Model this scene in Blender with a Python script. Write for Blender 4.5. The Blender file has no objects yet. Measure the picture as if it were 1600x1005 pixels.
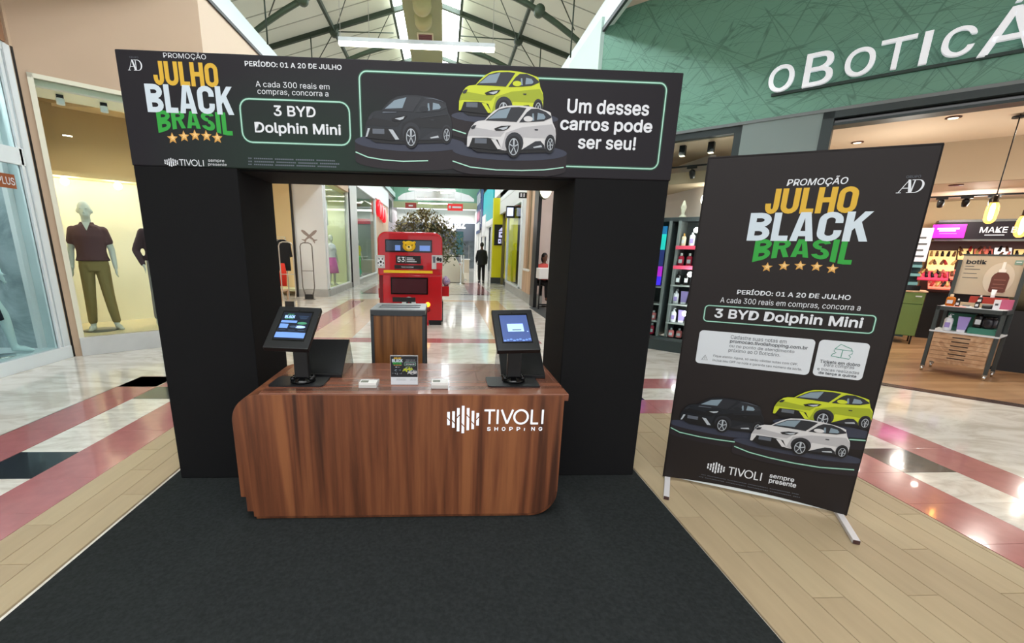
import bpy, bmesh, math, random
from mathutils import Vector, Matrix, Euler

# ------------------------------------------------------------------ camera, world, lights, exposure
S = bpy.context.scene
COL = S.collection
R = math.radians

cam_data = bpy.data.cameras.new('camera')
cam = bpy.data.objects.new('camera', cam_data)
COL.objects.link(cam)
S.camera = cam
cam_data.sensor_fit = 'HORIZONTAL'
cam_data.sensor_width = 36.0
cam_data.lens = 36.0 * 680.0 / 1600
cam_data.shift_x = 0.04545
cam_data.shift_y = 0.0362
cam_data.clip_start = 0.05
cam_data.clip_end = 200
CAM_RIGHT = Vector((0.998613, -0.048961, 0.019364))
CAM_UP = Vector((-0.006874, 0.243375, 0.969908))
CAM_FWD = Vector((0.0522, 0.968696, -0.242701))
cam.matrix_world = Matrix(((CAM_RIGHT.x, CAM_UP.x, -CAM_FWD.x, 0), (CAM_RIGHT.y, CAM_UP.y, -CAM_FWD.y, 0),
                           (CAM_RIGHT.z, CAM_UP.z, -CAM_FWD.z, 1.5), (0, 0, 0, 1)))

S.view_settings.view_transform = 'Standard'
S.view_settings.look = 'None'
S.view_settings.gamma = 1
S.view_settings.use_curve_mapping = False
S.view_settings.exposure = 0.38

world = bpy.data.worlds.new('world')
S.world = world
world.use_nodes = True
world.node_tree.nodes['Background'].inputs[0].default_value = (0.92, 0.95, 1.0, 1)
world.node_tree.nodes['Background'].inputs[1].default_value = 1.0


def area(name, loc, rot, sx, sy, power, color=(1, 1, 1)):
    l = bpy.data.lights.new(name, 'AREA')
    l.shape = 'RECTANGLE'
    l.size = sx
    l.size_y = sy
    l.energy = power
    l.color = color
    o = bpy.data.objects.new(name, l)
    o.location = loc
    o.rotation_euler = rot
    COL.objects.link(o)
    return o


def points(name, pts, power, color=(1, 1, 1), rad=.14):
    for p in pts:
        l = bpy.data.lights.new(name, 'POINT')
        l.energy = power; l.color = color; l.shadow_soft_size = rad
        o = bpy.data.objects.new(name, l); o.location = p
        COL.objects.link(o)


def spot(name, loc, target, power, color=(1, 1, 1), size=60, blend=.5, rad=.04):
    l = bpy.data.lights.new(name, 'SPOT')
    l.energy = power
    l.color = color
    l.spot_size = R(size)
    l.spot_blend = blend
    l.shadow_soft_size = rad
    o = bpy.data.objects.new(name, l)
    o.location = loc
    o.rotation_euler = (Vector(target) - Vector(loc)).to_track_quat('-Z', 'Y').to_euler()
    COL.objects.link(o)
    return o


def bulbs(name, pts, power, color=(1, 1, 1), size=150, target=None, rad=.05):
    """ceiling downlights of a shop"""
    for p in pts:
        spot(name, p, target if target else (p[0], p[1], p[2] - 1), power, color, size, .9, rad)


# soft light of the open plaza behind the viewer
area('plaza_daylight', (-0.4, -1.2, 4.9), (0, 0, 0), 5.0, 4.0, 190, (0.97, 0.98, 1.0))


# ------------------------------------------------------------------ materials
def lin(c):
    return tuple(((v / 255) / 12.92 if v / 255 <= .04045 else ((v / 255 + .055) / 1.055) ** 2.4) for v in c)


MATS = {}


def mat(name, rgb, rough=.5, metal=0, emit=None, es=1.0, noise=0, nscale=6, spec=.5, alpha=1, trans=0, bump=0, coat=0, stretch=(1, 1, 1), rgb2=None, ior=1.45):
    if name in MATS:
        return MATS[name]
    m = bpy.data.materials.new(name)
    MATS[name] = m
    m.use_nodes = True
    nt = m.node_tree
    b = nt.nodes['Principled BSDF']
    c = lin(rgb) + (1,)
    b.inputs['Base Color'].default_value = c
    b.inputs['Roughness'].default_value = rough
    b.inputs['Metallic'].default_value = metal
    b.inputs['Specular IOR Level'].default_value = spec
    b.inputs['IOR'].default_value = ior
    b.inputs['Coat Weight'].default_value = coat
    if alpha < 1:
        b.inputs['Alpha'].default_value = alpha
    if trans:
        b.inputs['Transmission Weight'].default_value = trans
    if emit:
        b.inputs['Emission Color'].default_value = lin(emit) + (1,)
        b.inputs['Emission Strength'].default_value = es
    if noise or rgb2 or bump:
        tc = nt.nodes.new('ShaderNodeTexCoord')
        mp = nt.nodes.new('ShaderNodeMapping')
        mp.inputs['Scale'].default_value = stretch
        nz = nt.nodes.new('ShaderNodeTexNoise')
        nz.inputs['Scale'].default_value = nscale
        nz.inputs['Detail'].default_value = 6
        nt.links.new(tc.outputs['Object'], mp.inputs[0])
        nt.links.new(mp.outputs[0], nz.inputs['Vector'])
        if noise or rgb2:
            cr = nt.nodes.new('ShaderNodeValToRGB')
            cr.color_ramp.elements[0].position = .32
            cr.color_ramp.elements[1].position = .68
            lo = lin(rgb2) if rgb2 else tuple(v * (1 - noise) for v in lin(rgb))
            hi = lin(rgb) if rgb2 else tuple(min(1, v * (1 + noise)) for v in lin(rgb))
            cr.color_ramp.elements[0].color = lo + (1,)
            cr.color_ramp.elements[1].color = hi + (1,)
            nt.links.new(nz.outputs['Fac'], cr.inputs[0])
            nt.links.new(cr.outputs[0], b.inputs['Base Color'])
        if bump:
            bp = nt.nodes.new('ShaderNodeBump')
            bp.inputs['Strength'].default_value = bump
            bp.inputs['Distance'].default_value = .01
            nt.links.new(nz.outputs['Fac'], bp.inputs['Height'])
            nt.links.new(bp.outputs[0], b.inputs['Normal'])
    return m


def wood_mat(name, dark, mid, light, axis='z', scale=1.0, rough=.35, coat=0):
    """streaky veneer: long grain along one axis, with wide cathedral figures"""
    m = bpy.data.materials.new(name)
    MATS[name] = m
    m.use_nodes = True
    nt = m.node_tree
    b = nt.nodes['Principled BSDF']
    b.inputs['Roughness'].default_value = rough
    b.inputs['Coat Weight'].default_value = coat
    tc = nt.nodes.new('ShaderNodeTexCoord')
    k = {'x': (.55, 13, 13), 'y': (13, .55, 13), 'z': (13, 13, .55)}[axis]
    mp = nt.nodes.new('ShaderNodeMapping')
    mp.inputs['Scale'].default_value = tuple(v * scale for v in k)
    nt.links.new(tc.outputs['Object'], mp.inputs[0])
    n1 = nt.nodes.new('ShaderNodeTexNoise')
    n1.inputs['Scale'].default_value = 1.0
    n1.inputs['Detail'].default_value = 10
    n1.inputs['Roughness'].default_value = .68
    n1.inputs['Distortion'].default_value = .25
    nt.links.new(mp.outputs[0], n1.inputs['Vector'])
    mp2 = nt.nodes.new('ShaderNodeMapping')
    mp2.inputs['Scale'].default_value = tuple(v * scale * .27 for v in k)
    nt.links.new(tc.outputs['Object'], mp2.inputs[0])
    n2 = nt.nodes.new('ShaderNodeTexNoise')
    n2.inputs['Scale'].default_value = 1.0
    n2.inputs['Detail'].default_value = 3
    n2.inputs['Distortion'].default_value = .8
    nt.links.new(mp2.outputs[0], n2.inputs['Vector'])
    # contour lines of the slow noise make the cathedral figures
    ml = nt.nodes.new('ShaderNodeMath'); ml.operation = 'MULTIPLY'; ml.inputs[1].default_value = 34
    nt.links.new(n2.outputs['Fac'], ml.inputs[0])
    sn = nt.nodes.new('ShaderNodeMath'); sn.operation = 'SINE'
    nt.links.new(ml.outputs[0], sn.inputs[0])
    ms = nt.nodes.new('ShaderNodeMath'); ms.operation = 'MULTIPLY_ADD'
    ms.inputs[1].default_value = .075
    nt.links.new(sn.outputs[0], ms.inputs[0])
    av = nt.nodes.new('ShaderNodeMix'); av.data_type = 'FLOAT'; av.inputs[0].default_value = .45
    nt.links.new(n1.outputs['Fac'], av.inputs[2])
    nt.links.new(n2.outputs['Fac'], av.inputs[3])
    nt.links.new(av.outputs[0], ms.inputs[2])
    cr = nt.nodes.new('ShaderNodeValToRGB')
    e = cr.color_ramp.elements
    e[0].position = .33; e[0].color = lin(dark) + (1,)
    e[1].position = .66; e[1].color = lin(light) + (1,)
    x = e.new(.49); x.color = lin(mid) + (1,)
    nt.links.new(ms.outputs[0], cr.inputs[0])
    nt.links.new(cr.outputs[0], b.inputs['Base Color'])
    return m


def marble_mat(name, base, vein, rough=.1, scale=2.2):
    m = bpy.data.materials.new(name)
    MATS[name] = m
    m.use_nodes = True
    nt = m.node_tree
    b = nt.nodes['Principled BSDF']
    b.inputs['Roughness'].default_value = rough
    b.inputs['Coat Weight'].default_value = .3
    b.inputs['Coat Roughness'].default_value = .06
    tc = nt.nodes.new('ShaderNodeTexCoord')
    n1 = nt.nodes.new('ShaderNodeTexNoise')
    n1.inputs['Scale'].default_value = scale
    n1.inputs['Detail'].default_value = 9
    n1.inputs['Roughness'].default_value = .6
    n1.inputs['Distortion'].default_value = 1.6
    mp = nt.nodes.new('ShaderNodeMapping')
    mp.inputs['Rotation'].default_value = (0, 0, .5)
    mp.inputs['Scale'].default_value = (1, 2.2, 1)
    nt.links.new(tc.outputs['Object'], mp.inputs[0])
    nt.links.new(mp.outputs[0], n1.inputs['Vector'])
    cr = nt.nodes.new('ShaderNodeValToRGB')
    e = cr.color_ramp.elements
    e[0].position = .36; e[0].color = lin(vein) + (1,)
    e[1].position = .56; e[1].color = lin(base) + (1,)
    nt.links.new(n1.outputs['Fac'], cr.inputs[0])
    nt.links.new(cr.outputs[0], b.inputs['Base Color'])
    return m


def scratched_green():
    """mint panel with thin criss-cross lines"""
    m = bpy.data.materials.new('green_facade')
    MATS['green_facade'] = m
    m.use_nodes = True
    nt = m.node_tree
    b = nt.nodes['Principled BSDF']
    b.inputs['Roughness'].default_value = .45
    tc = nt.nodes.new('ShaderNodeTexCoord')
    last = None
    for ang, sc in ((.5, 2.3), (-.52, 1.9), (1.1, 1.3), (-.95, 1.5), (.12, 1.9), (.8, 1.7), (-.22, 2.1)):
        mp0 = nt.nodes.new('ShaderNodeMapping')
        mp0.inputs['Rotation'].default_value = (0, ang, 0)
        mp = nt.nodes.new('ShaderNodeMapping')
        mp.inputs['Scale'].default_value = (sc * .07, sc, sc * 1.5)
        mp.inputs['Location'].default_value = (ang * 7, sc, 0)
        nt.links.new(mp0.outputs[0], mp.inputs[0])
        rr = nt.nodes.new('ShaderNodeTexNoise')
        rr.inputs['Scale'].default_value = 1.7
        rr.inputs['Detail'].default_value = 2.5
        nt.links.new(tc.outputs['Object'], mp0.inputs[0])
        nt.links.new(mp.outputs[0], rr.inputs['Vector'])
        a = nt.nodes.new('ShaderNodeMath'); a.operation = 'SUBTRACT'; a.inputs[1].default_value = .5
        nt.links.new(rr.outputs['Fac'], a.inputs[0])
        ab = nt.nodes.new('ShaderNodeMath'); ab.operation = 'ABSOLUTE'
        nt.links.new(a.outputs[0], ab.inputs[0])
        dv = nt.nodes.new('ShaderNodeMath'); dv.operation = 'DIVIDE'; dv.inputs[1].default_value = .006; dv.use_clamp = True
        nt.links.new(ab.outputs[0], dv.inputs[0])
        if last is None:
            last = dv
        else:
            mn = nt.nodes.new('ShaderNodeMath'); mn.operation = 'MINIMUM'
            nt.links.new(last.outputs[0], mn.inputs[0])
            nt.links.new(dv.outputs[0], mn.inputs[1])
            last = mn
    mx = nt.nodes.new('ShaderNodeMix'); mx.data_type = 'RGBA'
    mx.inputs[6].default_value = lin((82, 126, 108)) + (1,)
    mx.inputs[7].default_value = lin((110, 160, 138)) + (1,)
    nt.links.new(last.outputs[0], mx.inputs[0])
    nt.links.new(mx.outputs[2], b.inputs['Base Color'])
    return m


def print_mat(name, base, glow, cx, cz, rx, rz, axis_x='X', rough=.55):
    """dark printed fabric with a dyed green patch centred on (cx, cz) of the object's own face"""
    m = bpy.data.materials.new(name)
    MATS[name] = m
    m.use_nodes = True
    nt = m.node_tree
    b = nt.nodes['Principled BSDF']
    b.inputs['Roughness'].default_value = rough
    b.inputs['Specular IOR Level'].default_value = .3
    tc = nt.nodes.new('ShaderNodeTexCoord')
    mp = nt.nodes.new('ShaderNodeMapping')
    mp.inputs['Location'].default_value = (-cx / rx, 0, -cz / rz)
    mp.inputs['Scale'].default_value = (1 / rx, 0, 1 / rz)
    nt.links.new(tc.outputs['Object'], mp.inputs[0])
    g = nt.nodes.new('ShaderNodeTexGradient'); g.gradient_type = 'SPHERICAL'
    nt.links.new(mp.outputs[0], g.inputs[0])
    mx = nt.nodes.new('ShaderNodeMix'); mx.data_type = 'RGBA'
    mx.inputs[6].default_value = lin(base) + (1,)
    mx.inputs[7].default_value = lin(glow) + (1,)
    nt.links.new(g.outputs['Fac'], mx.inputs[0])
    nt.links.new(mx.outputs[2], b.inputs['Base Color'])
    return m


# ------------------------------------------------------------------ mesh building
class MB:
    """collects boxes, tubes and plates; build() links them as ONE mesh object"""
    all_local = False

    def __init__(self, m=None, T=None, local=False):
        self.local = local or MB.all_local
        self.v = []; self.f = []; self.mi = []; self.sm = []; self.mats = []
        self.cur = 0
        self.T = T
        self.smooth = False
        if m: self.m(m)

    def m(self, m):
        if m not in self.mats: self.mats.append(m)
        self.cur = self.mats.index(m)
        return self

    def add(self, vs, fs, smooth=None):
        o = len(self.v)
        for p in vs:
            p = Vector(p)
            self.v.append(self.T @ p if self.T else p)
        for f in fs:
            self.f.append([i + o for i in f]); self.mi.append(self.cur)
            self.sm.append(self.smooth if smooth is None else smooth)
        return self

    def box(self, x0, x1, y0, y1, z0, z1):
        vs = [(x0, y0, z0), (x1, y0, z0), (x1, y1, z0), (x0, y1, z0), (x0, y0, z1), (x1, y0, z1), (x1, y1, z1), (x0, y1, z1)]
        return self.add(vs, [(0, 3, 2, 1), (4, 5, 6, 7), (0, 1, 5, 4), (1, 2, 6, 5), (2, 3, 7, 6), (3, 0, 4, 7)])

    def hexa(self, p):
        return self.add(p, [(0, 3, 2, 1), (4, 5, 6, 7), (0, 1, 5, 4), (1, 2, 6, 5), (2, 3, 7, 6), (3, 0, 4, 7)])

    def prism(self, pts, a, b, plane='xz'):
        """outline pts (2D) extruded from a to b along the missing axis"""
        n = len(pts)
        mk = {'xz': lambda p, t: (p[0], t, p[1]), 'xy': lambda p, t: (p[0], p[1], t), 'yz': lambda p, t: (t, p[0], p[1])}[plane]
        vs = [mk(p, a) for p in pts] + [mk(p, b) for p in pts]
        fs = [tuple(range(n)), tuple(range(2 * n - 1, n - 1, -1))]
        fs += [(i, i + n, (i + 1) % n + n, (i + 1) % n) for i in range(n)]
        return self.add(vs, fs)

    def tube(self, pts, r, n=10, caps=True, r2=None):
        pts = [Vector(p) for p in pts]
        rs = r if isinstance(r, (list, tuple)) else [r] * len(pts)
        vs = []; fs = []
        up = None
        for i, p in enumerate(pts):
            d = (pts[min(i + 1, len(pts) - 1)] - pts[max(i - 1, 0)]).normalized()
            if up is None:
                up = Vector((0, 0, 1)) if abs(d.z) < .9 else Vector((1, 0, 0))
            a = d.cross(up).normalized(); c = a.cross(d).normalized(); up = c
            for k in range(n):
                t = 2 * math.pi * k / n
                vs.append(p + a * math.cos(t) * rs[i] + c * math.sin(t) * rs[i])
        for i in range(len(pts) - 1):
            for k in range(n):
                fs.append((i * n + k, i * n + (k + 1) % n, (i + 1) * n + (k + 1) % n, (i + 1) * n + k))
        self.add(vs, fs, True)
        if caps:
            o = len(self.v) - len(vs)
            for ring in (range(n - 1, -1, -1), range((len(pts) - 1) * n, len(pts) * n)):
                self.f.append([o + q for q in ring]); self.mi.append(self.cur); self.sm.append(False)
        return self

    def lathe(self, prof, cx, cy, z0=0, n=20, axis='z', sx=1, sy=1):
        vs = []; fs = []
        for r, h in prof:
            for k in range(n):
                t = 2 * math.pi * k / n
                a, b = r * math.cos(t) * sx, r * math.sin(t) * sy
                vs.append({'z': (cx + a, cy + b, z0 + h), 'y': (cx + a, cy + h, z0 + b), 'x': (cx + h, cy + a, z0 + b)}[axis])
        for i in range(len(prof) - 1):
            for k in range(n):
                fs.append((i * n + k, i * n + (k + 1) % n, (i + 1) * n + (k + 1) % n, (i + 1) * n + k))
        fs.append(tuple(range(n - 1, -1, -1))); fs.append(tuple(range((len(prof) - 1) * n, len(prof) * n)))
        return self.add(vs, fs, True)

    def ball(self, c, rx, ry=None, rz=None, n=12, m=8):
        ry = rx if ry is None else ry; rz = rx if rz is None else rz
        vs = [(c[0], c[1], c[2] - rz)]; fs = []
        for i in range(1, m):
            t = -math.pi / 2 + math.pi * i / m
            for k in range(n):
                a = 2 * math.pi * k / n
                vs.append((c[0] + rx * math.cos(t) * math.cos(a), c[1] + ry * math.cos(t) * math.sin(a), c[2] + rz * math.sin(t)))
        vs.append((c[0], c[1], c[2] + rz))
        L = len(vs) - 1
        for k in range(n):
            fs.append((0, 1 + (k + 1) % n, 1 + k))
            fs.append((L, L - n + k, L - n + (k + 1) % n))
        for i in range(m - 2):
            for k in range(n):
                fs.append((1 + i * n + k, 1 + i * n + (k + 1) % n, 1 + (i + 1) * n + (k + 1) % n, 1 + (i + 1) * n + k))
        return self.add(vs, fs, True)

    def loft(self, rings):
        """rings: (centre, rx, ry, tilt vector pair or None): closed ellipse sections"""
        n = 16; vs = []; fs = []
        for c, rx, ry in rings:
            for k in range(n):
                t = 2 * math.pi * k / n
                vs.append((c[0] + rx * math.cos(t), c[1] + ry * math.sin(t), c[2]))
        for i in range(len(rings) - 1):
            for k in range(n):
                fs.append((i * n + k, i * n + (k + 1) % n, (i + 1) * n + (k + 1) % n, (i + 1) * n + k))
        fs.append(tuple(range(n - 1, -1, -1))); fs.append(tuple(range((len(rings) - 1) * n, len(rings) * n)))
        return self.add(vs, fs, True)

    def build(self, name, parent=None, bevel=0, seg=2, smooth_all=False):
        root = parent
        while root is not None and root.parent is not None: root = root.parent
        inv = None
        if root is not None and not self.local:
            inv = (Matrix.Translation(root.location) @ Matrix.Rotation(root.rotation_euler.z, 4, 'Z')).inverted()
        me = bpy.data.meshes.new(name)
        me.from_pydata([tuple(inv @ p) if inv else tuple(p) for p in self.v], [], self.f)
        for mm in self.mats: me.materials.append(mm)
        me.polygons.foreach_set('material_index', self.mi)
        me.polygons.foreach_set('use_smooth', [True] * len(self.f) if smooth_all else self.sm)
        me.update()
        o = bpy.data.objects.new(name, me)
        COL.objects.link(o)
        o.parent = parent
        if bevel:
            bm = bmesh.new(); bm.from_mesh(me); bmesh.ops.remove_doubles(bm, verts=bm.verts, dist=1e-5)
            bmesh.ops.recalc_face_normals(bm, faces=bm.faces)
            bm.to_mesh(me); bm.free()
            b = o.modifiers.new('bevel', 'BEVEL'); b.width = bevel; b.segments = seg; b.limit_method = 'ANGLE'
        return o


def empty(name, loc=(0, 0, 0), rz=0):
    o = bpy.data.objects.new(name, None)
    o.location = loc
    o.rotation_euler = (0, 0, rz)
    o.empty_display_size = .1
    COL.objects.link(o)
    return o


def tag(o, label=None, cat=None, group=None, kind=None):
    if label: o['label'] = label
    if cat: o['category'] = cat
    if group: o['group'] = group
    if kind: o['kind'] = kind
    return o


def thing(name, label, cat, loc=(0, 0, 0), rz=0, group=None):
    return tag(empty(name, loc, rz), label, cat, group)


KIDS = {}


def dup(root, loc=None, rz=None, label=None, group=None):
    """copy a thing with its parts and sub-parts"""
    c = root.copy(); COL.objects.link(c)
    if loc is not None: c.location = loc
    if rz is not None: c.rotation_euler = (0, 0, rz)
    if label: c['label'] = label
    if group: c['group'] = group
    def rec(src, dst):
        for ch in list(src.children):
            k = ch.copy(); COL.objects.link(k); k.parent = dst
            rec(ch, k)
    rec(root, c)
    return c


# ------------------------------------------------------------------ flat lettering
_TEXT = {}
try:  # the sans serif that ships inside Blender; its built-in font if that is missing
    import os
    FONT = bpy.data.fonts.load(os.path.join(bpy.utils.system_resource('DATAFILES'), 'fonts', 'Inter.woff2'))
except Exception:
    FONT = None


def text_mesh(body):
    key = body
    if key in _TEXT: return _TEXT[key]
    cu = bpy.data.curves.new('t', 'FONT')
    cu.body = body; cu.size = 1; cu.resolution_u = 3
    if FONT: cu.font = FONT
    ob = bpy.data.objects.new('t', cu)
    COL.objects.link(ob)
    dg = bpy.context.evaluated_depsgraph_get()
    me = ob.evaluated_get(dg).to_mesh()
    vs = [(v.co.x, v.co.y) for v in me.vertices]
    fs = [tuple(p.vertices) for p in me.polygons]
    ob.evaluated_get(dg).to_mesh_clear()
    bpy.data.objects.remove(ob); bpy.data.curves.remove(cu)
    x0 = min(v[0] for v in vs); x1 = max(v[0] for v in vs); y0 = min(v[1] for v in vs); y1 = max(v[1] for v in vs)
    vs = [((x - x0) / max(1e-6, x1 - x0), (y - y0) / max(1e-6, y1 - y0)) for x, y in vs]
    _TEXT[key] = (vs, fs)
    return _TEXT[key]


class Sheet:
    """a printed face: origin, u and v axes (metres), outward normal; lays flat ink on it"""

    def __init__(self, o, u, v, n, lift=.0008, wmax=None):
        self.wmax = wmax
        self.o, self.u, self.v, self.n = Vector(o), Vector(u), Vector(v), Vector(n)
        self.lift = lift
        self.mb = MB()

    def P(self, x, y, layer=1, extra=0.0):
        if self.wmax: x = min(max(x, .004), self.wmax - .004)
        return self.o + self.u * x + self.v * y + self.n * (self.lift * layer + extra * max(.3, self.lift / .0008))

    def new(self): self.mb = MB(); return self

    def poly(self, pts, m, layer=1):
        self.mb.m(m)
        self.mb.add([self.P(x, y, layer) for x, y in pts], [tuple(range(len(pts)))])

    def rect(self, x0, y0, x1, y1, m, layer=1): self.poly([(x0, y0), (x1, y0), (x1, y1), (x0, y1)], m, layer)

    def ell(self, cx, cy, rx, ry, m, layer=1, n=20, a0=0, a1=360):
        self.poly([(cx + rx * math.cos(R(a0 + (a1 - a0) * k / n)), cy + ry * math.sin(R(a0 + (a1 - a0) * k / n))) for k in range(n if a1 - a0 == 360 else n + 1)], m, layer)

    def text(self, s, box, m, bold=0.0, layer=1, shear=0):
        x0, y0, x1, y1 = box
        vs, fs = text_mesh(s)
        self.mb.m(m)
        hgt = y1 - y0
        e = bold * hgt * 1.15          # heavier weights: the same glyphs struck several times, slightly shifted
        st = [(0, 0)] if bold < .01 else [(e, 0), (-e, 0), (0, e), (0, -e), (e * .7, e * .7), (-e * .7, e * .7), (e * .7, -e * .7), (-e * .7, -e * .7)]
        for i, (dx, dy) in enumerate(st):
            for j, f in enumerate(fs):
                self.mb.add([self.P(x0 + e + (x1 - x0 - 2 * e) * vs[q][0] + shear * hgt * vs[q][1] + dx, y0 + e + (hgt - 2 * e) * vs[q][1] + dy, layer, i * 7e-5 + (j % 5) * 1.4e-5) for q in f], [tuple(range(len(f)))])

    def line(self, pts, w, m, layer=1, closed=False):
        if closed: pts = list(pts) + [pts[0]]
        n = len(pts)
        L = []; Rr = []
        for i, (x, y) in enumerate(pts):
            a = pts[max(0, i - 1)]; b = pts[min(n - 1, i + 1)]
            if closed and i in (0, n - 1): a, b = pts[-2], pts[1]
            dx, dy = b[0] - a[0], b[1] - a[1]; q = math.hypot(dx, dy) or 1
            L.append((x - dy / q * w / 2, y + dx / q * w / 2)); Rr.append((x + dy / q * w / 2, y - dx / q * w / 2))
        self.mb.m(m)
        self.mb.add([self.P(x, y, layer) for x, y in L + Rr], [(i, i + 1, n + i + 1, n + i) for i in range(n - 1)])

    def rrect(self, x0, y0, x1, y1, r, w, m, layer=1):
        pts = []
        for cx, cy, a in ((x1 - r, y1 - r, 0), (x0 + r, y1 - r, 90), (x0 + r, y0 + r, 180), (x1 - r, y0 + r, 270)):
            for k in range(6): pts.append((cx + r * math.cos(R(a + 18 * k)), cy + r * math.sin(R(a + 18 * k))))
        if w is None: self.poly(pts, m, layer)
        else: self.line(pts, w, m, layer, True)

    def star(self, cx, cy, r, m, layer=1):
        self.poly([(cx + (r if k % 2 == 0 else r * .45) * math.sin(R(36 * k)), cy + (r if k % 2 == 0 else r * .45) * math.cos(R(36 * k))) for k in range(10)], m, layer)

    def word(self, s, box, m, t=.22, layer=1, gap=.10, bot=None, widths=None):
        """heavy condensed capitals stretched to a box; bot(x 0..1) bends the lower edge"""
        x0, y0, x1, y1 = box
        ws = [GW.get(c, 1) for c in s]
        tot = sum(ws) + gap * (len(s) - 1)
        x = 0
        self.mb.m(m)
        big = min(1.0, (y1 - y0) / .1)
        for c, w in zip(s, ws):
            for j_, q in enumerate(glyph(c, w, t * 1.0)):
                pts = []
                for gx, gy in q:
                    fx = (x + gx) / tot
                    lo = bot(fx) if bot else 0
                    pts.append(self.P(x0 + (x1 - x0) * fx, y0 + (y1 - y0) * (lo + (1 - lo) * gy), layer, j_ * 3e-5 * big))
                self.mb.add(pts, [tuple(range(len(pts)))])
            x += w + gap

    def build(self, name, parent):
        o = self.mb.build(name, parent)
        self.mb = MB()
        return o


GW = {'I': .34, 'J': .78, 'L': .74, 'A': 1.02, 'K': 1.02, 'M': 1.2}


def glyph(c, w, t0):
    t = .32; h = .19          # stem width, bar height
    Q = []
    def r(a, b, cc, dd): Q.append([(a, b), (cc, b), (cc, dd), (a, dd)])
    def arc(cx, cy, rx, ry, a0, a1, n=8):
        for k in range(n):
            a = R(a0 + (a1 - a0) * k / n); b = R(a0 + (a1 - a0) * (k + 1) / n)
            ix, iy = rx - t, ry - h
            Q.append([(cx + rx * math.cos(a), cy + ry * math.sin(a)), (cx + rx * math.cos(b), cy + ry * math.sin(b)),
                      (cx + ix * math.cos(b), cy + iy * math.sin(b)), (cx + ix * math.cos(a), cy + iy * math.sin(a))])
    m = w / 2
    if c == 'I': r(0, 0, t, 1)
    elif c == 'L': r(0, 0, t, 1); r(t, 0, w, h)
    elif c == 'H': r(0, 0, t, 1); r(w - t, 0, w, 1); r(t, .42, w - t, .42 + h)
    elif c == 'U': r(0, .3, t, 1); r(w - t, .3, w, 1); arc(m, .3, m, .3, 180, 360)
    elif c == 'J': r(w - t, .3, w, 1); arc(m, .3, m, .3, 180, 360); r(0, .3, t, .42)
    elif c in 'OC':
        r(0, .28, t, .72); arc(m, .28, m, .28, 180, 360); arc(m, .72, m, .28, 0, 180)
        if c == 'O': r(w - t, .28, w, .72)
        else: r(w - t, .28, w, .38); r(w - t, .62, w, .72)
    elif c == 'B':
        r(0, 0, t, 1)
        for y, yy in ((.27, .27), (.74, .26)):
            q = w * .5
            r(t, y - yy, q, y - yy + h); r(t, y + yy - h, q, y + yy); arc(q, y, w - q, yy, -90, 90)
    elif c == 'R':
        r(0, 0, t, 1)
        q = w * .5
        r(t, .46, q, .46 + h); r(t, 1 - h, q, 1); arc(q, .73, w - q, .27, -90, 90)
        Q.append([(w * .42, .5), (w * .74, .5), (w, 0), (w - t, 0)])
    elif c == 'A':
        Q.append([(0, 0), (.32, 0), (m, .80), (m, 1), (m - .22, 1)])
        Q.append([(w - .32, 0), (w, 0), (m + .22, 1), (m, 1), (m, .80)])
        r(.25, .17, w - .25, .35)
    elif c == 'K':
        r(0, 0, t, 1)
        Q.append([(t * .9, .34), (t * .9, .62), (w - t * 1.05, 1), (w, 1)])
        Q.append([(w * .38, .5), (w * .62, .66), (w, 0), (w - t * 1.05, 0)])
    elif c == 'S':
        arc(m, .735, m, .265, 15, 275, 12)
        arc(m, .285, m, .285, 195, 450, 12)
    return Q


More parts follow.
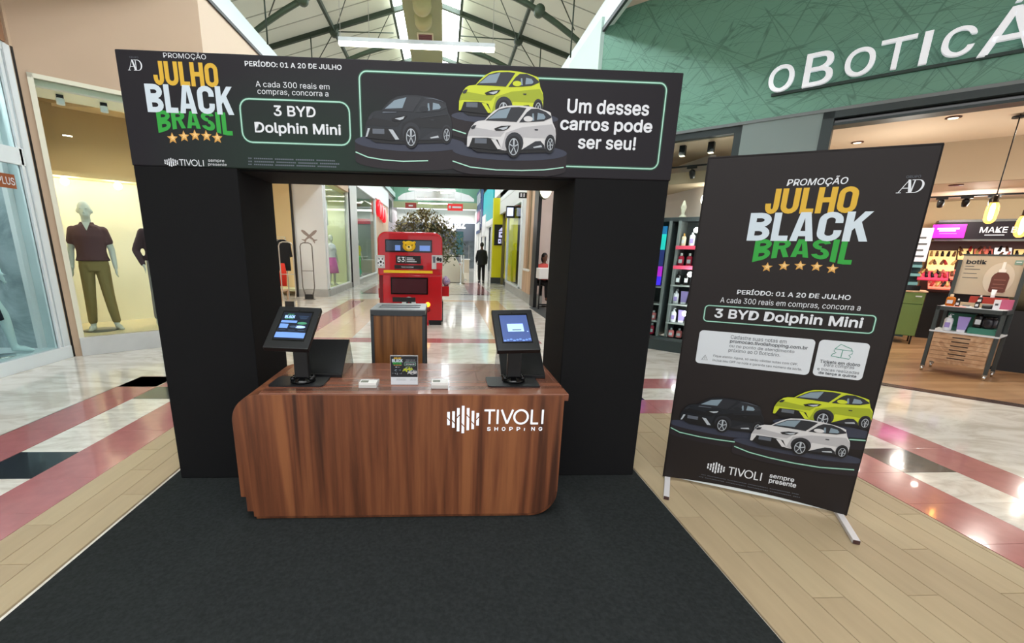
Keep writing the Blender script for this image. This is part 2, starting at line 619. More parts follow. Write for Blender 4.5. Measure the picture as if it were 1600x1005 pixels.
def car_print(sh, box, body, shade, layer=2, dark=False):
    """the promo's small hatchback, three-quarter view, laid out in a unit box"""
    x0, y0, x1, y1 = box
    X = lambda px: x0 + (x1 - x0) * (px - 93) / 892.0
    Yy = lambda py: y0 + (y1 - y0) * (950 - py) / 525.0
    def pg(pts, m, l): sh.poly([(X(a), Yy(b)) for a, b in pts], m, layer + l)
    def el(cx, cy, rx, ry, m, l, **k): sh.ell(X(cx), Yy(cy), (x1 - x0) * rx / 892, (y1 - y0) * ry / 525, m, layer + l, **k)
    K = MATS['ink_black']; G = MATS['ink_grey']; D = MATS['ink_dark']; GL = MATS['ink_glass']; LT = MATS['ink_silver']
    pg([(130, 845), (480, 870), (650, 860), (880, 840), (965, 840), (940, 885), (600, 905), (450, 915), (200, 905), (150, 880)], K, 0)
    pg([(93, 855), (95, 760), (110, 700), (135, 650), (165, 612), (200, 592), (265, 583), (300, 540), (360, 482), (430, 442), (520, 427), (620, 425), (720, 432), (820, 450), (900, 475), (922, 488), (925, 510), (935, 540), (945, 580), (975, 640), (985, 700), (985, 800), (960, 850), (880, 850), (870, 815), (830, 775), (780, 780), (650, 866), (480, 882), (400, 872), (240, 868), (150, 862)], body, 1)
    pg([(480, 700), (640, 640), (940, 600), (975, 660), (985, 730), (900, 745), (660, 740), (640, 866), (480, 880), (440, 860)], shade, 2)
    pg([(110, 700), (135, 652), (400, 690), (470, 690), (430, 740), (300, 745), (140, 740), (100, 750)], shade, 2)
    pg([(272, 585), (330, 532), (400, 472), (480, 448), (600, 440), (674, 448), (642, 500), (582, 590), (430, 586)], D, 3)
    pg([(300, 568), (400, 482), (520, 450), (478, 556), (380, 562)], GL, 4)
    pg([(608, 592), (680, 490), (722, 454), (792, 450), (872, 480), (928, 522), (928, 536), (850, 572), (760, 582), (650, 590)], D, 3)
    pg([(785, 562), (790, 492), (848, 502), (870, 532), (858, 552)], GL, 4)
    pg([(735, 500), (750, 498), (758, 570), (735, 572)], GL, 4)
    el(697, 556, 46, 28, body, 5)
    pg([(650, 866), (780, 778), (832, 773), (872, 815), (882, 852), (760, 862)], D, 3)
    pg([(760, 838), (842, 815), (852, 836), (768, 848)], LT, 4)
    el(568, 805, 92, 112, D, 3)
    el(565, 842, 76, 112, K, 4)
    el(563, 842, 50, 88, LT, 5)
    el(563, 842, 43, 78, D, 6)
    for a in range(5):
        t = R(72 * a + 90)
        c, s = math.cos(t), math.sin(t)
        pg([(563 - 7 * s, 842 + 7 * c), (563 + 7 * s, 842 - 7 * c), (563 + 47 * c + 9 * s, 842 - 84 * s - 9 * c), (563 + 47 * c - 9 * s, 842 - 84 * s + 9 * c)], LT, 7)
    el(930, 800, 54, 96, D, 3)
    el(930, 806, 46, 84, K, 4)
    el(932, 806, 31, 62, LT, 5)
    el(932, 806, 26, 54, D, 6)
    for a in range(5):
        t = R(72 * a + 60)
        c, s = math.cos(t), math.sin(t)
        pg([(932 - 5 * s, 806 + 5 * c), (932 + 5 * s, 806 - 5 * c), (932 + 29 * c + 5 * s, 806 - 58 * s - 5 * c), (932 + 29 * c - 5 * s, 806 - 58 * s + 5 * c)], LT, 7)
    pg([(360, 664), (430, 634), (526, 628), (500, 660), (460, 682), (380, 686)], K, 4)
    pg([(400, 662), (500, 636), (486, 662), (452, 676)], LT, 5)
    pg([(128, 665), (150, 640), (184, 634), (165, 672), (140, 680)], D, 4)
    pg([(142, 764), (300, 758), (400, 775), (442, 870), (370, 882), (110, 862)], K, 4)
    pg([(170, 768), (290, 768), (290, 818), (170, 818)], G, 5)
    pg([(333, 770), (378, 772), (442, 868), (402, 872)], LT if dark else body, 5)
    pg([(123, 765), (146, 765), (116, 850), (97, 855)], LT if dark else body, 5)
    pg([(766, 655), (802, 655), (800, 668), (770, 668)], D, 4)
    if dark:
        pg([(280, 597), (420, 594), (412, 603), (275, 610)], G, 4)
        pg([(690, 448), (792, 446), (880, 470), (900, 480), (790, 455)], G, 4)
        pg([(660, 640), (930, 598), (936, 606), (664, 650)], D, 4)


def ad_logo(sh, box, m, shear=0.0, layer=1):
    """interlocked serif A and D"""
    x0, y0, x1, y1 = box
    W, Hh = x1 - x0, y1 - y0
    q = lambda a, b: (x0 + W * a + shear * Hh * b, y0 + Hh * b)
    pg = lambda pts: sh.poly([q(a, b) for a, b in pts], m, layer)
    pg([(.07, .05), (.11, .05), (.36, .98), (.33, .98)])
    pg([(.30, 1), (.40, 1), (.60, .04), (.47, .04)])
    pg([(.16, .34), (.48, .34), (.48, .39), (.17, .39)])
    pg([(.0, 0), (.20, 0), (.20, .05), (.0, .05)]); pg([(.40, 0), (.70, 0), (.70, .05), (.40, .05)])
    pg([(.55, .25), (.60, .04), (.60, 1), (.55, 1)]); pg([(.46, .95), (.72, .95), (.72, 1), (.46, 1)])
    o = [(.70 + .30 * math.sin(R(t)), .5 + .5 * math.cos(R(t))) for t in range(0, 181, 12)]
    i = [(.70 + .21 * math.sin(R(t)), .5 + .45 * math.cos(R(t))) for t in range(0, 181, 12)]
    for k in range(len(o) - 1): pg([o[k], o[k + 1], i[k + 1], i[k]])


def mall_logo(sh, box, m, layer=1):
    """seven vertical bars, each cut by a slanting gap"""
    x0, y0, x1, y1 = box
    bars = [(.00, .30, .78, .52), (.155, .20, .80, .42), (.305, .07, .92, .62), (.455, 0, 1, .30), (.61, .11, .92, .62), (.765, .15, .82, .38), (.915, .28, .74, .55)]
    W = x1 - x0; Hh = y1 - y0
    for i, (a, lo, hi, cut) in enumerate(bars):
        w = .085; s = .05 if i in (2, 6) else -.05; g = .025
        X0, X1 = x0 + W * a, x0 + W * (a + w)
        sh.poly([(X0, y0 + Hh * lo), (X1, y0 + Hh * lo), (X1, y0 + Hh * (cut + s - g)), (X0, y0 + Hh * (cut - s - g))], m, layer)
        sh.poly([(X0, y0 + Hh * (cut - s + g)), (X1, y0 + Hh * (cut + s + g)), (X1, y0 + Hh * hi), (X0, y0 + Hh * hi)], m, layer)


def tivoli(sh, box, m, layer=1, w=.075):
    """thin geometric capitals"""
    x0, y0, x1, y1 = box
    W, Hh = x1 - x0, y1 - y0
    lw = Hh * w * 1.6
    L = lambda pts: sh.line([(x0 + W * a, y0 + Hh * b) for a, b in pts], lw, m, layer)
    L([(0, .95), (.18, .95)]); L([(.09, .95), (.09, 0)])
    L([(.225, 1), (.225, 0)])
    L([(.29, 1), (.385, .03)]); L([(.48, 1), (.385, .03)])
    L([(.62 + .115 * math.cos(R(a)), .5 + .47 * math.sin(R(a))) for a in range(0, 375, 15)])
    L([(.80, 1), (.80, .0)]); L([(.79, .04), (.915, .04)])
    L([(.985, 1), (.985, 0)])


# ------------------------------------------------------------------ palette
beige_wall = mat('beige_wall', (198, 172, 146), .7, noise=.03, nscale=1.2)
cream_wall = mat('cream_wall', (224, 227, 226), .6)
white_paint = mat('white_paint', (238, 240, 240), .45)
white_metal = mat('white_metal', (228, 236, 238), .35, coat=.2)
lit_mint = mat('lit_mint', (190, 214, 204), .5)  # paler mint: light on the bulkhead face put into the colour
mint = mat('mint_wall', (120, 172, 148), .6)
black_cloth = mat('black_cloth', (22, 22, 23), .85, spec=.2, bump=.08, nscale=220)
carpet_mat = mat('carpet_pile', (41, 44, 44), .95, spec=.15, noise=.22, nscale=60, bump=.35)
black_metal = mat('black_metal', (22, 23, 25), .38)
black_gloss = mat('black_gloss', (12, 12, 13), .12)
dark_grey = mat('dark_grey', (58, 62, 64), .45)
mid_grey = mat('mid_grey', (120, 126, 126), .4)
grey_panel = mat('grey_panel', (128, 142, 138), .5)
stone_grey = mat('stone_grey', (176, 176, 172), .4, noise=.08, nscale=5)
pale_stone = mat('pale_stone', (205, 206, 204), .35, noise=.05, nscale=4)
steel = mat('steel', (190, 190, 188), .3, 1.0)
chrome = mat('chrome', (220, 220, 220), .12, 1.0)
dark_green_steel = mat('dark_green_steel', (44, 58, 44), .5)
roof_sheet = mat('roof_sheet', (206, 208, 198), .5, noise=.05, nscale=.8)
_nt = roof_sheet.node_tree            # thin pale roof skin that lets some daylight through
_tr = _nt.nodes.new('ShaderNodeBsdfTranslucent'); _tr.inputs[0].default_value = lin((236, 236, 222)) + (1,)
_mx = _nt.nodes.new('ShaderNodeMixShader'); _mx.inputs[0].default_value = .45
_nt.links.new(_nt.nodes['Principled BSDF'].outputs[0], _mx.inputs[1]); _nt.links.new(_tr.outputs[0], _mx.inputs[2])
_nt.links.new(_mx.outputs[0], _nt.nodes['Material Output'].inputs[0])
rib_mat = mat('roof_rib', (176, 178, 168), .6)
olive_duct = mat('olive_duct', (150, 158, 118), .5)
sky_panel = mat('sky_panel', (255, 255, 255), .5, emit=(240, 247, 255), es=11.0)
lamp_glow = mat('lamp_glow', (255, 255, 255), .5, emit=(255, 250, 235), es=6.0)
maroon = mat('maroon', (110, 62, 66), .5)
glass = mat('shop_glass', (235, 248, 246), .02, trans=1.0, spec=.5, ior=1.05)
acrylic = mat('smoked_acrylic', (120, 108, 100), .05, alpha=.45)
clear_acrylic = mat('clear_acrylic', (235, 240, 240), .04, alpha=.25)
pink_stone = mat('pink_stone', (178, 112, 112), .16, noise=.08, nscale=9, coat=.3)
black_stone = mat('black_stone', (42, 48, 52), .12, noise=.12, nscale=9, coat=.3)
white_marble = marble_mat('white_marble', (238, 234, 224), (208, 200, 188))
cream_marble = marble_mat('cream_marble', (242, 237, 228), (214, 205, 192), scale=1.6)
peach_reflect_stone = mat('peach_reflect_stone', (222, 190, 160), .12, noise=.05, nscale=6, coat=.3)  # peach tone carries the warm lamps' reflection in the floor
plank_mats = [mat('plank_%s' % n, c, .42, noise=.05, nscale=3, stretch=(5, .8, 5), bump=.05, spec=.35) for n, c in
              (('sand', (183, 163, 131)), ('oat', (180, 160, 129)), ('straw', (185, 166, 134)), ('tan', (178, 158, 127)))]
grout = mat('grout', (150, 132, 104), .8)
shop_wood = wood_mat('shop_floor_wood', (132, 98, 68), (158, 122, 88), (176, 140, 104), 'x', .5, .3)
walnut_v = wood_mat('walnut_upright', (68, 39, 26), (118, 68, 43), (152, 94, 58), 'z', 1.25, .42)
walnut_h = wood_mat('walnut_lengthwise', (92, 54, 40), (128, 78, 58), (150, 98, 74), 'x', 1.0, .25, .35)
bin_wood = wood_mat('bin_wood', (78, 46, 22), (122, 76, 38), (146, 96, 52), 'z', 2.4, .4)
light_oak = wood_mat('light_oak', (176, 140, 108), (204, 170, 136), (220, 190, 158), 'z', 1.0, .45)
drawer_oak = wood_mat('drawer_oak', (170, 130, 96), (196, 156, 120), (210, 174, 140), 'x', 1.2, .45)
green_facade = scratched_green()
sign_white = mat('sign_white', (244, 246, 248), .35, emit=(240, 244, 255), es=.25)
ink_white = mat('ink_white', (226, 228, 232), .6)
ink_black = mat('ink_black', (16, 15, 18), .5)
ink_dark = mat('ink_dark', (38, 40, 46), .4)
ink_grey = mat('ink_grey', (92, 98, 108), .5)
ink_glass = mat('ink_glass', (128, 146, 158), .4)
ink_silver = mat('ink_silver', (178, 184, 190), .4)
ink_yellow = mat('ink_yellow', (216, 172, 52), .6)
ink_ice = mat('ink_ice', (206, 218, 226), .6)
ink_green = mat('ink_green', (44, 158, 58), .6)
ink_gold = mat('ink_gold', (214, 158, 76), .5)
ink_gold2 = mat('ink_gold_light', (240, 200, 130), .5)
ink_neon = mat('ink_neon', (170, 218, 198), .6)
ink_halo = mat('ink_halo', (40, 76, 60), .6)
ink_card = mat('ink_card', (214, 218, 222), .6)
ink_text_grey = mat('ink_text_grey', (88, 90, 94), .6)
ink_teal = mat('ink_teal', (46, 140, 116), .6)
car_lime = mat('car_lime', (198, 208, 44), .5)
car_lime2 = mat('car_lime_shade', (156, 168, 34), .5)
car_white = mat('car_white', (210, 208, 208), .5)
car_white2 = mat('car_white_shade', (178, 176, 178), .5)
car_black = mat('car_black', (26, 30, 36), .4)
car_black2 = mat('car_black_shade', (16, 17, 21), .4)
podium_top = mat('podium_top', (52, 56, 72), .5)
podium_side = mat('podium_side', (32, 25, 30), .6)
skin_dark = mat('skin_brown', (96, 62, 46), .55)
hair_black = mat('hair_black', (18, 15, 14), .6)
mannequin_skin = mat('mannequin_skin', (206, 208, 196), .45)
mannequin_ice = mat('mannequin_ice', (210, 232, 232), .4)
red_gloss = mat('red_gloss', (186, 16, 26), .22, coat=.5)
red_dark = mat('red_dark', (120, 10, 18), .3)
clothes = {n: mat('cloth_' + n, c, .85, bump=.1, nscale=90) for n, c in dict(
    plum=(92, 62, 64), olive=(140, 122, 78), navy=(34, 38, 58), white=(226, 222, 224), pink=(232, 120, 186), yellow=(222, 212, 40), lime=(110, 220, 110),
    mint=(60, 200, 160), red=(206, 48, 30), black=(20, 20, 22), grey=(130, 128, 132), flower=(70, 50, 56), tent=(214, 206, 192), beige=(206, 196, 176), suit=(24, 24, 27), coral=(206, 84, 78), khaki=(72, 68, 50)).items()}


# ------------------------------------------------------------------ diagonal shop fronts: local frames (along, into the shop, up)
def frame(c, u, n):
    return Matrix(((u[0], n[0], 0, c[0]), (u[1], n[1], 0, c[1]), (0, 0, 1, 0), (0, 0, 0, 1)))


RT = frame((2.473, 7.633), (.7111, -.7031), (.7031, .7111))      # right-hand shop front, runs to the near right
LT = frame((-4.98, 5.95), (.7596, .6504), (-.6504, .7596))       # left-hand shop front, runs to the far right
R_RZ = math.atan2(-.7031, .7111)
L_RZ = math.atan2(.6504, .7596)

# ------------------------------------------------------------------ floor
floor = tag(MB(cream_marble).box(-16, 18, -7, 42, -.10, -.012).build('floor'), kind='structure')
plank_group = []
random.seed(4)
_pm = {}


def floor_piece(name, sx, sy, m, x, y, z=0.0, gap=.0014):
    key = (name, round(sx, 3), round(sy, 3), m.name)
    if key not in _pm:
        q = MB(m); e = .003 if name == 'plank' else .0012
        if name != 'plank': gap = .0007
        a, b = sx / 2 - gap, sy / 2 - gap
        q.add([(-a, -b, -.012), (a, -b, -.012), (a, b, -.012), (-a, b, -.012), (-a, -b, -e * .4), (a, -b, -e * .4), (a, b, -e * .4), (-a, b, -e * .4),
               (-a + e, -b + e, 0), (a - e, -b + e, 0), (a - e, b - e, 0), (-a + e, b - e, 0)],
              [(8, 9, 10, 11), (4, 5, 9, 8), (5, 6, 10, 9), (6, 7, 11, 10), (7, 4, 8, 11), (0, 1, 5, 4), (1, 2, 6, 5), (2, 3, 7, 6), (3, 0, 4, 7)])
        me = q.build(name)
        _pm[key] = me.data
        o = me
    else:
        o = bpy.data.objects.new(name, _pm[key]); COL.objects.link(o)
    o.location = (x, y, z); o.parent = floor
    return o


# wood-look planks in the middle field (right of the carpet, left of the carpet, and in front)
W = .152
cols = []
x = -2.27
n = 0
while x < 2.93 - .01:
    w = min(W, 2.93 - x)
    if x + w < -1.74 or x > 1.30:
        y = .35 - (n % 3) * .31
        while y < 3.86:
            L_ = .92
            y1 = min(y + L_, 3.86)
            y0 = max(y, .35)
            if y1 - y0 > .03:
                floor_piece('plank', round(w, 3), round(y1 - y0, 3), plank_mats[(n * 7 + int(y * 3)) % 4], x + w / 2, (y0 + y1) / 2)
            y += L_
    x += w
    n += 1
base = MB(plank_mats[1]).box(-2.27, 2.93, -7, .35, -.012, -.001).box(-1.75, 1.30, .35, 3.86, -.012, -.001).build('plank_field_under_carpet', floor)
tag(base, kind='stuff')
# banded frame: pink, white with black, pink
P = .39
ys = [4.25 - P * k for k in range(0, 16)]
for k in range(16):
    y0, y1 = 4.25 - P * (k + 1), 4.25 - P * k
    if y1 < -1.2: break
    for x0, x1, side in ((-2.67, -2.27, 'in'), (2.93, 3.335, 'in')):
        floor_piece('pink_tile', .402, P, pink_stone, (x0 + x1) / 2, (y0 + y1) / 2)
for k in range(-1, 15):
    y0, y1 = 4.25 - P * k, 4.25 - P * (k - 1)
    if k % 4 == 0: m_, nm = black_stone, 'black_tile'
    else: m_, nm = white_marble, 'white_tile'
    if k >= 0:
        for x0, x1 in ((-3.08, -2.67), (3.335, 3.74)):
            floor_piece(nm, .407, P, m_, (x0 + x1) / 2, (y0 + y1) / 2)
    for x0, x1 in ((-3.50, -3.08), (3.74, 4.135)):
        floor_piece('pink_tile', .405, P, pink_stone, (x0 + x1) / 2, (y0 + y1) / 2)
nx = 13
for i in range(nx):
    w = (2.93 + 2.27) / nx
    floor_piece('pink_tile', w, P, pink_stone, -2.27 + w * (i + .5), 3.86 + P / 2)
for i in range(16):
    w = (3.335 + 2.67) / 15
    if i == 15: break
    k = 15 - i
    blk = k % 4 == 0
    floor_piece('black_tile' if blk else 'white_tile', w, P, black_stone if blk else white_marble, -2.67 + w * (i + .5), 4.25 + P / 2)
for i in range(17):
    w = (3.74 + 3.08) / 17
    floor_piece('pink_tile', w, P, pink_stone, -3.08 + w * (i + .5), 4.64 + P / 2)
# bands further down the mall
def band(x0, x1, y0, y1, m, name):
    nX = max(1, round((x1 - x0) / .45)); nY = max(1, round((y1 - y0) / 1.3))
    for i in range(nX):
        for j in range(nY):
            floor_piece(name, (x1 - x0) / nX, (y1 - y0) / nY, m, x0 + (x1 - x0) * (i + .5) / nX, y0 + (y1 - y0) * (j + .5) / nY, gap=.0012)
band(-2.76, -2.30, 7.4, 12.9, pink_stone, 'pink_slab')
band(-2.30, -1.55, 7.4, 12.9, peach_reflect_stone, 'peach_reflect_slab')
band(-2.76, 1.66, 7.04, 7.40, pink_stone, 'pink_slab')
band(.90, 1.66, 7.4, 12.9, peach_reflect_stone, 'peach_reflect_slab')
band(-2.76, 1.66, 12.9, 13.3, peach_reflect_stone, 'peach_reflect_slab')
band(.90, 1.66, 15.2, 20.6, pink_stone, 'pink_slab')
band(-2.76, -2.0, 15.2, 20.6, pink_stone, 'pink_slab')
band(-2.76, 1.66, 14.9, 15.2, black_stone, 'black_slab')
# marble field around the bands
mb = MB(cream_marble)
for x0, x1, y0, y1 in ((-9, -3.5, -7, 5.03), (4.135, 9, -7, 5.03), (-3.5, -3.08, 4.64, 5.03), (3.74, 4.135, 4.64, 5.03), (-9, 9, 5.03, 7.04), (-9, -2.76, 7.04, 41), (1.66, 9, 7.04, 41),
                       (-1.55, .90, 7.4, 12.9), (-2.76, 1.66, 13.3, 14.9), (-2.0, .90, 15.2, 20.6), (-2.76, 1.66, 20.6, 41)):
    mb.add([(x0, y0, 0), (x1, y0, 0), (x1, y1, 0), (x0, y1, 0)], [(0, 1, 2, 3)])
mb.build('marble_slab', floor)
# wood floor of the cosmetics shop and its dark threshold strip
MB(shop_wood, RT).box(3.0, 11, .12, 8, -.005, .006).build('shop_floorboards', floor)
MB(mat('threshold_stone', (70, 52, 48), .25), RT).box(3.0, 11, -.02, .12, -.005, .008).build('threshold_strip', floor)

carpet = tag(MB(carpet_mat).box(-1.779, 1.361, -.6, 3.3, .0, .008).build('carpet', bevel=.003),
             'large black carpet spread under the counter and the arch', 'carpet')

# ------------------------------------------------------------------ left side: boutique front (along the mall axis), then the diagonal menswear window
wl = MB(beige_wall)
wl.T = LT
wl.box(.0, .10, 0, .30, 0, 5.05)                      # pier left of the window
wl.box(.10, 2.02, 0, .30, 3.42, 5.05)                 # above the window
wl.box(1.90, 2.02, 0, .3, 0, 3.42)
tag(wl.build('wall_left_diagonal'), kind='structure')
MB(beige_wall).box(-5.6, -4.96, 5.93, 6.0, 0, 5.05).box(-5.35, -4.99, -3, 5.95, 3.66, 5.05).build('wall_left').__setitem__('kind', 'structure')
MB(mat('brown_fascia', (150, 108, 78), .5)).box(-4.988, -4.97, -3, 5.90, 3.68, 4.4).build('trim_1').__setitem__('kind', 'structure')

w1 = tag(empty('window_1'), kind='structure')
fr = MB(mat('ivory_frame', (232, 228, 206), .4), LT)
fr.box(.10, .155, -.03, .05, 0, 3.42).box(1.84, 1.90, -.03, .05, 0, 3.42).box(.10, 1.90, -.03, .05, 3.37, 3.42)
fr.box(.155, 1.84, 0, .5, 3.28, 3.30).box(.155, 1.84, .05, .12, 3.30, 3.37)
fr.build('window_frame', w1)
MB(glass, LT).box(.155, 1.84, .0, .012, .25, 3.37).build('glass_pane', w1)
MB(pale_stone, LT).box(.10, 1.90, -.06, 1.6, 0, .25).build('window_sill', w1, bevel=.006)
yellow_back = mat('butter_wall', (252, 244, 216), .6)
bk = MB(yellow_back, LT)
bk.box(-.5, 2.3, 1.30, 1.36, .25, 2.42)
bk.box(.08, .10, .05, 1.3, .25, 2.42)
bk.build('back_panel', w1)
MB(mat('tan_ceiling', (196, 168, 122), .6), LT).box(-.5, 2.3, .012, 1.36, 3.42, 3.46).box(-.5, 2.3, 1.36, 1.42, 2.36, 3.46).box(-.5, 2.3, .9, 1.32, 2.40, 2.46).build('window_ceiling', w1)
MB(mat('tan_floor', (222, 206, 166), .4), LT).box(.12, 1.9, .0, 1.30, .25, .256).build('window_floor', w1)
MB(lamp_glow, LT).box(.37, .47, .9, .92, 2.93, 2.94).build('glow_strip', w1)  # glowing sliver painted in for a light reflection, no lamp of the window
bulbs('menswear_window_bulb', [tuple(LT @ Vector((s_, .55, 3.2))) for s_ in (.35, .95, 1.6)], 16, (1, .94, .80))
points('menswear_wall_fill', [tuple(LT @ Vector((s_, .95, 2.33))) for s_ in (.3, .9, 1.5)], 11, (1, .97, .88), .05)  # added point lights without fixtures, to brighten the back wall

# spots under the window head
tr = thing('track_spotlight', 'black and white spotlight at the menswear window head, left of two', 'spotlight', tuple(LT @ Vector((.372, .18, 3.37))), L_RZ, 'spotlights at the menswear window head')
MB(white_metal, local=True).box(-.12, .12, -.02, .02, -.03, 0).build('mounting_rail', tr)
MB(black_metal, local=True).tube([(0, 0, -.03), (0, 0, -.075)], .012).box(-.035, .035, -.03, .03, -.13, -.07).build('housing', tr)
MB(white_metal, local=True).lathe([(.042, -.20), (.042, -.13)], 0, 0, 0, 14).build('lens_hood', tr)
dup(tr, tuple(LT @ Vector((.80, .18, 3.37))), label='black and white spotlight at the menswear window head, nearer the arch')

# boutique front at the far left
w2 = tag(empty('window_2'), kind='structure')
f2 = MB(white_metal)
f2.box(-5.03, -4.96, 5.83, 5.93, 0, 3.66)                         # corner mullion
f2.box(-5.03, -4.96, 5.77, 5.81, 0, 3.66)
f2.box(-5.02, -4.96, 1.5, 5.83, 2.36, 2.55)                       # transom
f2.box(-5.04, -4.95, -3, 5.93, 0, .16)                            # bottom rail
f2.box(-5.02, -4.96, -3, 5.83, 3.58, 3.66)
f2.build('window_frame', w2, bevel=.006)
MB(black_metal).box(-5.02, -4.955, 5.935, 5.965, 0, 3.66).build('black_joint', w2)
MB(glass).box(-5.0, -4.99, -3, 5.77, .16, 2.36).build('glass_pane', w2)
MB(glass).box(-5.0, -4.99, -3, 5.77, 2.55, 3.58).build('glass_pane', w2)
ice = mat('ice_wall', (206, 220, 222), .5)
MB(marble_mat('grey_marble_panel', (186, 200, 204), (140, 156, 160), .3, 1.4)).box(-5.95, -5.9, 2.0, 5.7, .1, 3.5).build('back_panel', w2)
MB(ice).box(-6.6, -6.5, -3, 5.9, 0, 3.66).box(-6.5, -5.05, 5.84, 5.90, 0, 3.66).box(-6.5, -5.05, -3, 5.9, 3.6, 3.66).box(-6.5, -5.05, 0, 5.84, .10, .15).build('window_box', w2)
MB(MATS['grey_marble_panel']).box(-6.5, (-5.216, 5.8, 0.926)[0] - .03, 5.80, 5.84, .15, 3.55).build('marble_side_panel', w2)
MB(white_paint).box((-5.216, 5.8, 0.926)[0] - .03, (-5.216, 5.8, 0.926)[0] + .03, 5.77, 5.84, .15, 3.55).build('white_batten', w2)
bulbs('boutique_bulb', [(-5.45, y_, 3.5) for y_ in (2.6, 4.2, 5.5)], 45, (.95, .99, 1))
sg = tag(MB(mat('brown_sign', (150, 82, 44), .5)).box(-4.985, -4.975, 5.22, 5.66, 2.085, 2.24).build('window_sign'), 'small brown sign with white PLUS lettering on the boutique glass', 'sign')
sh = Sheet((-4.975, 5.22, 2.085), (0, 1, 0), (0, 0, 1), (1, 0, 0), .002)
sh.text('PLUS', (.225, .035, .425, .120), ink_white, .012); sh.build('lettering', sg)

# ------------------------------------------------------------------ left mall side: open clothes shop, then shop windows
wall = MB(cream_wall)
wall.box(-4.42, -3.55, 13.70, 13.86, .22, 5.0)                     # white panel with aeroplane mark
tag(wall.build('wall_mall_left', bevel=.01), kind='structure')
MB(mat('light_beige_wall', (220, 200, 176), .7)).box(-3.60, -3.45, 7.27, 13.86, 3.40, 5.0).build('wall_mall_left_bulkhead').__setitem__('kind', 'structure')
MB(stone_grey).box(-4.44, -3.53, 13.68, 13.88, 0, .22).box(-3.68, -3.5, 13.88, 23.9, 0, .20).build('baseboard_left').__setitem__('kind', 'structure')
MB(black_metal).box(-4.47, -4.42, 13.62, 13.70, 0, 3.4).build('trim_2').__setitem__('kind', 'structure')
warm = mat('warm_shop_wall', (246, 220, 176), .6)
MB(warm).box(-9, -4.45, 14.6, 14.7, 0, 3.4).box(-9, -8.9, 7, 14.6, 0, 3.4).box(-9, -3.6, 7.2, 14.7, 3.38, 3.42).build('wall_clothes_shop').__setitem__('kind', 'structure')
bulbs('clothes_shop_bulb', [(x_, y_, 3.3) for x_ in (-5.4, -7) for y_ in (9.5, 12.2)], 70, (1, .93, .80))
sh = Sheet((-4.42, 13.70, 0), (1, 0, 0), (0, 0, 1), (0, -1, 0), .003)
plane_grey = mat('taupe_mark', (150, 138, 132), .6)
for s_ in (1, -1):
    f_ = lambda pts: [(.42 + s_ * a_, b_) for a_, b_ in pts]
    sh.poly(f_([(-.23, 1.97), (-.20, 1.985), (-.12, 1.95), (.0, 1.84), (.16, 1.69), (.15, 1.66), (-.02, 1.76), (-.16, 1.86), (-.22, 1.93)]), plane_grey, 1.5 + s_ * .4)
    sh.poly(f_([(.09, 1.70), (.23, 1.71), (.23, 1.69), (.15, 1.66), (.16, 1.60), (.14, 1.60), (.10, 1.66)]), plane_grey, 2.5 + s_ * .4)
ap = sh.build('wall_emblem', None); tag(ap, 'taupe crossed aeroplane emblem on the white shop panel', 'emblem')

w3 = tag(empty('window_3'), kind='structure')
w4 = tag(empty('window_4'), kind='structure')
fr = MB(white_paint)
fr.box(-3.60, -3.52, 13.86, 13.95, .2, 3.5).box(-3.60, -3.52, 17.1, 17.2, .2, 3.5).box(-3.60, -3.52, 13.86, 17.2, .18, .24)
fr.build('window_frame', w3)
MB(glass).box(-3.57, -3.56, 13.95, 17.1, .24, 3.3).build('glass_pane', w3)
MB(beige_wall).box(-3.62, -3.5, 13.86, 17.2, 3.46, 5.0).build('bulkhead', w3)
MB(mat('pale_olive_wall', (214, 216, 178), .6)).box(-5.6, -5.5, 13.9, 17.3, .2, 3.6).box(-5.6, -3.7, 17.22, 17.3, .2, 3.6).box(-5.6, -3.62, 13.9, 17.3, 3.45, 3.5).box(-5.6, -3.6, 13.9, 17.3, .14, .2).build('window_box', w3)
bulbs('mall_window_bulb', [(-4.3, 14.6, 3.35), (-4.3, 16.4, 3.35)], 70, (1, .98, .86))
MB(pale_stone).box(-3.70, -3.48, 17.25, 18.62, 0, 5.0).build('wall_mall_left_pier').__setitem__('kind', 'structure')
MB(black_metal).box(-3.56, -3.47, 17.19, 17.25, 0, 3.6).build('trim_3').__setitem__('kind', 'structure')
fr = MB(white_paint)
fr.box(-3.60, -3.5, 18.62, 18.72, .2, 4.0).box(-3.60, -3.5, 23.7, 23.85, .2, 4.0).box(-3.60, -3.5, 18.62, 23.85, .18, .26).box(-3.60, -3.5, 18.62, 23.85, 3.9, 4.0)
fr.build('window_frame', w4)
MB(glass).box(-3.57, -3.56, 18.72, 23.7, .26, 3.9).build('glass_pane', w4)
MB(mat('sage_wall', (130, 140, 124), .6)).box(-6.2, -6.1, 18.7, 24, .2, 4.0).box(-6.2, -3.7, 23.9, 24, .2, 4.0).box(-6.2, -3.6, 18.65, 24, 3.95, 4.0).build('window_box', w4)
MB(lamp_glow).box(-5.6, -4.0, 20.5, 20.56, 3.6, 3.64).box(-5.6, -4.0, 22.6, 22.66, 3.6, 3.64).build('glow_strip', w4)
MB(mat('far_red', (214, 40, 40), .5)).box(-5.8, -3.8, 23.84, 23.88, 2.7, 2.95).build('red_sign_band', w4)
bulbs('mall_window_bulb', [(-4.6, 19.6, 3.8), (-4.6, 22.2, 3.8)], 90, (1, .98, .92))
MB(white_paint).box(-3.75, -3.5, 17.2, 29.4, 4.0, 5.05).build('wall_mall_left_upper').__setitem__('kind', 'structure')
MB(beige_wall).box(-3.8, -3.55, 23.86, 29.4, 0, 4.0).build('wall_mall_left_far').__setitem__('kind', 'structure')
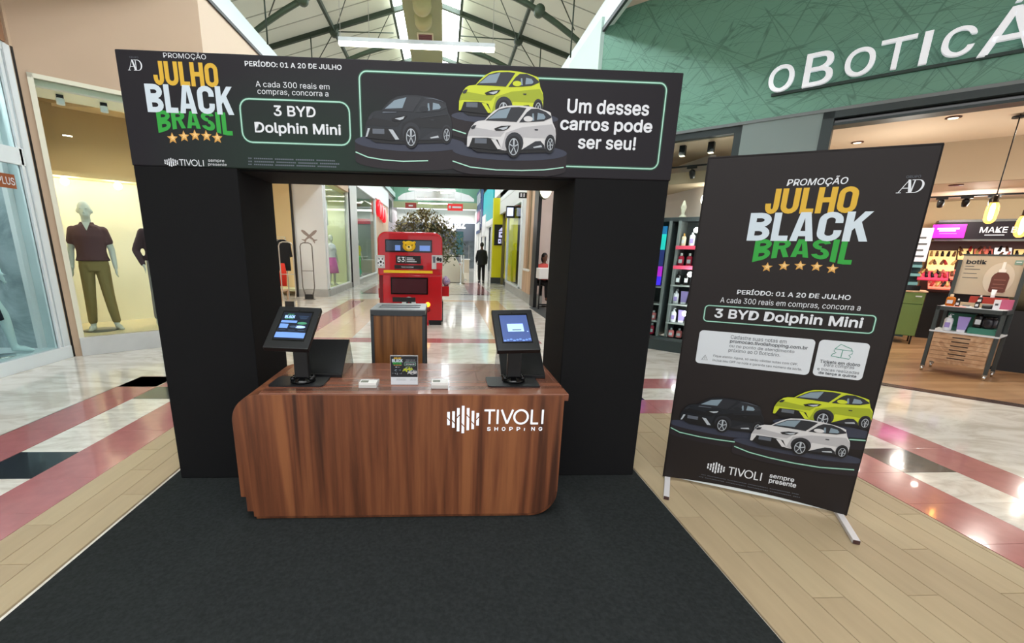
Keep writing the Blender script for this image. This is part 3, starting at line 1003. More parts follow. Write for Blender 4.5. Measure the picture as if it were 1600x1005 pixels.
MB(mat('lilac_grey', (170, 160, 166), .5)).box(-3.8, -3.55, 29.4, 35, 0, 4.9).build('wall_mall_left_end').__setitem__('kind', 'structure')
MB(dark_grey).box(-3.56, -3.52, 30.0, 31.5, 3.2, 4.6).build('wall_mall_left_screen').__setitem__('kind', 'structure')
rs = thing('shop_sign', 'red cluster of letters projecting from the left shop row', 'sign', (-3.5, 25.6, 3.4))
for i in range(3):
    MB(mat('sign_red', (226, 30, 44), .35, emit=(220, 24, 40), es=.5)).lathe([(.36, 0), (.44, .05), (.44, .16), (.36, .20)], -3.55, 24.6 + i * 1.0, 3.55 - .1 * i, 18, 'x').build('letter_block', rs)
# ------------------------------------------------------------------ right diagonal front
wr = MB(green_facade)
wr.box(-.02, 11, -.02, .2, 3.20, 5.04)
wr = tag(wr.build('wall_right_diagonal'), kind='structure')
wr.location = (2.473, 7.633, 0); wr.rotation_euler = (0, 0, R_RZ)
MB(mid_grey, RT).box(-.02, 11, -.035, .05, 3.175, 3.21).build('trim_4').__setitem__('kind', 'structure')
MB(lit_mint).box(2.40, 2.52, 7.62, 9.4, 3.2, 5.0).build('wall_mall_right_bulkhead').__setitem__('kind', 'structure')
MB(grey_panel, RT).box(2.09, 2.93, -.02, .25, 0, 3.18).build('wall_right_column').__setitem__('kind', 'structure')
fr = MB(mat('slate_frame', (50, 60, 60), .45), RT)
fr.box(0, 2.07, -.01, .10, 3.09, 3.18).box(2.0, 2.09, -.01, .10, 0, 3.18).box(0, .08, -.01, .10, 0, 3.18).box(0, 2.07, -.03, .4, 0, .17)
d5 = tag(empty('window_5'), kind='structure')
fr.build('window_frame', d5)
MB(glass, RT).box(.08, 2.0, .03, .04, .17, 3.09).build('glass_pane', d5)
d6 = tag(empty('door_1'), kind='structure')
fr = MB(mat('slate_frame', (50, 60, 60), .45), RT)
fr.box(2.93, 3.04, -.03, .16, 0, 3.18).box(2.93, 11, -.03, .16, 3.10, 3.18).box(2.93, 11, -.0, .22, 3.02, 3.05)
fr.build('door_frame', d6)
MB(black_gloss, RT).box(3.04, 11, .05, .12, 3.04, 3.12).build('shutter_slot', d6)

# shop volume behind the diagonal
shop_ceiling = mat('shop_ceiling', (228, 208, 184), .7)
MB(shop_ceiling, RT).box(-.0, 11, .2, 2.35, 3.10, 3.14).box(0, 11, 2.35, 6.0, 2.58, 2.62).build('ceiling_cosmetics_shop').__setitem__('kind', 'structure')
MB(mat('shop_bulkhead', (178, 158, 132), .7), RT).box(-.0, 11, 2.33, 2.40, 2.55, 3.14).build('wall_cosmetics_bulkhead').__setitem__('kind', 'structure')
MB(mat('shop_back', (226, 204, 166), .65), RT).box(3.2, 11, 5.6, 5.7, 0, 2.6).box(0, 3.2, 2.5, 2.58, 0, 2.6).box(3.1, 3.2, 2.5, 5.7, 0, 2.6).build('wall_cosmetics_back').__setitem__('kind', 'structure')
bulbs('cosmetics_bulb', [tuple(RT @ Vector((s_, 3.7, 2.5))) for s_ in (4.2, 5.0, 6.2)], 45, (1, .94, .84))
points('cosmetics_fill', [tuple(RT @ Vector((s_, d_, 2.3))) for s_, d_ in ((3.7, 1.3), (5.4, 1.3), (4.8, 4.2), (6.4, 4.2))], 16, (1, .94, .84))  # fill lights with no fixture, added to lift the shop ceiling
bulbs('cosmetics_front_bulb', [tuple(RT @ Vector((s_, 1.2, 3.05))) for s_ in (3.6, 4.8, 6.0)], 45, (1, .94, .82))
bulbs('cabinet_bulb', [tuple(RT @ Vector((s_, .12, 3.0))) for s_ in (1.2, 1.7)], 30, (1, .95, .88))
points('cabinet_fill', [tuple(RT @ Vector((1.5, 1.3, 2.4)))], 16, (1, .94, .86))  # added fill light with no fixture, for the upper window
points('shelf_fill', [tuple(RT @ Vector((1.66, .15, z_))) for z_ in (.6, 1.2, 1.85)], 3.5, (1, .95, .9), .04)  # added point lights that brighten the shelves, no strip is built

# ------------------------------------------------------------------ right mall side
rw = MB(cream_wall)
rw.box(2.50, 2.75, 9.4, 12.5, 3.4, 5.0)
rw.box(2.50, 2.7, 14.35, 20.3, 3.05, 5.0).box(2.50, 2.7, 20.2, 22.6, 3.95, 5.0).box(2.50, 2.7, 13.5, 14.35, 0, 5.0)
tag(rw.build('wall_mall_right'), kind='structure')
MB(mat('joint_grey', (190, 190, 186), .6)).box(2.494, 2.50, 14.35, 20.3, 3.55, 3.57).box(2.494, 2.50, 14.35, 20.3, 4.1, 4.12).box(2.494, 2.50, 13.5, 20.3, 4.6, 4.62).build('trim_5').__setitem__('kind', 'structure')
MB(stone_grey).box(2.48, 2.72, 11.9, 17.6, 0, .30).build('baseboard_right').__setitem__('kind', 'structure')
MB(black_metal).box(2.44, 2.53, 11.75, 12.25, .0, 5.0).build('wall_mall_right_column').__setitem__('kind', 'structure')
w7 = tag(empty('window_7'), kind='structure')
fr = MB(light_oak)
fr.box(2.44, 2.60, 12.25, 12.62, .30, 4.9).box(2.44, 2.60, 13.12, 13.5, .30, 4.9).box(2.42, 2.60, 12.25, 13.5, .30, .95).box(2.42, 2.60, 12.25, 13.5, 3.35, 3.5)
fr.build('window_frame', w7, bevel=.01)
MB(white_paint).box(2.40, 2.46, 12.45, 13.3, .93, .99).build('window_sill', w7)
MB(glass).box(2.50, 2.51, 12.62, 13.12, .95, 4.8).build('glass_pane', w7)
MB(mat('taupe_wall', (150, 140, 134), .6)).box(2.9, 2.95, 13.05, 13.6, .3, 4.9).build('back_panel', w7)
w8 = tag(empty('window_8'), kind='structure')
MB(white_metal).box(2.46, 2.54, 14.35, 14.5, .30, 3.05).box(2.46, 2.54, 17.45, 17.6, .30, 3.05).box(2.46, 2.54, 14.35, 17.6, .28, .34).build('window_frame', w8)
MB(glass).box(2.50, 2.51, 14.5, 17.45, .34, 3.05).build('glass_pane', w8)
MB(mat('moss_wall', (112, 104, 66), .6)).box(4.6, 4.7, 14.3, 20, .0, 3.1).box(2.6, 4.7, 19.9, 20, 0, 3.1).box(2.6, 4.7, 14.3, 20, 3.05, 3.1).build('window_box', w8)
bulbs('mall_window_bulb', [(3.3, 15.4, 2.95), (3.3, 17, 2.95)], 45, (1, .92, .8))
acid = mat('acid_yellow', (226, 220, 20), .5)
d2 = tag(empty('door_2'), kind='structure')
MB(acid).box(2.22, 2.78, 20.3, 20.6, .28, 3.75).box(2.72, 2.9, 17.6, 20.3, .28, 3.75).build('yellow_portal', d2)
MB(dark_grey).box(2.20, 2.80, 20.28, 20.62, 0, .28).box(2.70, 2.92, 17.6, 20.28, 0, .28).build('portal_base', d2)
MB(cream_wall).box(2.50, 2.9, 17.6, 20.3, 3.75, 3.95).build('portal_soffit', d2)
for y_ in (19.0, 19.6): MB(dark_grey).box(2.66, 2.69, y_, y_ + .04, .5, 1.9).build('door_handle', d2)
ps = thing('menu_sign', 'black panel with white cup symbols on the yellow portal', 'sign', (2.5, 20.25, 2.2))
MB(black_metal).box(2.28, 2.77, 20.22, 20.30, 1.72, 2.62).build('panel', ps)
sh = Sheet((2.28, 20.22, 1.72), (1, 0, 0), (0, 0, 1), (0, -1, 0), .006)
lav = mat('symbol_white', (214, 214, 250), .4, emit=(200, 200, 255), es=.5)
sh.rect(.20, .34, .44, .60, lav); sh.poly([(.18, .63), (.32, .78), (.46, .63)], lav); sh.rect(.18, .08, .30, .28, lav); sh.rect(.34, .08, .46, .28, lav)
sh.ell(.24, .18, .03, .04, ink_black, 2, 10); sh.ell(.40, .18, .03, .04, ink_black, 2, 10); sh.ell(.32, .48, .05, .05, ink_black, 2, 10)
sh.build('symbols', ps)
ls = thing('lightbox_sign', 'small black-framed lightbox projecting above the right shop window', 'sign', (2.3, 16.3, 2.8))
MB(black_metal).box(2.20, 2.5, 16.0, 16.15, 2.62, 3.02).build('casing', ls)
MB(mat('lightbox_face', (226, 232, 255), .4, emit=(200, 212, 250), es=.8)).box(2.225, 2.44, 15.985, 16.0, 2.68, 2.96).build('lit_face', ls)
es_ = thing('exit_sign', 'small black sign with white symbols on the cream wall right', 'sign', (2.3, 13.8, 3.3))
MB(black_metal).box(2.24, 2.5, 13.68, 13.72, 3.03, 3.19).build('panel', es_)
MB(ink_white).box(2.28, 2.33, 13.672, 13.68, 3.06, 3.16).box(2.37, 2.41, 13.672, 13.68, 3.06, 3.16).build('symbols', es_)
# teal and navy fronts further on
MB(mat('teal_front', (0, 176, 186), .5)).box(2.44, 2.6, 22.7, 28.2, 3.2, 5.62).box(2.44, 2.6, 22.7, 26.0, 2.9, 3.2).build('wall_mall_right_teal').__setitem__('kind', 'structure')
MB(white_paint).box(2.42, 2.6, 22.6, 28.6, 2.75, 3.05).box(2.40, 2.6, 26.2, 28.6, 2.3, 3.5).build('trim_6').__setitem__('kind', 'structure')
MB(mat('navy_front', (22, 52, 118), .5)).box(2.40, 2.6, 28.3, 29.6, 2.9, 5.7).build('wall_mall_right_navy').__setitem__('kind', 'structure')
sh = Sheet((2.38, 29.6, 2.6), (0, 1, 0), (0, 0, 1), (-1, 0, 0), .01)
ppink = mat('poster_pink', (222, 120, 160), .5)
sh.rect(0, 0, 3.4, 2.8, mat('poster_blue', (66, 84, 130), .5))
for i in range(4):
    sh.rect(.2 + i * .8, 1.9, .65 + i * .8, 2.6, ink_white, 2); sh.ell(.6 + i * .7, 1.1, .34, .34, ppink, 3, 12)
sh.rect(.2, .2, 3.2, .7, ink_white, 2)
pst = sh.build('poster', None); tag(pst, 'blue and pink picture poster high on the far right shop row', 'poster')
fw_ = MB(white_paint)
for k in range(5): fw_.box(2.42, 2.56, 22.9 + k * 2.6, 23.1 + k * 2.6, 0, 2.8)
fw_.box(2.42, 2.56, 33, 35, 0, 5.0)
tag(fw_.build('wall_mall_right_far'), kind='structure')
MB(mat('far_shop_dim', (150, 150, 142), .5)).box(3.6, 3.7, 22.6, 35, 0, 3).build('wall_far_shops_back').__setitem__('kind', 'structure')
area('far_shops_light', (3.1, 28, 2.7), (0, 0, 0), .9, 10, 60, (1, .98, .95))
area('far_shops_light_left', (-3.2, 27, 3.8), (0, R(-20), 0), .5, 6, 30, (1, .98, .95))
# open store with the white desk
MB(mat('mauve_plaster', (214, 202, 198), .7, noise=.06, nscale=1.5)).box(4.4, 4.5, 7.6, 12.5, 0, 5).box(2.56, 4.5, 12.9, 13.0, 0, 5).build('wall_mauve_store').__setitem__('kind', 'structure')
MB(dark_grey).box(2.35, 2.75, 7.7, 11.75, .0, .012).build('threshold_strip', floor)
bulbs('store_bulb', [(3.4, 9.6, 4.6), (3.4, 11.2, 4.6)], 90, (1, .95, .9))
_lx, _, _lz = (2.508, 11.3, 3.009)
sc = thing('wall_lamp', 'white oval wall lamp high beside the arch opening', 'lamp', (2.7, 11.2, 3.35))
MB(dark_green_steel).lathe([(.02, 0), (.14, .02), (.16, .06), (.16, .12)], _lx, 11.3, _lz, 24, 'y', 1, 1.6).build('backplate', sc)
MB(mat('oval_glow', (255, 250, 225), .4, emit=(255, 246, 214), es=1.6)).lathe([(.15, .0), (.14, -.03), (.08, -.06), (.02, -.07)], _lx, 11.3, _lz, 24, 'y', 1, 1.6).build('lamp_shade', sc)

# ------------------------------------------------------------------ ceiling and vault
c = MB(mat('plaza_ceiling', (214, 204, 190), .7))
c.box(-12, -3.5, -7, 41, 5.02, 5.12).box(2.5, 16, -7, 41, 5.02, 5.12)
ceiling = tag(c.build('ceiling'), kind='structure')
MB(mat('fascia_white', (214, 232, 230), .4)).box(-3.56, -3.44, -7, 36, 4.98, 5.30).box(2.44, 2.56, -7, 36, 4.86, 5.24).build('fascia', ceiling)
MB(black_metal).box(-3.46, -3.42, -7, 36, 4.93, 4.98).box(2.42, 2.46, -7, 36, 4.80, 4.86).build('shadow_gap', ceiling)
CX = -.42
def rz(ax): return 7.15 - .300 * ax
def roof_slab(x0, x1, t0, t1):
    # strip of roof between |x| offsets, both sides
    out = []
    for s in (-1, 1):
        a, b = CX + s * x0, CX + s * x1
        out.append(((a, rz(x0)), (b, rz(x1))))
    return out
for s in (-1, 1):
    pts = [(CX + s * .78, rz(.78) + .10), (CX + s * 4.6, rz(4.6) + .10), (CX + s * 4.6, rz(4.6) + .16), (CX + s * .78, rz(.78) + .16)]
    MB(roof_sheet).prism(pts, -7, 33, 'xz').build('roof_panel', ceiling)
    # standing seams running up the slope
    for k in range(46):
        y = 3.0 + k * .65
        q = [(CX + s * .8, rz(.8) + .085), (CX + s * 4.5, rz(4.5) + .085), (CX + s * 4.5, rz(4.5) + .10), (CX + s * .8, rz(.8) + .10)]
        MB(rib_mat).prism(q, y, y + .016, 'xz').build('roof_seam', ceiling)
    pts = [(CX + s * .22, rz(.22) + .10), (CX + s * .78, rz(.78) + .10), (CX + s * .78, rz(.78) + .14), (CX + s * .22, rz(.22) + .14)]
    for k in range(14):
        y0 = 1.0 + 2.3 * k
        MB(sky_panel).prism(pts, y0, y0 + 2.26, 'xz').build('skylight_panel', ceiling)
    MB(dark_green_steel).box(CX + s * .80 - .03, CX + s * .80 + .03, 1, 33, rz(.8) - .02, rz(.8) + .06).build('purlin', ceiling)
    MB(dark_green_steel).box(CX + s * 2.2 - .03, CX + s * 2.2 + .03, 1, 33, rz(2.2) - .06, rz(2.2) + .03).build('purlin', ceiling)
for k in range(8):
    y = 12.0 + 2.9 * (k - 1)
    for s in (-1, 1):
        q = [(CX + s * .25, rz(.25) - .03), (CX + s * 4.5, rz(4.5) - .03), (CX + s * 4.5, rz(4.5) + .07), (CX + s * .25, rz(.25) + .07)]
        MB(dark_green_steel).prism(q, y - .04, y + .04, 'xz').build('rafter', ceiling)
        nd = MB(dark_green_steel)
        nd.lathe([(.02, -.09), (.11, -.07), (.11, .07), (.02, .09)], CX + s * 2.2, y, rz(2.2) - .05, 14, 'y')
        nd.build('truss_node', ceiling)
        rods = MB(dark_green_steel)
        rods.tube([(CX + s * 2.2, y, rz(2.2) - .05), (CX + s * .8, y, rz(2.2) - .02)], .012, 6)
        rods.tube([(CX + s * 2.2, y, rz(2.2) - .05), (CX + s * 3.1, y + 1.2, rz(3.1) - .25)], .012, 6)
        rods.tube([(CX + s * .85, y, rz(.8)), (CX + s * 2.2, y + 2.9, rz(2.2) - .1)], .010, 6)
        rods.tube([(CX + s * 2.75, y, rz(2.75) + .02), (CX + s * 2.75, y, 5.0)], .014, 6)
        rods.build('tie_rod', ceiling)
    ya = y + .4
    arc = []
    for i in range(25):
        xx = -3.4 + 6.8 * i / 24
        arc.append((CX + xx, 6.40 - .113 * xx * xx))
    arc2 = [(a, b + .11) for a, b in reversed(arc)]
    vs = [(a, ya - .035, b) for a, b in arc] + [(a, ya - .035, b + .09) for a, b in arc] + [(a, ya + .035, b) for a, b in arc] + [(a, ya + .035, b + .09) for a, b in arc]
    n_ = 25
    fs = []
    for i in range(n_ - 1):
        fs += [(i, i + 1, n_ + i + 1, n_ + i), (2 * n_ + i + 1, 2 * n_ + i, 3 * n_ + i, 3 * n_ + i + 1), (i, 2 * n_ + i, 2 * n_ + i + 1, i + 1), (n_ + i, n_ + i + 1, 3 * n_ + i + 1, 3 * n_ + i)]
    q = MB(mat('arch_green', (58, 74, 56), .5)).add(vs, fs, True)
    q.build('arched_beam', ceiling)
    q = MB(mat('arch_green', (58, 74, 56), .5))
    for s in (-1, 1): q.lathe([(.02, -.08), (.10, -.06), (.10, .06), (.02, .08)], CX + s * 2.2, ya, 6.40 - .113 * 4.84 + .05, 14, 'y')
    q.build('truss_node', ceiling)
# service duct hanging down the middle of the vault
du = MB(olive_duct).box(-.787, -.053, 1, 33, 5.84, 6.04)
du.build('duct', ceiling)
for y in (10.4, 16.5, 22):
    MB(mat('vent_rim', (226, 222, 190), .4)).box(-.58, -.24, y, y + .5, 5.815, 5.84).build('vent_frame', ceiling)
    q = MB(maroon)
    for i in range(6): q.box(-.55, -.27, y + .03 + i * .075, y + .075 + i * .075, 5.80, 5.82)
    q.build('vent_louvre', ceiling)
for y in (9.2, 9.75, 12.4, 12.95, 13.5):
    MB(mat('duct_pale', (182, 180, 130), .5)).lathe([(.10, -.10), (.17, -.08), (.17, .12), (.12, .16)], -.42, y, 5.80, 20, 'y').build('drum_diffuser', ceiling)
# green gable end and the bright curved bulkhead before it
MB(mint).box(-8, 8, 33, 33.1, 4.35, 8).build('wall_far_gable').__setitem__('kind', 'structure')
cb = []
for i in range(17):
    t = i / 16
    cb.append((-3.0 + 5.0 * t, 4.75 + .55 * min(1, 2.6 * min(t, 1 - t)) ** .5))
MB(white_paint).prism([(x_, z_) for x_, z_ in cb] + [(2.0, 4.6), (-3.0, 4.6)], 30.4, 30.6, 'xz').build('wall_far_arch').__setitem__('kind', 'structure')
MB(mat('sage_far', (168, 178, 138), .6)).box(-8, 8, 32.6, 32.7, 4.30, 4.72).build('wall_far_band').__setitem__('kind', 'structure')
MB(cream_wall).box(-8, 8, 36, 36.1, 3.55, 4.5).build('wall_far').__setitem__('kind', 'structure')
MB(mat('slate_blue', (84, 92, 106), .5)).box(-8, 8, 35.9, 36.0, 2.2, 3.5).build('wall_far_sign_band').__setitem__('kind', 'structure')
MB(mat('far_store', (120, 132, 140), .5, noise=.3, nscale=3)).box(-8, 8, 37.8, 38, 0, 3.6).build('wall_far_store').__setitem__('kind', 'structure')
area('far_hall_light', (-.5, 34.5, 4.2), (0, 0, 0), 6, 2, 160, (1, .98, .94))

# ------------------------------------------------------------------ promotional arch
arch = thing('promotional_arch', 'black fabric arch with two square pillars and printed car raffle header', 'arch', (-.195, 2.93, 0))
MB(black_cloth).box(-1.709, -1.152, 2.668, 3.186, .008, 1.916).build('pillar', arch, bevel=.006)
MB(black_cloth).box(.762, 1.320, 2.668, 3.186, .008, 1.916).build('pillar', arch, bevel=.006)
hd_print = print_mat('header_print', (26, 22, 28), (24, 48, 36), -.55, 1.95, .9, .5)
header = MB(hd_print).box(-1.712, 1.326, 2.664, 3.19, 1.914, 2.476).build('header', arch, bevel=.006)
MB(black_cloth).box(-1.70, 1.31, 2.70, 3.18, 1.906, 1.915).build('header_underside', arch)
sh = Sheet((-1.709, 2.664, 1.914), (1, 0, 0), (0, 0, 1), (0, -1, 0))
# lettering, each printed line a part
def liner(sh_, parent):
    def f(*a, **k):
        sh_.text(*a, **k)
        return sh_.build('printed_line', parent)
    return f
T = liner(sh, header)
T('PROMOÇÃO', (0.241, 0.5225, 0.458, 0.5585), ink_white, .008)
T('PERÍODO: 01 A 20 DE JULHO', (0.654, 0.5055, 1.159, 0.5365), ink_white, .02)
T('A cada 300 reais em', (0.7005, 0.4095, 1.0895, 0.438), ink_white, .005)
T('compras, concorra a', (0.707, 0.3685, 1.082, 0.3965), ink_white, .005)
T('3 BYD', (0.784, 0.2705, 1.008, 0.3235), ink_white, .03)
T('Dolphin Mini', (0.6765, 0.1725, 1.14, 0.24), ink_white, .028)
T('Um desses', (2.3925, 0.338, 2.86, 0.411), ink_white, .03)
T('carros pode', (2.359, 0.2355, 2.8895, 0.3185), ink_white, .03)
T('ser seu!', (2.4685, 0.157, 2.804, 0.2265), ink_white, .03)
ad_logo(sh, (0.0525, 0.464, 0.127, 0.5145), ink_white); sh.build('printed_monogram', header)
T('GRUPO', (0.0685, 0.522, 0.1135, 0.529), ink_grey, .0)
T('sempre', (0.408, 0.0265, 0.4945, 0.0415), ink_white, .0)
T('presente', (0.406, 0.0075, 0.5055, 0.0235), ink_white, .0)
tivoli(sh, (0.252, 0.006, 0.383, 0.038), ink_white); sh.build('printed_wordmark', header)
mall_logo(sh, (0.1735, -0.001, 0.245, 0.0435), ink_white); sh.build('printed_bar_emblem', header)
for a, b in (((0.626, 0.054), (1.101, 0.067)), ((0.625, 0.038), (1.125, 0.048)), ((0.623, 0.023), (1.107, 0.033))):
    n_ = 46
    for i in range(n_):
        t = i / n_
        if (i * 7) % 11 == 3: continue
        x_ = a[0] + (b[0] - a[0]) * t
        sh.rect(x_, a[1] - .0035, x_ + (b[0] - a[0]) / n_ * .8, a[1] + .0035, ink_grey)
sh.build('fine_print', header)['kind'] = 'stuff'
sh.word('JULHO', (0.1775, 0.4, 0.5095, 0.5135), ink_yellow, layer=1); sh.build('printed_word', header)
sh.word('BRASIL', (0.164, 0.167, 0.5555, 0.2795), ink_green, layer=1, bot=lambda f: .26 * (1 - min(1, abs(f - .45) / .45) ** 2)); sh.build('printed_word', header)
sh.word('BLACK', (0.1235, 0.2685, 0.5745, 0.4045), ink_ice, layer=2); sh.build('printed_word', header)
for c_ in ((0.233, 0.143), (0.295, 0.154), (0.354, 0.161), (0.414, 0.16), (0.471, 0.152)):
    sh.star(c_[0], c_[1], .030, ink_gold, 1); sh.star(c_[0] + .002, c_[1] + .003, .017, ink_gold2, 2); sh.build('printed_star', header)
# neon outlines
b_ = (0.608, 0.136, 1.1905, 0.3505)
sh.rrect(b_[0], b_[1], b_[2], b_[3], .05, .016, ink_halo, 1)
sh.rrect(b_[0], b_[1], b_[2], b_[3], .05, .007, ink_neon, 2); sh.build('printed_outline', header)
p0, p1 = (1.251, 0.172), (1.25, 0.507)
q0, q1 = (2.979, 0.062), (2.951, 0.513)
lx, top, rx, bt = (p0[0] + p1[0]) / 2, (2.077, 0.505)[1], q1[0] - .005, (2.694, 0.062)[1]
path = [(lx, p0[1]), (lx, top - .04)] + [(lx + .04 - .04 * math.cos(R(a)), top - .04 + .04 * math.sin(R(a))) for a in range(15, 91, 15)]
path += [(rx - .04, top)] + [(rx - .04 + .04 * math.sin(R(a)), top - .04 + .04 * math.cos(R(a))) for a in range(15, 91, 15)]
path += [(rx, bt + .04)] + [(rx - .04 + .04 * math.cos(R(a)), bt + .04 - .04 * math.sin(R(a))) for a in range(15, 91, 15)] + [((2.409, 0.057)[0], bt)]
sh.line(path, .018, ink_halo, 1); sh.line(path, .007, ink_neon, 2)
sh.build('printed_outline', header)
# podiums and cars
def podium(a, b, ytop, rx_, ry_, drop, light=None, floor_v=.004):
    cx_ = (a + b) / 2
    pts = [(cx_ + (b - a) / 2 * math.cos(R(t)), ytop + ry_ * math.sin(R(t))) for t in range(180, 361, 12)]
    side = [(cx_ - (b - a) / 2, ytop)] + pts + [(b, max(floor_v, ytop - drop))] + [(x_, max(floor_v, y_ - drop)) for x_, y_ in reversed(pts)] + [(a, max(floor_v, ytop - drop))]
    return cx_, pts, side
def draw_podium(sh, a, b, ytop, ry_, drop, lt, layer, floor_v=.004, lw=.006):
    cx_, pts, side = podium(a, b, ytop, 0, ry_, drop, floor_v=floor_v)
    for i in range(len(pts) - 1):
        (x0, y0), (x1, y1) = pts[i], pts[i + 1]
        sh.poly([(x0, y0), (x1, y1), (x1, max(floor_v, y1 - drop)), (x0, max(floor_v, y0 - drop))], podium_side, layer)
    sh.ell(cx_, ytop, (b - a) / 2, ry_, podium_top, layer + 1, 36)
    if lt: sh.line([(x_, y_) for x_, y_ in lt], lw, ink_neon, layer + 2)
py = (1.516, 0.164); pa = (1.214, 0.145); pb = (1.824, 0.154)
draw_podium(sh, pa[0], pb[0], py[1] - .005, .045, .10, [(1.216, 0.103), (1.282, 0.078), (1.371, 0.066), (1.479, 0.062), (1.619, 0.069)], 3); sh.build('printed_podium', header)
ya_ = (1.747, 0.304); yb_ = (2.346, 0.308)
draw_podium(sh, ya_[0], yb_[0], ya_[1], .035, .09, [(1.755, 0.234), (1.83, 0.215)], 2); sh.build('printed_podium', header)
wa = (1.756, 0.118); wb = (2.408, 0.124); wy = (2.079, 0.128)
draw_podium(sh, wa[0], wb[0], wy[1], .045, .09, [(1.757, 0.071), (1.859, 0.042), (2.006, 0.031), (2.154, 0.032), (2.284, 0.039), (2.394, 0.055)], 6); sh.build('printed_podium', header)
car_print(sh, (1.788, 0.285, 2.255, 0.534), car_lime, car_lime2, 6); sh.build('printed_car', header)
car_print(sh, (1.273, 0.131, 1.751, 0.396), car_black, car_black2, 9, True); sh.build('printed_car', header)
car_print(sh, (1.836, 0.098, 2.335, 0.363), car_white, car_white2, 17); sh.build('printed_car', header)

# ------------------------------------------------------------------ service desk
desk = thing('service_counter', 'walnut veneer counter with rounded corners and white mall logo under the arch', 'counter', (-.2, 2.5, 0))
XL0, XR0 = -1.104, .668
def arc_pts(cx, cz, r, a0, a1, n=10): return [(cx + r * math.cos(R(a0 + (a1 - a0) * i / n)), cz + r * math.sin(R(a0 + (a1 - a0) * i / n))) for i in range(n + 1)]
face = arc_pts(XL0 + .15, .749 - .15, .15, 180, 90) + [(XR0 - .01, .749), (XR0 - .01, .17)] + arc_pts(XR0 - .01 - .15, .03 + .14, .14, 0, -90) + [(-1.045, .03), (-1.045, .064), (-1.078, .064), (-1.078, .155), (XL0, .155)]
MB(walnut_v).prism(face, 2.196, 2.222, 'xz').build('front_panel', desk, bevel=.0015, seg=1)
# outer shell seen behind the panel edge at lower right, plinth
shell = [(XR0 - .006, .72), (XR0 - .006, .165)] + arc_pts(XR0 - .156, .159, .15, 0, -90) + [(-1.04, .009), (-1.04, .03), (XR0 - .17, .03)] + arc_pts(XR0 - .156, .15, .12, -90, 0) + [(XR0 - .036, .72)]
MB(walnut_v).prism(shell, 2.212, 2.80, 'xz').build('side_shell', desk, smooth_all=False)
left = [(XL0, .155), (XL0, .599)] + arc_pts(XL0 + .15, .599, .15, 180, 90)[1:] + [(XL0 + .15, .719)] + arc_pts(XL0 + .15, .599, .12, 90, 180)[1:] + [(XL0 + .03, .155)]
MB(walnut_v).prism(left, 2.222, 2.833, 'xz').build('curved_side', desk)
MB(walnut_h).box(XL0 + .15, XR0 - .01, 2.197, 2.833, .722, .755).box(XR0 - .012, XR0 + .012, 2.196, 2.833, .717, .755).build('top', desk, bevel=.0015, seg=1)
MB(walnut_v).box(-1.078, -1.05, 2.222, 2.80, .064, .155).box(-1.045, -1.02, 2.222, 2.80, .009, .064).build('stepped_foot', desk)
sh = Sheet((0, 2.195, 0), (1, 0, 0), (0, 0, 1), (0, -1, 0), .002)
mall_logo(sh, (.026, .532, .198, .690), sign_white); sh.build('bar_emblem', desk)
tivoli(sh, (.226, .585, .549, .668), sign_white, w=.085); sh.build('wordmark', desk)
T = sh.text
for i, ch in enumerate('SHOPPiNG'):
    xx = .243 + i * .0405
    T(ch, (xx, .546, xx + (.02 if ch != 'i' else .006), .568 if ch != 'i' else .562), sign_white, .03)
sh.build('wordmark_subtitle', desk)

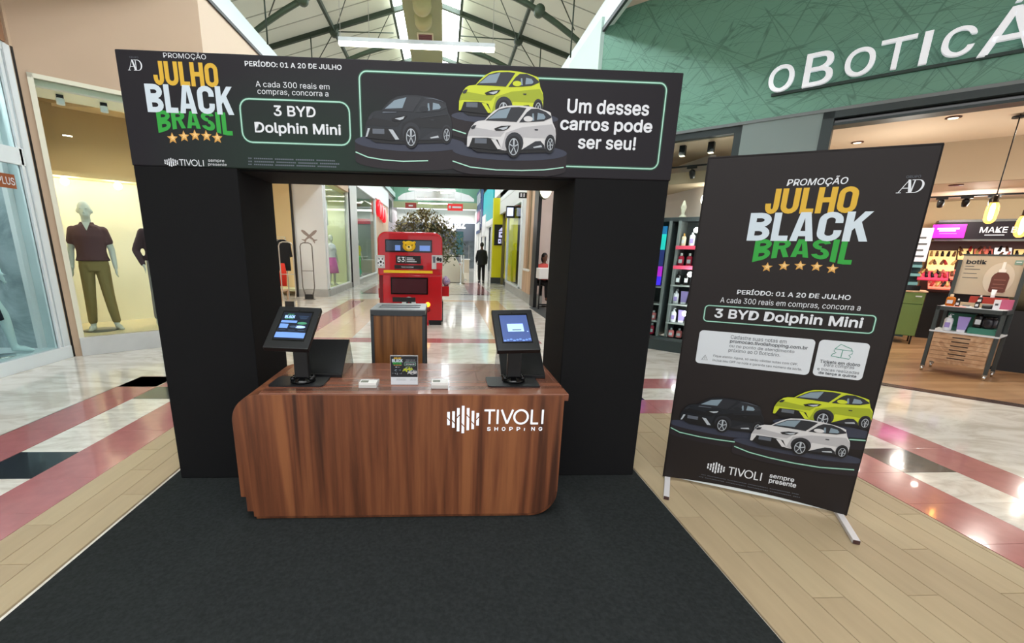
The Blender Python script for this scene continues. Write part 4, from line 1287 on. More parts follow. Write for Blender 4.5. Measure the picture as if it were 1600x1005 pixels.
# ------------------------------------------------------------------ tablets on stands
def tablet_stand(name, label, bx, by, tilt_x, cx_, screen, loc):
    t = thing(name, label, 'tablet stand', loc, 0, None)
    x, y = loc[0], loc[1]; z = .755
    pts = []
    for qx, qy, a in ((.148, .092, 0), (-.148, .092, 90), (-.148, -.092, 180), (.148, -.092, 270)):
        s1, s2 = (1 if qx > 0 else -1), (1 if qy > 0 else -1)
        for k in range(5): pts.append((x + qx - s1 * .02 + .02 * math.cos(R(a + 22.5 * k)), y + qy - s2 * .02 + .02 * math.sin(R(a + 22.5 * k))))
    MB(black_metal).prism(pts, z, z + .008, 'xy').build('base_plate', t)
    MB(black_metal).box(bx - .04, bx + .04, by - .02, by + .03, z + .008, z + .30).build('post', t, bevel=.008)
    MB(black_gloss).lathe([(.068, .0), (.066, .012), (.045, .022), (.04, .03)], bx, by + .005, z + .008, 24).build('collar', t)
    for a in (20, 160, 200, 340): MB(black_gloss).ball((bx + .055 * math.cos(R(a)), by + .005 + .052 * math.sin(R(a)), z + .026), .014, .014, .014).build('clamp_bolt', t)
    # leaning case
    b0, b1 = Vector((cx_[0], 2.25, .985)), Vector((cx_[1], 2.50, 1.168))
    up_ = (b1 - b0).normalized(); L = (b1 - b0).length
    u_ = Vector((1, 0, 0)); u_ = (u_ - up_ * u_.dot(up_)).normalized()
    n_ = u_.cross(up_)
    Tm = Matrix(((u_.x, up_.x, n_.x, b0.x), (u_.y, up_.y, n_.y, b0.y), (u_.z, up_.z, n_.z, b0.z), (0, 0, 0, 1)))
    case = MB(black_metal, Tm)
    w = .1175
    case.box(-w, w, 0, L, -.030, 0.0)
    cs = case.build('tablet_case', t, bevel=.004)
    MB(black_gloss, Tm).box(-.084, .084, .052, L - .036, 0, .0015).build('bezel', cs)
    s_ = Sheet(Tm @ Vector((-.078, .06, .0016)), u_, up_, n_, .0005)
    screen(s_, .156, L - .036 - .012 - .06)
    s_.build('screen', cs)
    MB(black_gloss, Tm).ball((0, L - .028, .001), .004, .004, .002).build('camera_dot', cs)
    br = MB(black_metal)
    mid = b0 + up_ * L * .45 - n_ * .03
    br.hexa([(bx - .035, by - .015, z + .24), (bx + .035, by - .015, z + .24), (bx + .035, by + .03, z + .24), (bx - .035, by + .03, z + .24),
             mid + Vector((-.035, -.03, -.01)), mid + Vector((.035, -.03, -.01)), mid + Vector((.035, .03, .01)), mid + Vector((-.035, .03, .01))])
    br.build('bracket', t)
    return t
scr_blue = mat('screen_blue', (96, 128, 190), .3, emit=(92, 126, 192), es=.75)
scr_dark = mat('screen_dark', (14, 20, 34), .3, emit=(10, 18, 34), es=.5)
scr_navy = mat('screen_navy', (58, 74, 120), .3, emit=(56, 74, 124), es=.75)
scr_pale = mat('screen_pale', (150, 180, 240), .3, emit=(146, 178, 240), es=.9)
scr_mid = mat('screen_mid', (44, 60, 84), .3, emit=(48, 66, 90), es=.8)
scr_green = mat('screen_green', (60, 120, 90), .3, emit=(56, 118, 88), es=.7)
def screen_a(s, w, h):
    s.rect(0, 0, w, h, scr_dark)
    s.word('BLACK', (.015, h * .78, .07, h * .88), scr_pale, layer=2)
    s.word('BRASIL', (.02, h * .73, .066, h * .79), scr_green, layer=2)
    s.word('JULHO', (.025, h * .88, .06, h * .94), scr_green, layer=2)
    for i in range(4): s.rect(.09 + .004 * i, h * (.86 - .035 * i), .145 - .003 * i, h * (.875 - .035 * i), scr_mid, 2)
    s.rect(.005, h * .60, .09, h * .69, scr_blue, 2); s.rect(.005, h * .40, .05, h * .56, scr_blue, 2)
    s.ell(.12, h * .60, .026, h * .05, scr_green, 2, 14); s.ell(.115, h * .46, .03, h * .05, scr_pale, 2, 14); s.ell(.08, h * .46, .02, h * .04, scr_mid, 3, 14)
    for i in range(3): s.rect(.01 + .05 * i, h * .325, .045 + .05 * i, h * .345, scr_mid, 2)
    s.rect(.0, h * .06, w, h * .25, scr_blue, 2)
    s.rect(.03, h * .25, .12, h * .27, scr_mid, 2)
def screen_b(s, w, h):
    s.rect(0, 0, w, h, scr_navy)
    s.rect(.035, h * .36, .125, h * .66, scr_pale, 3); s.rect(.03, h * .345, .13, h * .36, scr_dark, 2)
    s.rect(.06, h * .41, .11, h * .44, scr_dark, 4)
    for i in range(9): s.ell(.01 + .017 * i, h * (.04 + .02 * (i % 3)), .008, .006, scr_blue, 2, 8)
    s.ell(w - .012, h * .36, .004, .004, scr_pale, 3, 8)
tablet_stand('tablet_stand', 'black tablet stand left of the flyer, screen showing the promo page', -.785, 2.39, 0, (-0.819, -0.804), screen_a, (-.803, 2.40, .755))
tablet_stand('tablet_stand', 'black tablet stand right of the flyer, blue screen with a pale box', .413, 2.42, 0, (0.409, 0.396), screen_b, (.403, 2.405, .755))

# black slanted writing screens behind the tablets
def slant(label, x0, x1, side, loc):
    t = thing('slanted_screen', label, 'screen', loc, 0, 'slanted black screens behind the tablets')
    z = .755
    yb, yt, zt = 2.50, 2.73, .935
    MB(mat('satin_black', (16, 16, 17), .3)).hexa([(x0, yb, z + .02), (x1, yb, z + .02), (x1, yb + .008, z + .014), (x0, yb + .008, z + .014), (x0, yt, zt), (x1, yt, zt), (x1, yt + .008, zt - .006), (x0, yt + .008, zt - .006)]).build('sloped_panel', t)
    MB(mat('satin_black', (16, 16, 17), .3)).box(x0, x1, yb - .012, yb + .008, z, z + .022).build('front_lip', t, bevel=.003)
    xs = x1 if side > 0 else x0
    a = xs - .004 if side > 0 else xs
    MB(acrylic).prism([(yb, z), (yt + .10, z), (yt + .02, zt - .004), (yt, zt - .004)], a, a + .004, 'yz').build('clear_side', t)
    return t
slant('black slanted screen with clear acrylic side behind the left tablet', -.84, -.592, 1, (-.72, 2.6, .755))
slant('black slanted screen with clear acrylic side behind the right tablet', .352, .618, -1, (.485, 2.6, .755))

# flyer and card holders
fl = thing('flyer_stand', 'upright acrylic flyer with the three raffle cars between the card boxes', 'flyer', (-.214, 2.35, .755))
MB(ink_card).box(-.288, -.140, 2.352, 2.3545, .757, .922).build('card', fl)
MB(clear_acrylic).box(-.291, -.137, 2.357, 2.36, .755, .926).box(-.291, -.137, 2.357, 2.40, .755, .758).build('acrylic_holder', fl)
sh = Sheet((-.288, 2.3518, .757), (1, 0, 0), (0, 0, 1), (0, -1, 0), .00012)
flk = print_mat('flyer_print', (40, 40, 44), (44, 92, 62), -.16, .885, .12, .10)
sh.rect(0, .045, .148, .165, flk)
sh.word('JULHO', (.016, .148, .058, .158), ink_yellow, layer=3); sh.word('BLACK', (.008, .130, .066, .148), ink_ice, layer=4); sh.word('BRASIL', (.012, .118, .062, .131), ink_green, layer=3)
for i in range(5): sh.star(.020 + .009 * i, .113, .004, ink_gold, 3)
sh.text('PERÍODO: 01 A 20 DE JULHO', (.084, .142, .135, .146), ink_white, .01, 3)
sh.text('A cada 300 reais em compras', (.08, .133, .140, .137), ink_white, 0, 3)
sh.rrect(.076, .110, .138, .129, .004, .0012, ink_neon, 3)
sh.text('3 BYD Dolphin Mini', (.082, .115, .132, .123), ink_white, .02, 3)
mall_logo(sh, (.026, .098, .034, .106), ink_white, 3); sh.text('TIVOLI', (.036, .100, .05, .104), ink_white, 0, 3)
car_print(sh, (.066, .070, .122, .104), car_lime, car_lime2, 3)
car_print(sh, (.006, .056, .062, .092), car_black, car_black2, 3, True)
car_print(sh, (.092, .056, .146, .086), car_white, car_white2, 12)
sh.text('Cadastre suas notas em', (.03, .032, .08, .036), ink_text_grey, 0, 2); sh.text('promocao.tivolishopping.com.br', (.03, .025, .085, .029), ink_text_grey, .01, 2)
sh.text('Tickets em dobro', (.105, .032, .14, .036), ink_text_grey, 0, 2); sh.text('de terça a quinta', (.105, .025, .14, .029), ink_text_grey, 0, 2)
sh.build('print', fl)
def card_box(label, x0, x1, y, h, loc):
    t = thing('card_holder', label, 'card box', loc, 0, 'white card boxes on the counter')
    MB(mat('card_white', (228, 226, 222), .5)).box(x0, x1, y, y + .062, .756, .756 + h).build('card_stack', t, bevel=.002)
    MB(mat('card_edge', (196, 194, 188), .5)).box(x0 + .002, x1 - .002, y - .0008, y, .760, .760 + h * .45).build('card_edges', t)
    MB(clear_acrylic).box(x0 - .004, x0 - .001, y, y + .066, .755, .756 + h + .004).box(x1 + .001, x1 + .008, y, y + .066, .755, .756 + h + .002).box(x0 - .004, x1 + .008, y + .063, y + .066, .755, .756 + h + .004).build('acrylic_tray', t)
    MB(mat('card_print', (120, 124, 110), .5)).box(x0 + .008, x0 + .048, y + .01, y + .045, .756 + h, .7575 + h).build('printed_patch', t)
card_box('small white box of cards left of the flyer', -.455, -.361, 2.288, .030, (-.408, 2.32, .755))
card_box('small white box of cards right of the flyer', -.061, .030, 2.281, .036, (-.015, 2.31, .755))

# ------------------------------------------------------------------ waste bin behind the counter
bn = thing('waste_bin', 'wooden bin with grey metal frame and slotted lid behind the counter', 'bin', (-.33, 3.36, 0))
x0, x1, y0, y1, h = -.527, -.130, 3.17, 3.56, 1.068
MB(bin_wood).box(x0 + .022, x1 - .022, y0 + .006, y1 - .006, .03, h - .042).build('wood_panel', bn)
f_ = MB(dark_grey)
for xa in (x0, x1 - .022):
    for yb in (y0, y1 - .022): f_.box(xa, xa + .022, yb, yb + .022, 0, h - .04)
f_.box(x0, x1, y0, y1, 0, .03)
f_.build('frame', bn)
lid_m = mat('lid_grey', (138, 144, 146), .35, .4)
ld = MB(lid_m)
for a, b, c_, e in ((x0, x1, y0, y0 + .10), (x0, x1, y1 - .10, y1), (x0, x0 + .045, y0 + .10, y1 - .10), (x1 - .045, x1, y0 + .10, y1 - .10), (x0 + .045, x1 - .045, y0 + .175, y0 + .215)): ld.box(a, b, c_, e, h - .006, h)
MB(dark_grey).box(x0, x1, y0, y1, h - .045, h - .006).build('lid_rim', bn)
ld.build('lid', bn)
MB(black_gloss).box(x0 + .045, x1 - .045, y0 + .10, y1 - .10, h - .03, h - .02).build('slot', bn)

# ------------------------------------------------------------------ free-standing banner
BP, BQ = Vector((1.510, 2.622, 0)), Vector((2.383, 2.150, 0))
BU = (BQ - BP).normalized(); BN = Vector((BU.y, -BU.x, 0)); BLn = (BQ - BP).length
ban = thing('banner_stand', 'tall dark raffle banner on two white feet right of the arch', 'banner', tuple((BP + BQ) / 2))
Tb = Matrix(((BU.x, -BN.x, 0, BP.x), (BU.y, -BN.y, 0, BP.y), (0, 0, 1, 0), (0, 0, 0, 1)))
bprint = mat('banner_cloth', (34, 28, 27), .5, spec=.35)
def banner_cloth():
    q = MB(bprint, Tb); nX, nZ = 12, 24
    vs = []
    for j in range(nZ + 1):
        for i in range(nX + 1):
            u = i / nX; v = j / nZ
            bow = .03 * (4 * u * (1 - u)) * max(0, .2 - v) / .2
            z = .022 + (2.035 - .022) * v + (bow if j < 3 else 0) * 1.0
            vs.append((BLn * u, 0, z))
    fs = [(j * (nX + 1) + i, j * (nX + 1) + i + 1, (j + 1) * (nX + 1) + i + 1, (j + 1) * (nX + 1) + i) for j in range(nZ) for i in range(nX)]
    q.add(vs, fs, True)
    q.add([(x_, .022, z_) for x_, _, z_ in vs], [tuple(reversed(f)) for f in fs], True)
    q.box(-.002, .006, 0, .022, .022, 2.035).box(BLn - .006, BLn + .002, 0, .022, .022, 2.035).box(0, BLn, 0, .022, 2.030, 2.040)
    return q
cloth = banner_cloth().build('cloth', ban)
MB(white_metal, Tb).box(.0, BLn, .004, .020, .03, .05).build('bottom_rail', ban)
for xx in (.012, BLn - .045):
    ft = MB(mat('foot_white', (224, 220, 222), .35), Tb).box(xx, xx + .034, -.27, .26, .002, .026).build('foot', ban, bevel=.003)
    MB(mat('cap_brown', (70, 44, 42), .5), Tb).box(xx + .002, xx + .032, -.275, -.27, .004, .024).build('end_cap', ft)
MB(dark_grey, Tb).box(.018, .03, .006, .018, .026, .05).box(BLn - .03, BLn - .018, .006, .018, .026, .05).build('foot_joint', ban)
sh = Sheet(BP, BU, (0, 0, 1), BN, .0009, BLn)
T = liner(sh, cloth)
T('PROMOÇÃO', (0.3951, 1.86, 0.6548, 1.9115), ink_white, .012, shear=.12)
ad_logo(sh, (0.8587, 1.8165, 0.9555, 1.879), ink_white, .12); sh.build('printed_monogram', cloth)
T('GRUPO', (0.884, 1.8865, 0.9389, 1.8985), ink_grey)
T('PERÍODO: 01 A 20 DE JULHO', (0.2512, 1.276, 0.7783, 1.3095), ink_white, .022)
T('A cada 300 reais em compras, concorra a', (0.1723, 1.214, 0.8305, 1.2545), ink_white, .004)
T('3 BYD Dolphin Mini', (0.153, 1.1155, 0.8548, 1.1865), ink_white, .03)
T('sempre', (0.5877, 0.1605, 0.7127, 0.1895), ink_white, .02)
T('presente', (0.5895, 0.1255, 0.7278, 0.162), ink_white, .02)
tivoli(sh, (0.3689, 0.1325, 0.5485, 0.1865), ink_white); sh.build('printed_wordmark', cloth)
mall_logo(sh, (0.2495, 0.121, 0.3479, 0.1985), ink_white); sh.build('printed_bar_emblem', cloth)
for (a, b) in (((0.2242, 0.094), (0.7512, 0.102)), ((0.2117, 0.076), (0.7615, 0.083))):
    for i in range(60):
        if (i * 5) % 13 == 2: continue
        x_ = a[0] + (b[0] - a[0]) * i / 60
        sh.rect(x_, a[1] - .002, x_ + (b[0] - a[0]) / 60 * .75, a[1] + .002, ink_grey)
sh.build('fine_print', cloth)['kind'] = 'stuff'
sh.word('JULHO', (0.315, 1.7255, 0.7146, 1.857), ink_yellow, layer=1); sh.build('printed_word', cloth)
sh.word('BRASIL', (0.2984, 1.4625, 0.7474, 1.591), ink_green, layer=1, bot=lambda f: .26 * (1 - min(1, abs(f - .45) / .45) ** 2)); sh.build('printed_word', cloth)
sh.word('BLACK', (0.2535, 1.5815, 0.7917, 1.732), ink_ice, layer=2); sh.build('printed_word', cloth)
for c_ in ((0.3754, 1.436), (0.4537, 1.446), (0.5267, 1.45), (0.6014, 1.447), (0.6721, 1.438)):
    sh.star(c_[0], c_[1], .028, ink_gold, 1); sh.star(c_[0] + .002, c_[1] + .003, .016, ink_gold2, 2); sh.build('printed_star', cloth)
b_ = (0.0989, 1.1045, 0.9036, 1.2005)
sh.rrect(b_[0], b_[1], b_[2], b_[3], .02, .012, ink_halo, 1); sh.rrect(b_[0], b_[1], b_[2], b_[3], .02, .005, ink_neon, 2)
sh.build('printed_outline', cloth)
c1 = (0.0891, 0.838, 0.6698, 1.047)
c2 = (0.6866, 0.841, 0.9083, 1.05)
sh.rrect(*c1, .022, None, ink_card, 1); sh.build('printed_card', cloth); sh.rrect(*c2, .022, None, ink_card, 1); sh.build('printed_card', cloth)
W1, H1 = c1[2] - c1[0], c1[3] - c1[1]
f = lambda a, b, c_, e: (c1[0] + W1 * a, c1[1] + H1 * b, c1[0] + W1 * c_, c1[1] + H1 * e)
T('Cadastre suas notas em', f(.29, .82, .77, .93), ink_text_grey, .004, 2)
T('promocao.tivolishopping.com.br', f(.29, .68, .95, .80), ink_text_grey, .02, 2)
T('ou no ponto de atendimento', f(.29, .55, .85, .66), ink_text_grey, .004, 2)
T('próximo ao O Boticário.', f(.29, .41, .74, .54), ink_text_grey, .004, 2)
T('Fique atento: Agora, só serão válidas notas com CPF,', f(.16, .22, .90, .31), ink_text_grey, .004, 2)
T('inclua seu CPF na nota e garanta seu número da sorte.', f(.16, .09, .94, .18), ink_text_grey, .004, 2)
tx, ty = c1[0] + W1 * .085, c1[1] + H1 * .12
sh.line([(tx - .016, ty), (tx, ty + .03), (tx + .016, ty), (tx - .016, ty), (tx, ty + .03)], .0025, ink_text_grey, 2)
sh.rect(tx - .0012, ty + .009, tx + .0012, ty + .019, ink_text_grey, 2); sh.rect(tx - .0012, ty + .004, tx + .0012, ty + .0065, ink_text_grey, 2); sh.build('printed_warning_icon', cloth)
W2, H2 = c2[2] - c2[0], c2[3] - c2[1]
f = lambda a, b, c_, e: (c2[0] + W2 * a, c2[1] + H2 * b, c2[0] + W2 * c_, c2[1] + H2 * e)
T('Tickets em dobro', f(.10, .37, .90, .46), ink_text_grey, .02, 2)
T('para compras', f(.20, .265, .80, .355), ink_text_grey, .004, 2)
T('e trocas realizadas', f(.08, .16, .92, .24), ink_text_grey, .004, 2)
T('de terça a quinta', f(.12, .045, .88, .135), ink_text_grey, .025, 2)
g = lambda a, b: (c2[0] + W2 * a, c2[1] + H2 * b)
for pts in ([(.30, .58), (.66, .54), (.68, .60), (.64, .64), (.69, .68), (.70, .76), (.34, .78), (.33, .72), (.38, .68), (.31, .64), (.30, .58)], [(.34, .78), (.44, .92), (.52, .88), (.56, .86), (.66, .82), (.68, .77)], [(.50, .77), (.49, .57)]):
    sh.line([g(a, b) for a, b in pts], .003, ink_teal, 2)
sh.build('printed_ticket_icon', cloth)
# the three cars on their podiums
def bpod(pl, pr, pt, drop, lt, layer, ry_=.035):
    draw_podium(sh, pl[0], pr[0], pt[1], ry_, drop, lt, layer, .03, .005)
bpod((-0.0251, 0.436), (0.5852, 0.449), (0.2855, 0.421), .07, None, 1); sh.build('printed_podium', cloth)
bpod((0.5468, 0.545), (1.0434, 0.507), (0.8036, 0.535), .07, None, 1); sh.build('printed_podium', cloth)
bpod((0.3638, 0.359), (1.0153, 0.363), (0.7025, 0.375), .08, None, 5); sh.build('printed_podium', cloth)
for pts in ([(-0.0067, 0.384), (0.0613, 0.362), (0.1785, 0.355), (0.2761, 0.356), (0.3741, 0.361)], [(0.3749, 0.332), (0.4582, 0.31), (0.5651, 0.298), (0.6913, 0.292), (0.8153, 0.295), (0.9718, 0.318)], [(0.9164, 0.495), (0.988, 0.503)]):
    sh.line(pts, .014, ink_halo, 7); sh.line(pts, .0055, ink_neon, 8); sh.build('printed_light_line', cloth)
car_print(sh, (0.5378, 0.545, 0.9911, 0.765), car_lime, car_lime2, 9); sh.build('printed_car', cloth)
car_print(sh, (0.0524, 0.413, 0.5034, 0.637), car_black, car_black2, 10, True); sh.build('printed_car', cloth)
car_print(sh, (0.4492, 0.354, 0.9231, 0.579), car_white, car_white2, 19); sh.build('printed_car', cloth)

# ------------------------------------------------------------------ raised shop lettering on the green front
bx_ = [('O', (2.316, 3.77, 2.575, 3.478)), ('B', (2.671, 3.823, 2.946, 3.473)), ('O', (3.043, 3.774, 3.302, 3.494)), ('T', (3.327, 3.795, 3.607, 3.496)), ('I', (3.664, 3.795, 3.717, 3.489)), ('C', (3.805, 3.772, 4.041, 3.508))]
sg = thing('shop_sign', 'raised white O BOTICÁRIO capitals across the green shop front', 'sign', tuple(RT @ Vector((3.6, -.05, 3.6))), 0)
MB(mat('sign_rail', (44, 62, 56), .5), RT).box(2.36, 9.0, -.06, -.02, 3.45, 3.48).build('mounting_rail', sg)
def letter3d(ch, x0, z0, x1, z1, bold=.012):
    vs, fs = ([(0, 0), (1, 0), (1, 1), (0, 1)], [(0, 1, 2, 3)]) if ch == 'I' else text_mesh(ch)
    q = MB(sign_white, RT)
    if ch == 'I': m_ = (x0 + x1) / 2; x0, x1 = m_ - .032, m_ + .032
    A = [(x0 + (x1 - x0) * a, -.115, z0 + (z1 - z0) * b) for a, b in vs]; B_ = [(x, -.065, z) for x, _, z in A]
    n_ = len(A)
    q.add(A + B_, [tuple(f) for f in fs] + [tuple(i + n_ for i in reversed(f)) for f in fs])
    ed = {}
    for f in fs:
        for i in range(len(f)):
            e = (f[i], f[(i + 1) % len(f)])
            if (e[1], e[0]) in ed: del ed[(e[1], e[0])]
            else: ed[e] = 1
    q.add(A + B_, [(a, a + n_, b + n_, b) for a, b in ed])
    if ch != 'I':                      # thicker stems than bars
        A2 = [(x + (.014 if x < (x0 + x1) / 2 else -.014), y + .0005, z) for x, y, z in A]
        q.add(A2, [tuple(f) for f in fs])
    return q.build('letter', sg)
for ch, (s0, z1, s1, z0) in bx_: letter3d(ch, s0, (z0 + 3.5 * 0), s1, z1)
xa = (4.079, 3.489)[0]
base_z = (4.119, 3.463)[1]
letter3d('Á', xa, base_z, xa + .37, base_z + .50)
for i, (ch, w_) in enumerate((('R', .34), ('I', .08), ('O', .42))): letter3d(ch, xa + .46 + i * .40 - (.0 if i < 2 else .22), base_z, xa + .46 + i * .40 + w_ - (.0 if i < 2 else .22), base_z + .42)

# ------------------------------------------------------------------ figures (people and mannequins)
def limb(q, pts, rs, flat=1.0):
    """tapered limb through points with radii, round sections"""
    P2 = []; R2 = []
    for i in range(len(pts) - 1):
        a, b = Vector(pts[i]), Vector(pts[i + 1])
        for k in range(4):
            t = k / 4
            P2.append(a.lerp(b, t)); R2.append(rs[i] + (rs[i + 1] - rs[i]) * t)
    P2.append(Vector(pts[-1])); R2.append(rs[-1])
    q.tube(P2, R2, 12)
    q.ball(pts[0], rs[0], rs[0], rs[0]); q.ball(pts[-1], rs[-1], rs[-1], rs[-1])


def hand(q, w, d, side, k=1.0):
    """palm with four curled fingers and a thumb leaving its side; w wrist, d direction"""
    w = Vector(w); d = Vector(d).normalized()
    f = Vector((0, -1, 0)); f = (f - d * f.dot(d)).normalized()        # finger spread axis
    n = d.cross(f).normalized() * side
    for t in (0, .02, .045, .07): q.ball(w + d * t * k, .016 * k, .034 * k, .034 * k, 10, 6)
    for i, L in enumerate((.068, .078, .072, .056)):
        b = w + d * .075 * k + f * (.028 - .018 * i) * k
        m1 = b + d * L * .5 * k; m2 = m1 + (d * .8 - n * .5).normalized() * L * .5 * k
        q.tube([b - d * .01, m1, m2], [.0095 * k, .0088 * k, .007 * k], 8)
    b = w + d * .02 * k + f * .030 * k
    q.tube([b, b + (d * .6 + f * .8).normalized() * .035 * k, b + (d * 1.1 + f * .9).normalized() * .062 * k], [.013 * k, .011 * k, .008 * k], 8)


def remeshed(q, name, parent, vox=.014, it=4):
    o = q.build(name, parent, smooth_all=True)
    r_ = o.modifiers.new('join', 'REMESH'); r_.mode = 'VOXEL'; r_.voxel_size = vox; r_.use_smooth_shade = True
    s_ = o.modifiers.new('soften', 'SMOOTH'); s_.iterations = it; s_.factor = .5
    return o


def figure(root, H, skin, J, shirt=None, sleeve=.5, trousers=None, skirt=None, hair=None, face=True, female=False, vox=.014, jacket=False, shoes=None, collar=None, belt=None, head_turn=0):
    """J: joints dict in metres for a 1.80 m figure, local to root"""
    MB.all_local = True
    k = H / 1.8
    g = {n: Vector(p) * k for n, p in J.items()}
    sw = .9 if female else 1.0
    b = MB(skin)
    hd = g['head']
    b.ball(hd + Vector((0, .012, .02)) * k, .076 * k, .096 * k, .112 * k, 16, 12)                       # skull
    b.ball(hd + Vector((0, -.022, -.045)) * k, .056 * k, .068 * k, .070 * k, 14, 10)                    # jaw
    if face:
        b.hexa([hd + Vector(v) * k for v in ((-.016, -.078, -.032), (.016, -.078, -.032), (.014, -.06, -.03), (-.014, -.06, -.03), (-.006, -.086, .014), (.006, -.086, .014), (.006, -.06, .02), (-.006, -.06, .02))])
        b.hexa([hd + Vector(v) * k for v in ((-.012, -.110, -.030), (.012, -.110, -.030), (.010, -.07, -.036), (-.010, -.07, -.036), (-.005, -.090, .012), (.005, -.090, .012), (.005, -.07, .014), (-.005, -.07, .014))])
        b.ball(hd + Vector((0, -.088, -.056)) * k, .022 * k, .010 * k, .006 * k, 10, 6)
        b.ball(hd + Vector((0, -.088, -.068)) * k, .018 * k, .010 * k, .006 * k, 10, 6)
        for s in (-1, 1): b.ball(hd + Vector((s * .080, .010, -.005)) * k, .012 * k, .022 * k, .032 * k, 8, 6)
        for s in (-1, 1): b.ball(hd + Vector((s * .032, -.080, .030)) * k, .020 * k, .012 * k, .006 * k, 8, 6)
    limb(b, [g['neck'] - Vector((0, 0, .05 * k)), hd - Vector((0, -.01, .05)) * k], [.056 * k * sw, .052 * k * sw])
    ch, ws, pv = g['chest'], g['waist'], g['pelvis']
    b.loft([(pv - Vector((0, 0, .10)) * k, .10 * k, .09 * k), (pv, .165 * k, .115 * k), (pv.lerp(ws, .6), .145 * k * sw, .105 * k), (ws, .135 * k * sw, .10 * k), (ws.lerp(ch, .5), .155 * k * sw, .112 * k), (ch, .175 * k * sw, .118 * k), (ch.lerp(g['neck'], .6), .165 * k * sw, .095 * k), (g['neck'] - Vector((0, 0, .01 * k)), .075 * k, .065 * k)])
    if female:
        for s in (-1, 1): b.ball(ch + Vector((s * .07, -.085, -.03)) * k, .06 * k, .05 * k, .055 * k)
    for s, S in ((-1, 'L'), (1, 'R')):
        sh_, el, wr = g['sh' + S], g['el' + S], g['wr' + S]
        limb(b, [sh_, el, wr], [.052 * k * sw, .040 * k * sw, .027 * k])
        hand(b, wr, (wr - el).normalized() * .7 + Vector((0, -.2, -.5)), s, k)
        hp, kn, an = g['hip' + S], g['kn' + S], g['an' + S]
        limb(b, [hp, kn, kn.lerp(an, .3), an], [.088 * k, .056 * k, .054 * k, .037 * k])
        toe = g['toe' + S]
        b.tube([an + Vector((0, .03, -.045)) * k, an.lerp(toe, .5) + Vector((0, 0, -.010)) * k, toe], [.036 * k, .040 * k, .022 * k], 10)
        b.ball(toe, .034 * k, .03 * k, .02 * k)
    body = remeshed(b, 'body', root, vox)
    if trousers:
        q = MB(trousers)
        q.loft([(pv - Vector((0, 0, .10)) * k, .13 * k, .11 * k), (pv, .170 * k, .128 * k), (pv.lerp(ws, .5), .158 * k, .120 * k), (pv.lerp(ws, .75), .158 * k, .120 * k)])
        for S in 'LR':
            hp, kn, an = g['hip' + S], g['kn' + S], g['an' + S]
            limb(q, [hp + Vector((0, 0, .02)), kn, kn.lerp(an, .5), an + Vector((0, 0, .05)) * k], [.090 * k, .068 * k, .062 * k, .053 * k])
        remeshed(q, 'trousers', root, vox, 3)
    if skirt:
        q = MB(skirt)
        q.loft([(pv - Vector((0, 0, .50)) * k, .26 * k, .22 * k), (pv - Vector((0, 0, .2)) * k, .225 * k, .18 * k), (pv, .185 * k, .14 * k), (ws - Vector((0, 0, .03)) * k, .148 * k, .115 * k)])
        q.build('skirt', root)
    if shirt:
        q = MB(shirt)
        lo = pv - Vector((0, 0, .14)) * k if jacket else pv.lerp(ws, .25)
        q.loft([(lo, .195 * k, .150 * k), (pv.lerp(ws, .6), .172 * k * sw, .135 * k), (ws, .165 * k * sw, .130 * k), (ws.lerp(ch, .5), .178 * k * sw, .132 * k), (ch, .196 * k * sw, .138 * k), (ch.lerp(g['neck'], .5), .190 * k * sw, .118 * k), (ch.lerp(g['neck'], .75), .150 * k * sw, .100 * k), (g['neck'] - Vector((0, 0, .015 * k)), .085 * k, .078 * k)])
        if female:
            for s in (-1, 1): q.ball(ch + Vector((s * .07, -.09, -.03)) * k, .066 * k, .058 * k, .06 * k)
        for S in 'LR':
            sh_, el, wr = g['sh' + S], g['el' + S], g['wr' + S]
            if sleeve <= 1: limb(q, [sh_, sh_.lerp(el, sleeve)], [.060 * k * sw, .060 * k * sw])
            else: limb(q, [sh_, el, el.lerp(wr, .93)], [.062 * k * sw, .054 * k * sw, .038 * k])
        remeshed(q, 'jacket' if jacket else 'shirt', root, vox, 3)
    if collar:
        q = MB(collar)
        nk = g['neck']
        q.add([nk + Vector(v) * k for v in ((-.070, -.02, .012), (-.012, -.088, -.045), (-.045, -.125, -.085), (-.098, -.060, -.040), (.070, -.02, .012), (.012, -.088, -.045), (.045, -.125, -.085), (.098, -.060, -.040))], [(0, 1, 2, 3), (4, 7, 6, 5)])
        MB(skin).add([nk + Vector(v) * k for v in ((-.045, -.072, .01), (.045, -.072, .01), (.0, -.136, -.105))], [(0, 2, 1)]).build('neckline', root)
        q.lathe([(.092 * k, -.035 * k), (.072 * k, .012 * k), (.066 * k, .012 * k), (.080 * k, -.035 * k)], nk.x, nk.y + .004, nk.z, 18, 'z', 1, .85)
        q.build('collar', root)
        MB(mat('button', (40, 36, 34), .4)).ball(nk + Vector((0, -.128, -.10)) * k, .006).ball(nk + Vector((0, -.135, -.14)) * k, .006).build('buttons', root)
    if belt:
        z_ = pv.lerp(ws, .30).z
        MB(belt).lathe([(.184 * k, -.012), (.184 * k, .012)], pv.x, pv.y, z_, 20, 'z', 1, .76).build('hem_band', root)
    if hair:
        q = MB(hair)
        q.ball(hd + Vector((0, .026, .038)) * k, .088 * k, .100 * k, .105 * k, 14, 10)
        if female: q.ball(hd + Vector((0, .07, -.03)) * k, .08 * k, .06 * k, .12 * k, 12, 8)
        q.build('hair', root)
    if shoes:
        for S in 'LR':
            an, toe = g['an' + S], g['toe' + S]
            q = MB(shoes)
            q.tube([an + Vector((0, .045, -.05)) * k, an.lerp(toe, .5) + Vector((0, 0, -.012)) * k, toe + Vector((0, 0, .006))], [.045 * k, .050 * k, .034 * k], 12)
            q.ball(toe, .042 * k, .042 * k, .028 * k)
            q.build('shoe', root)
    MB.all_local = False
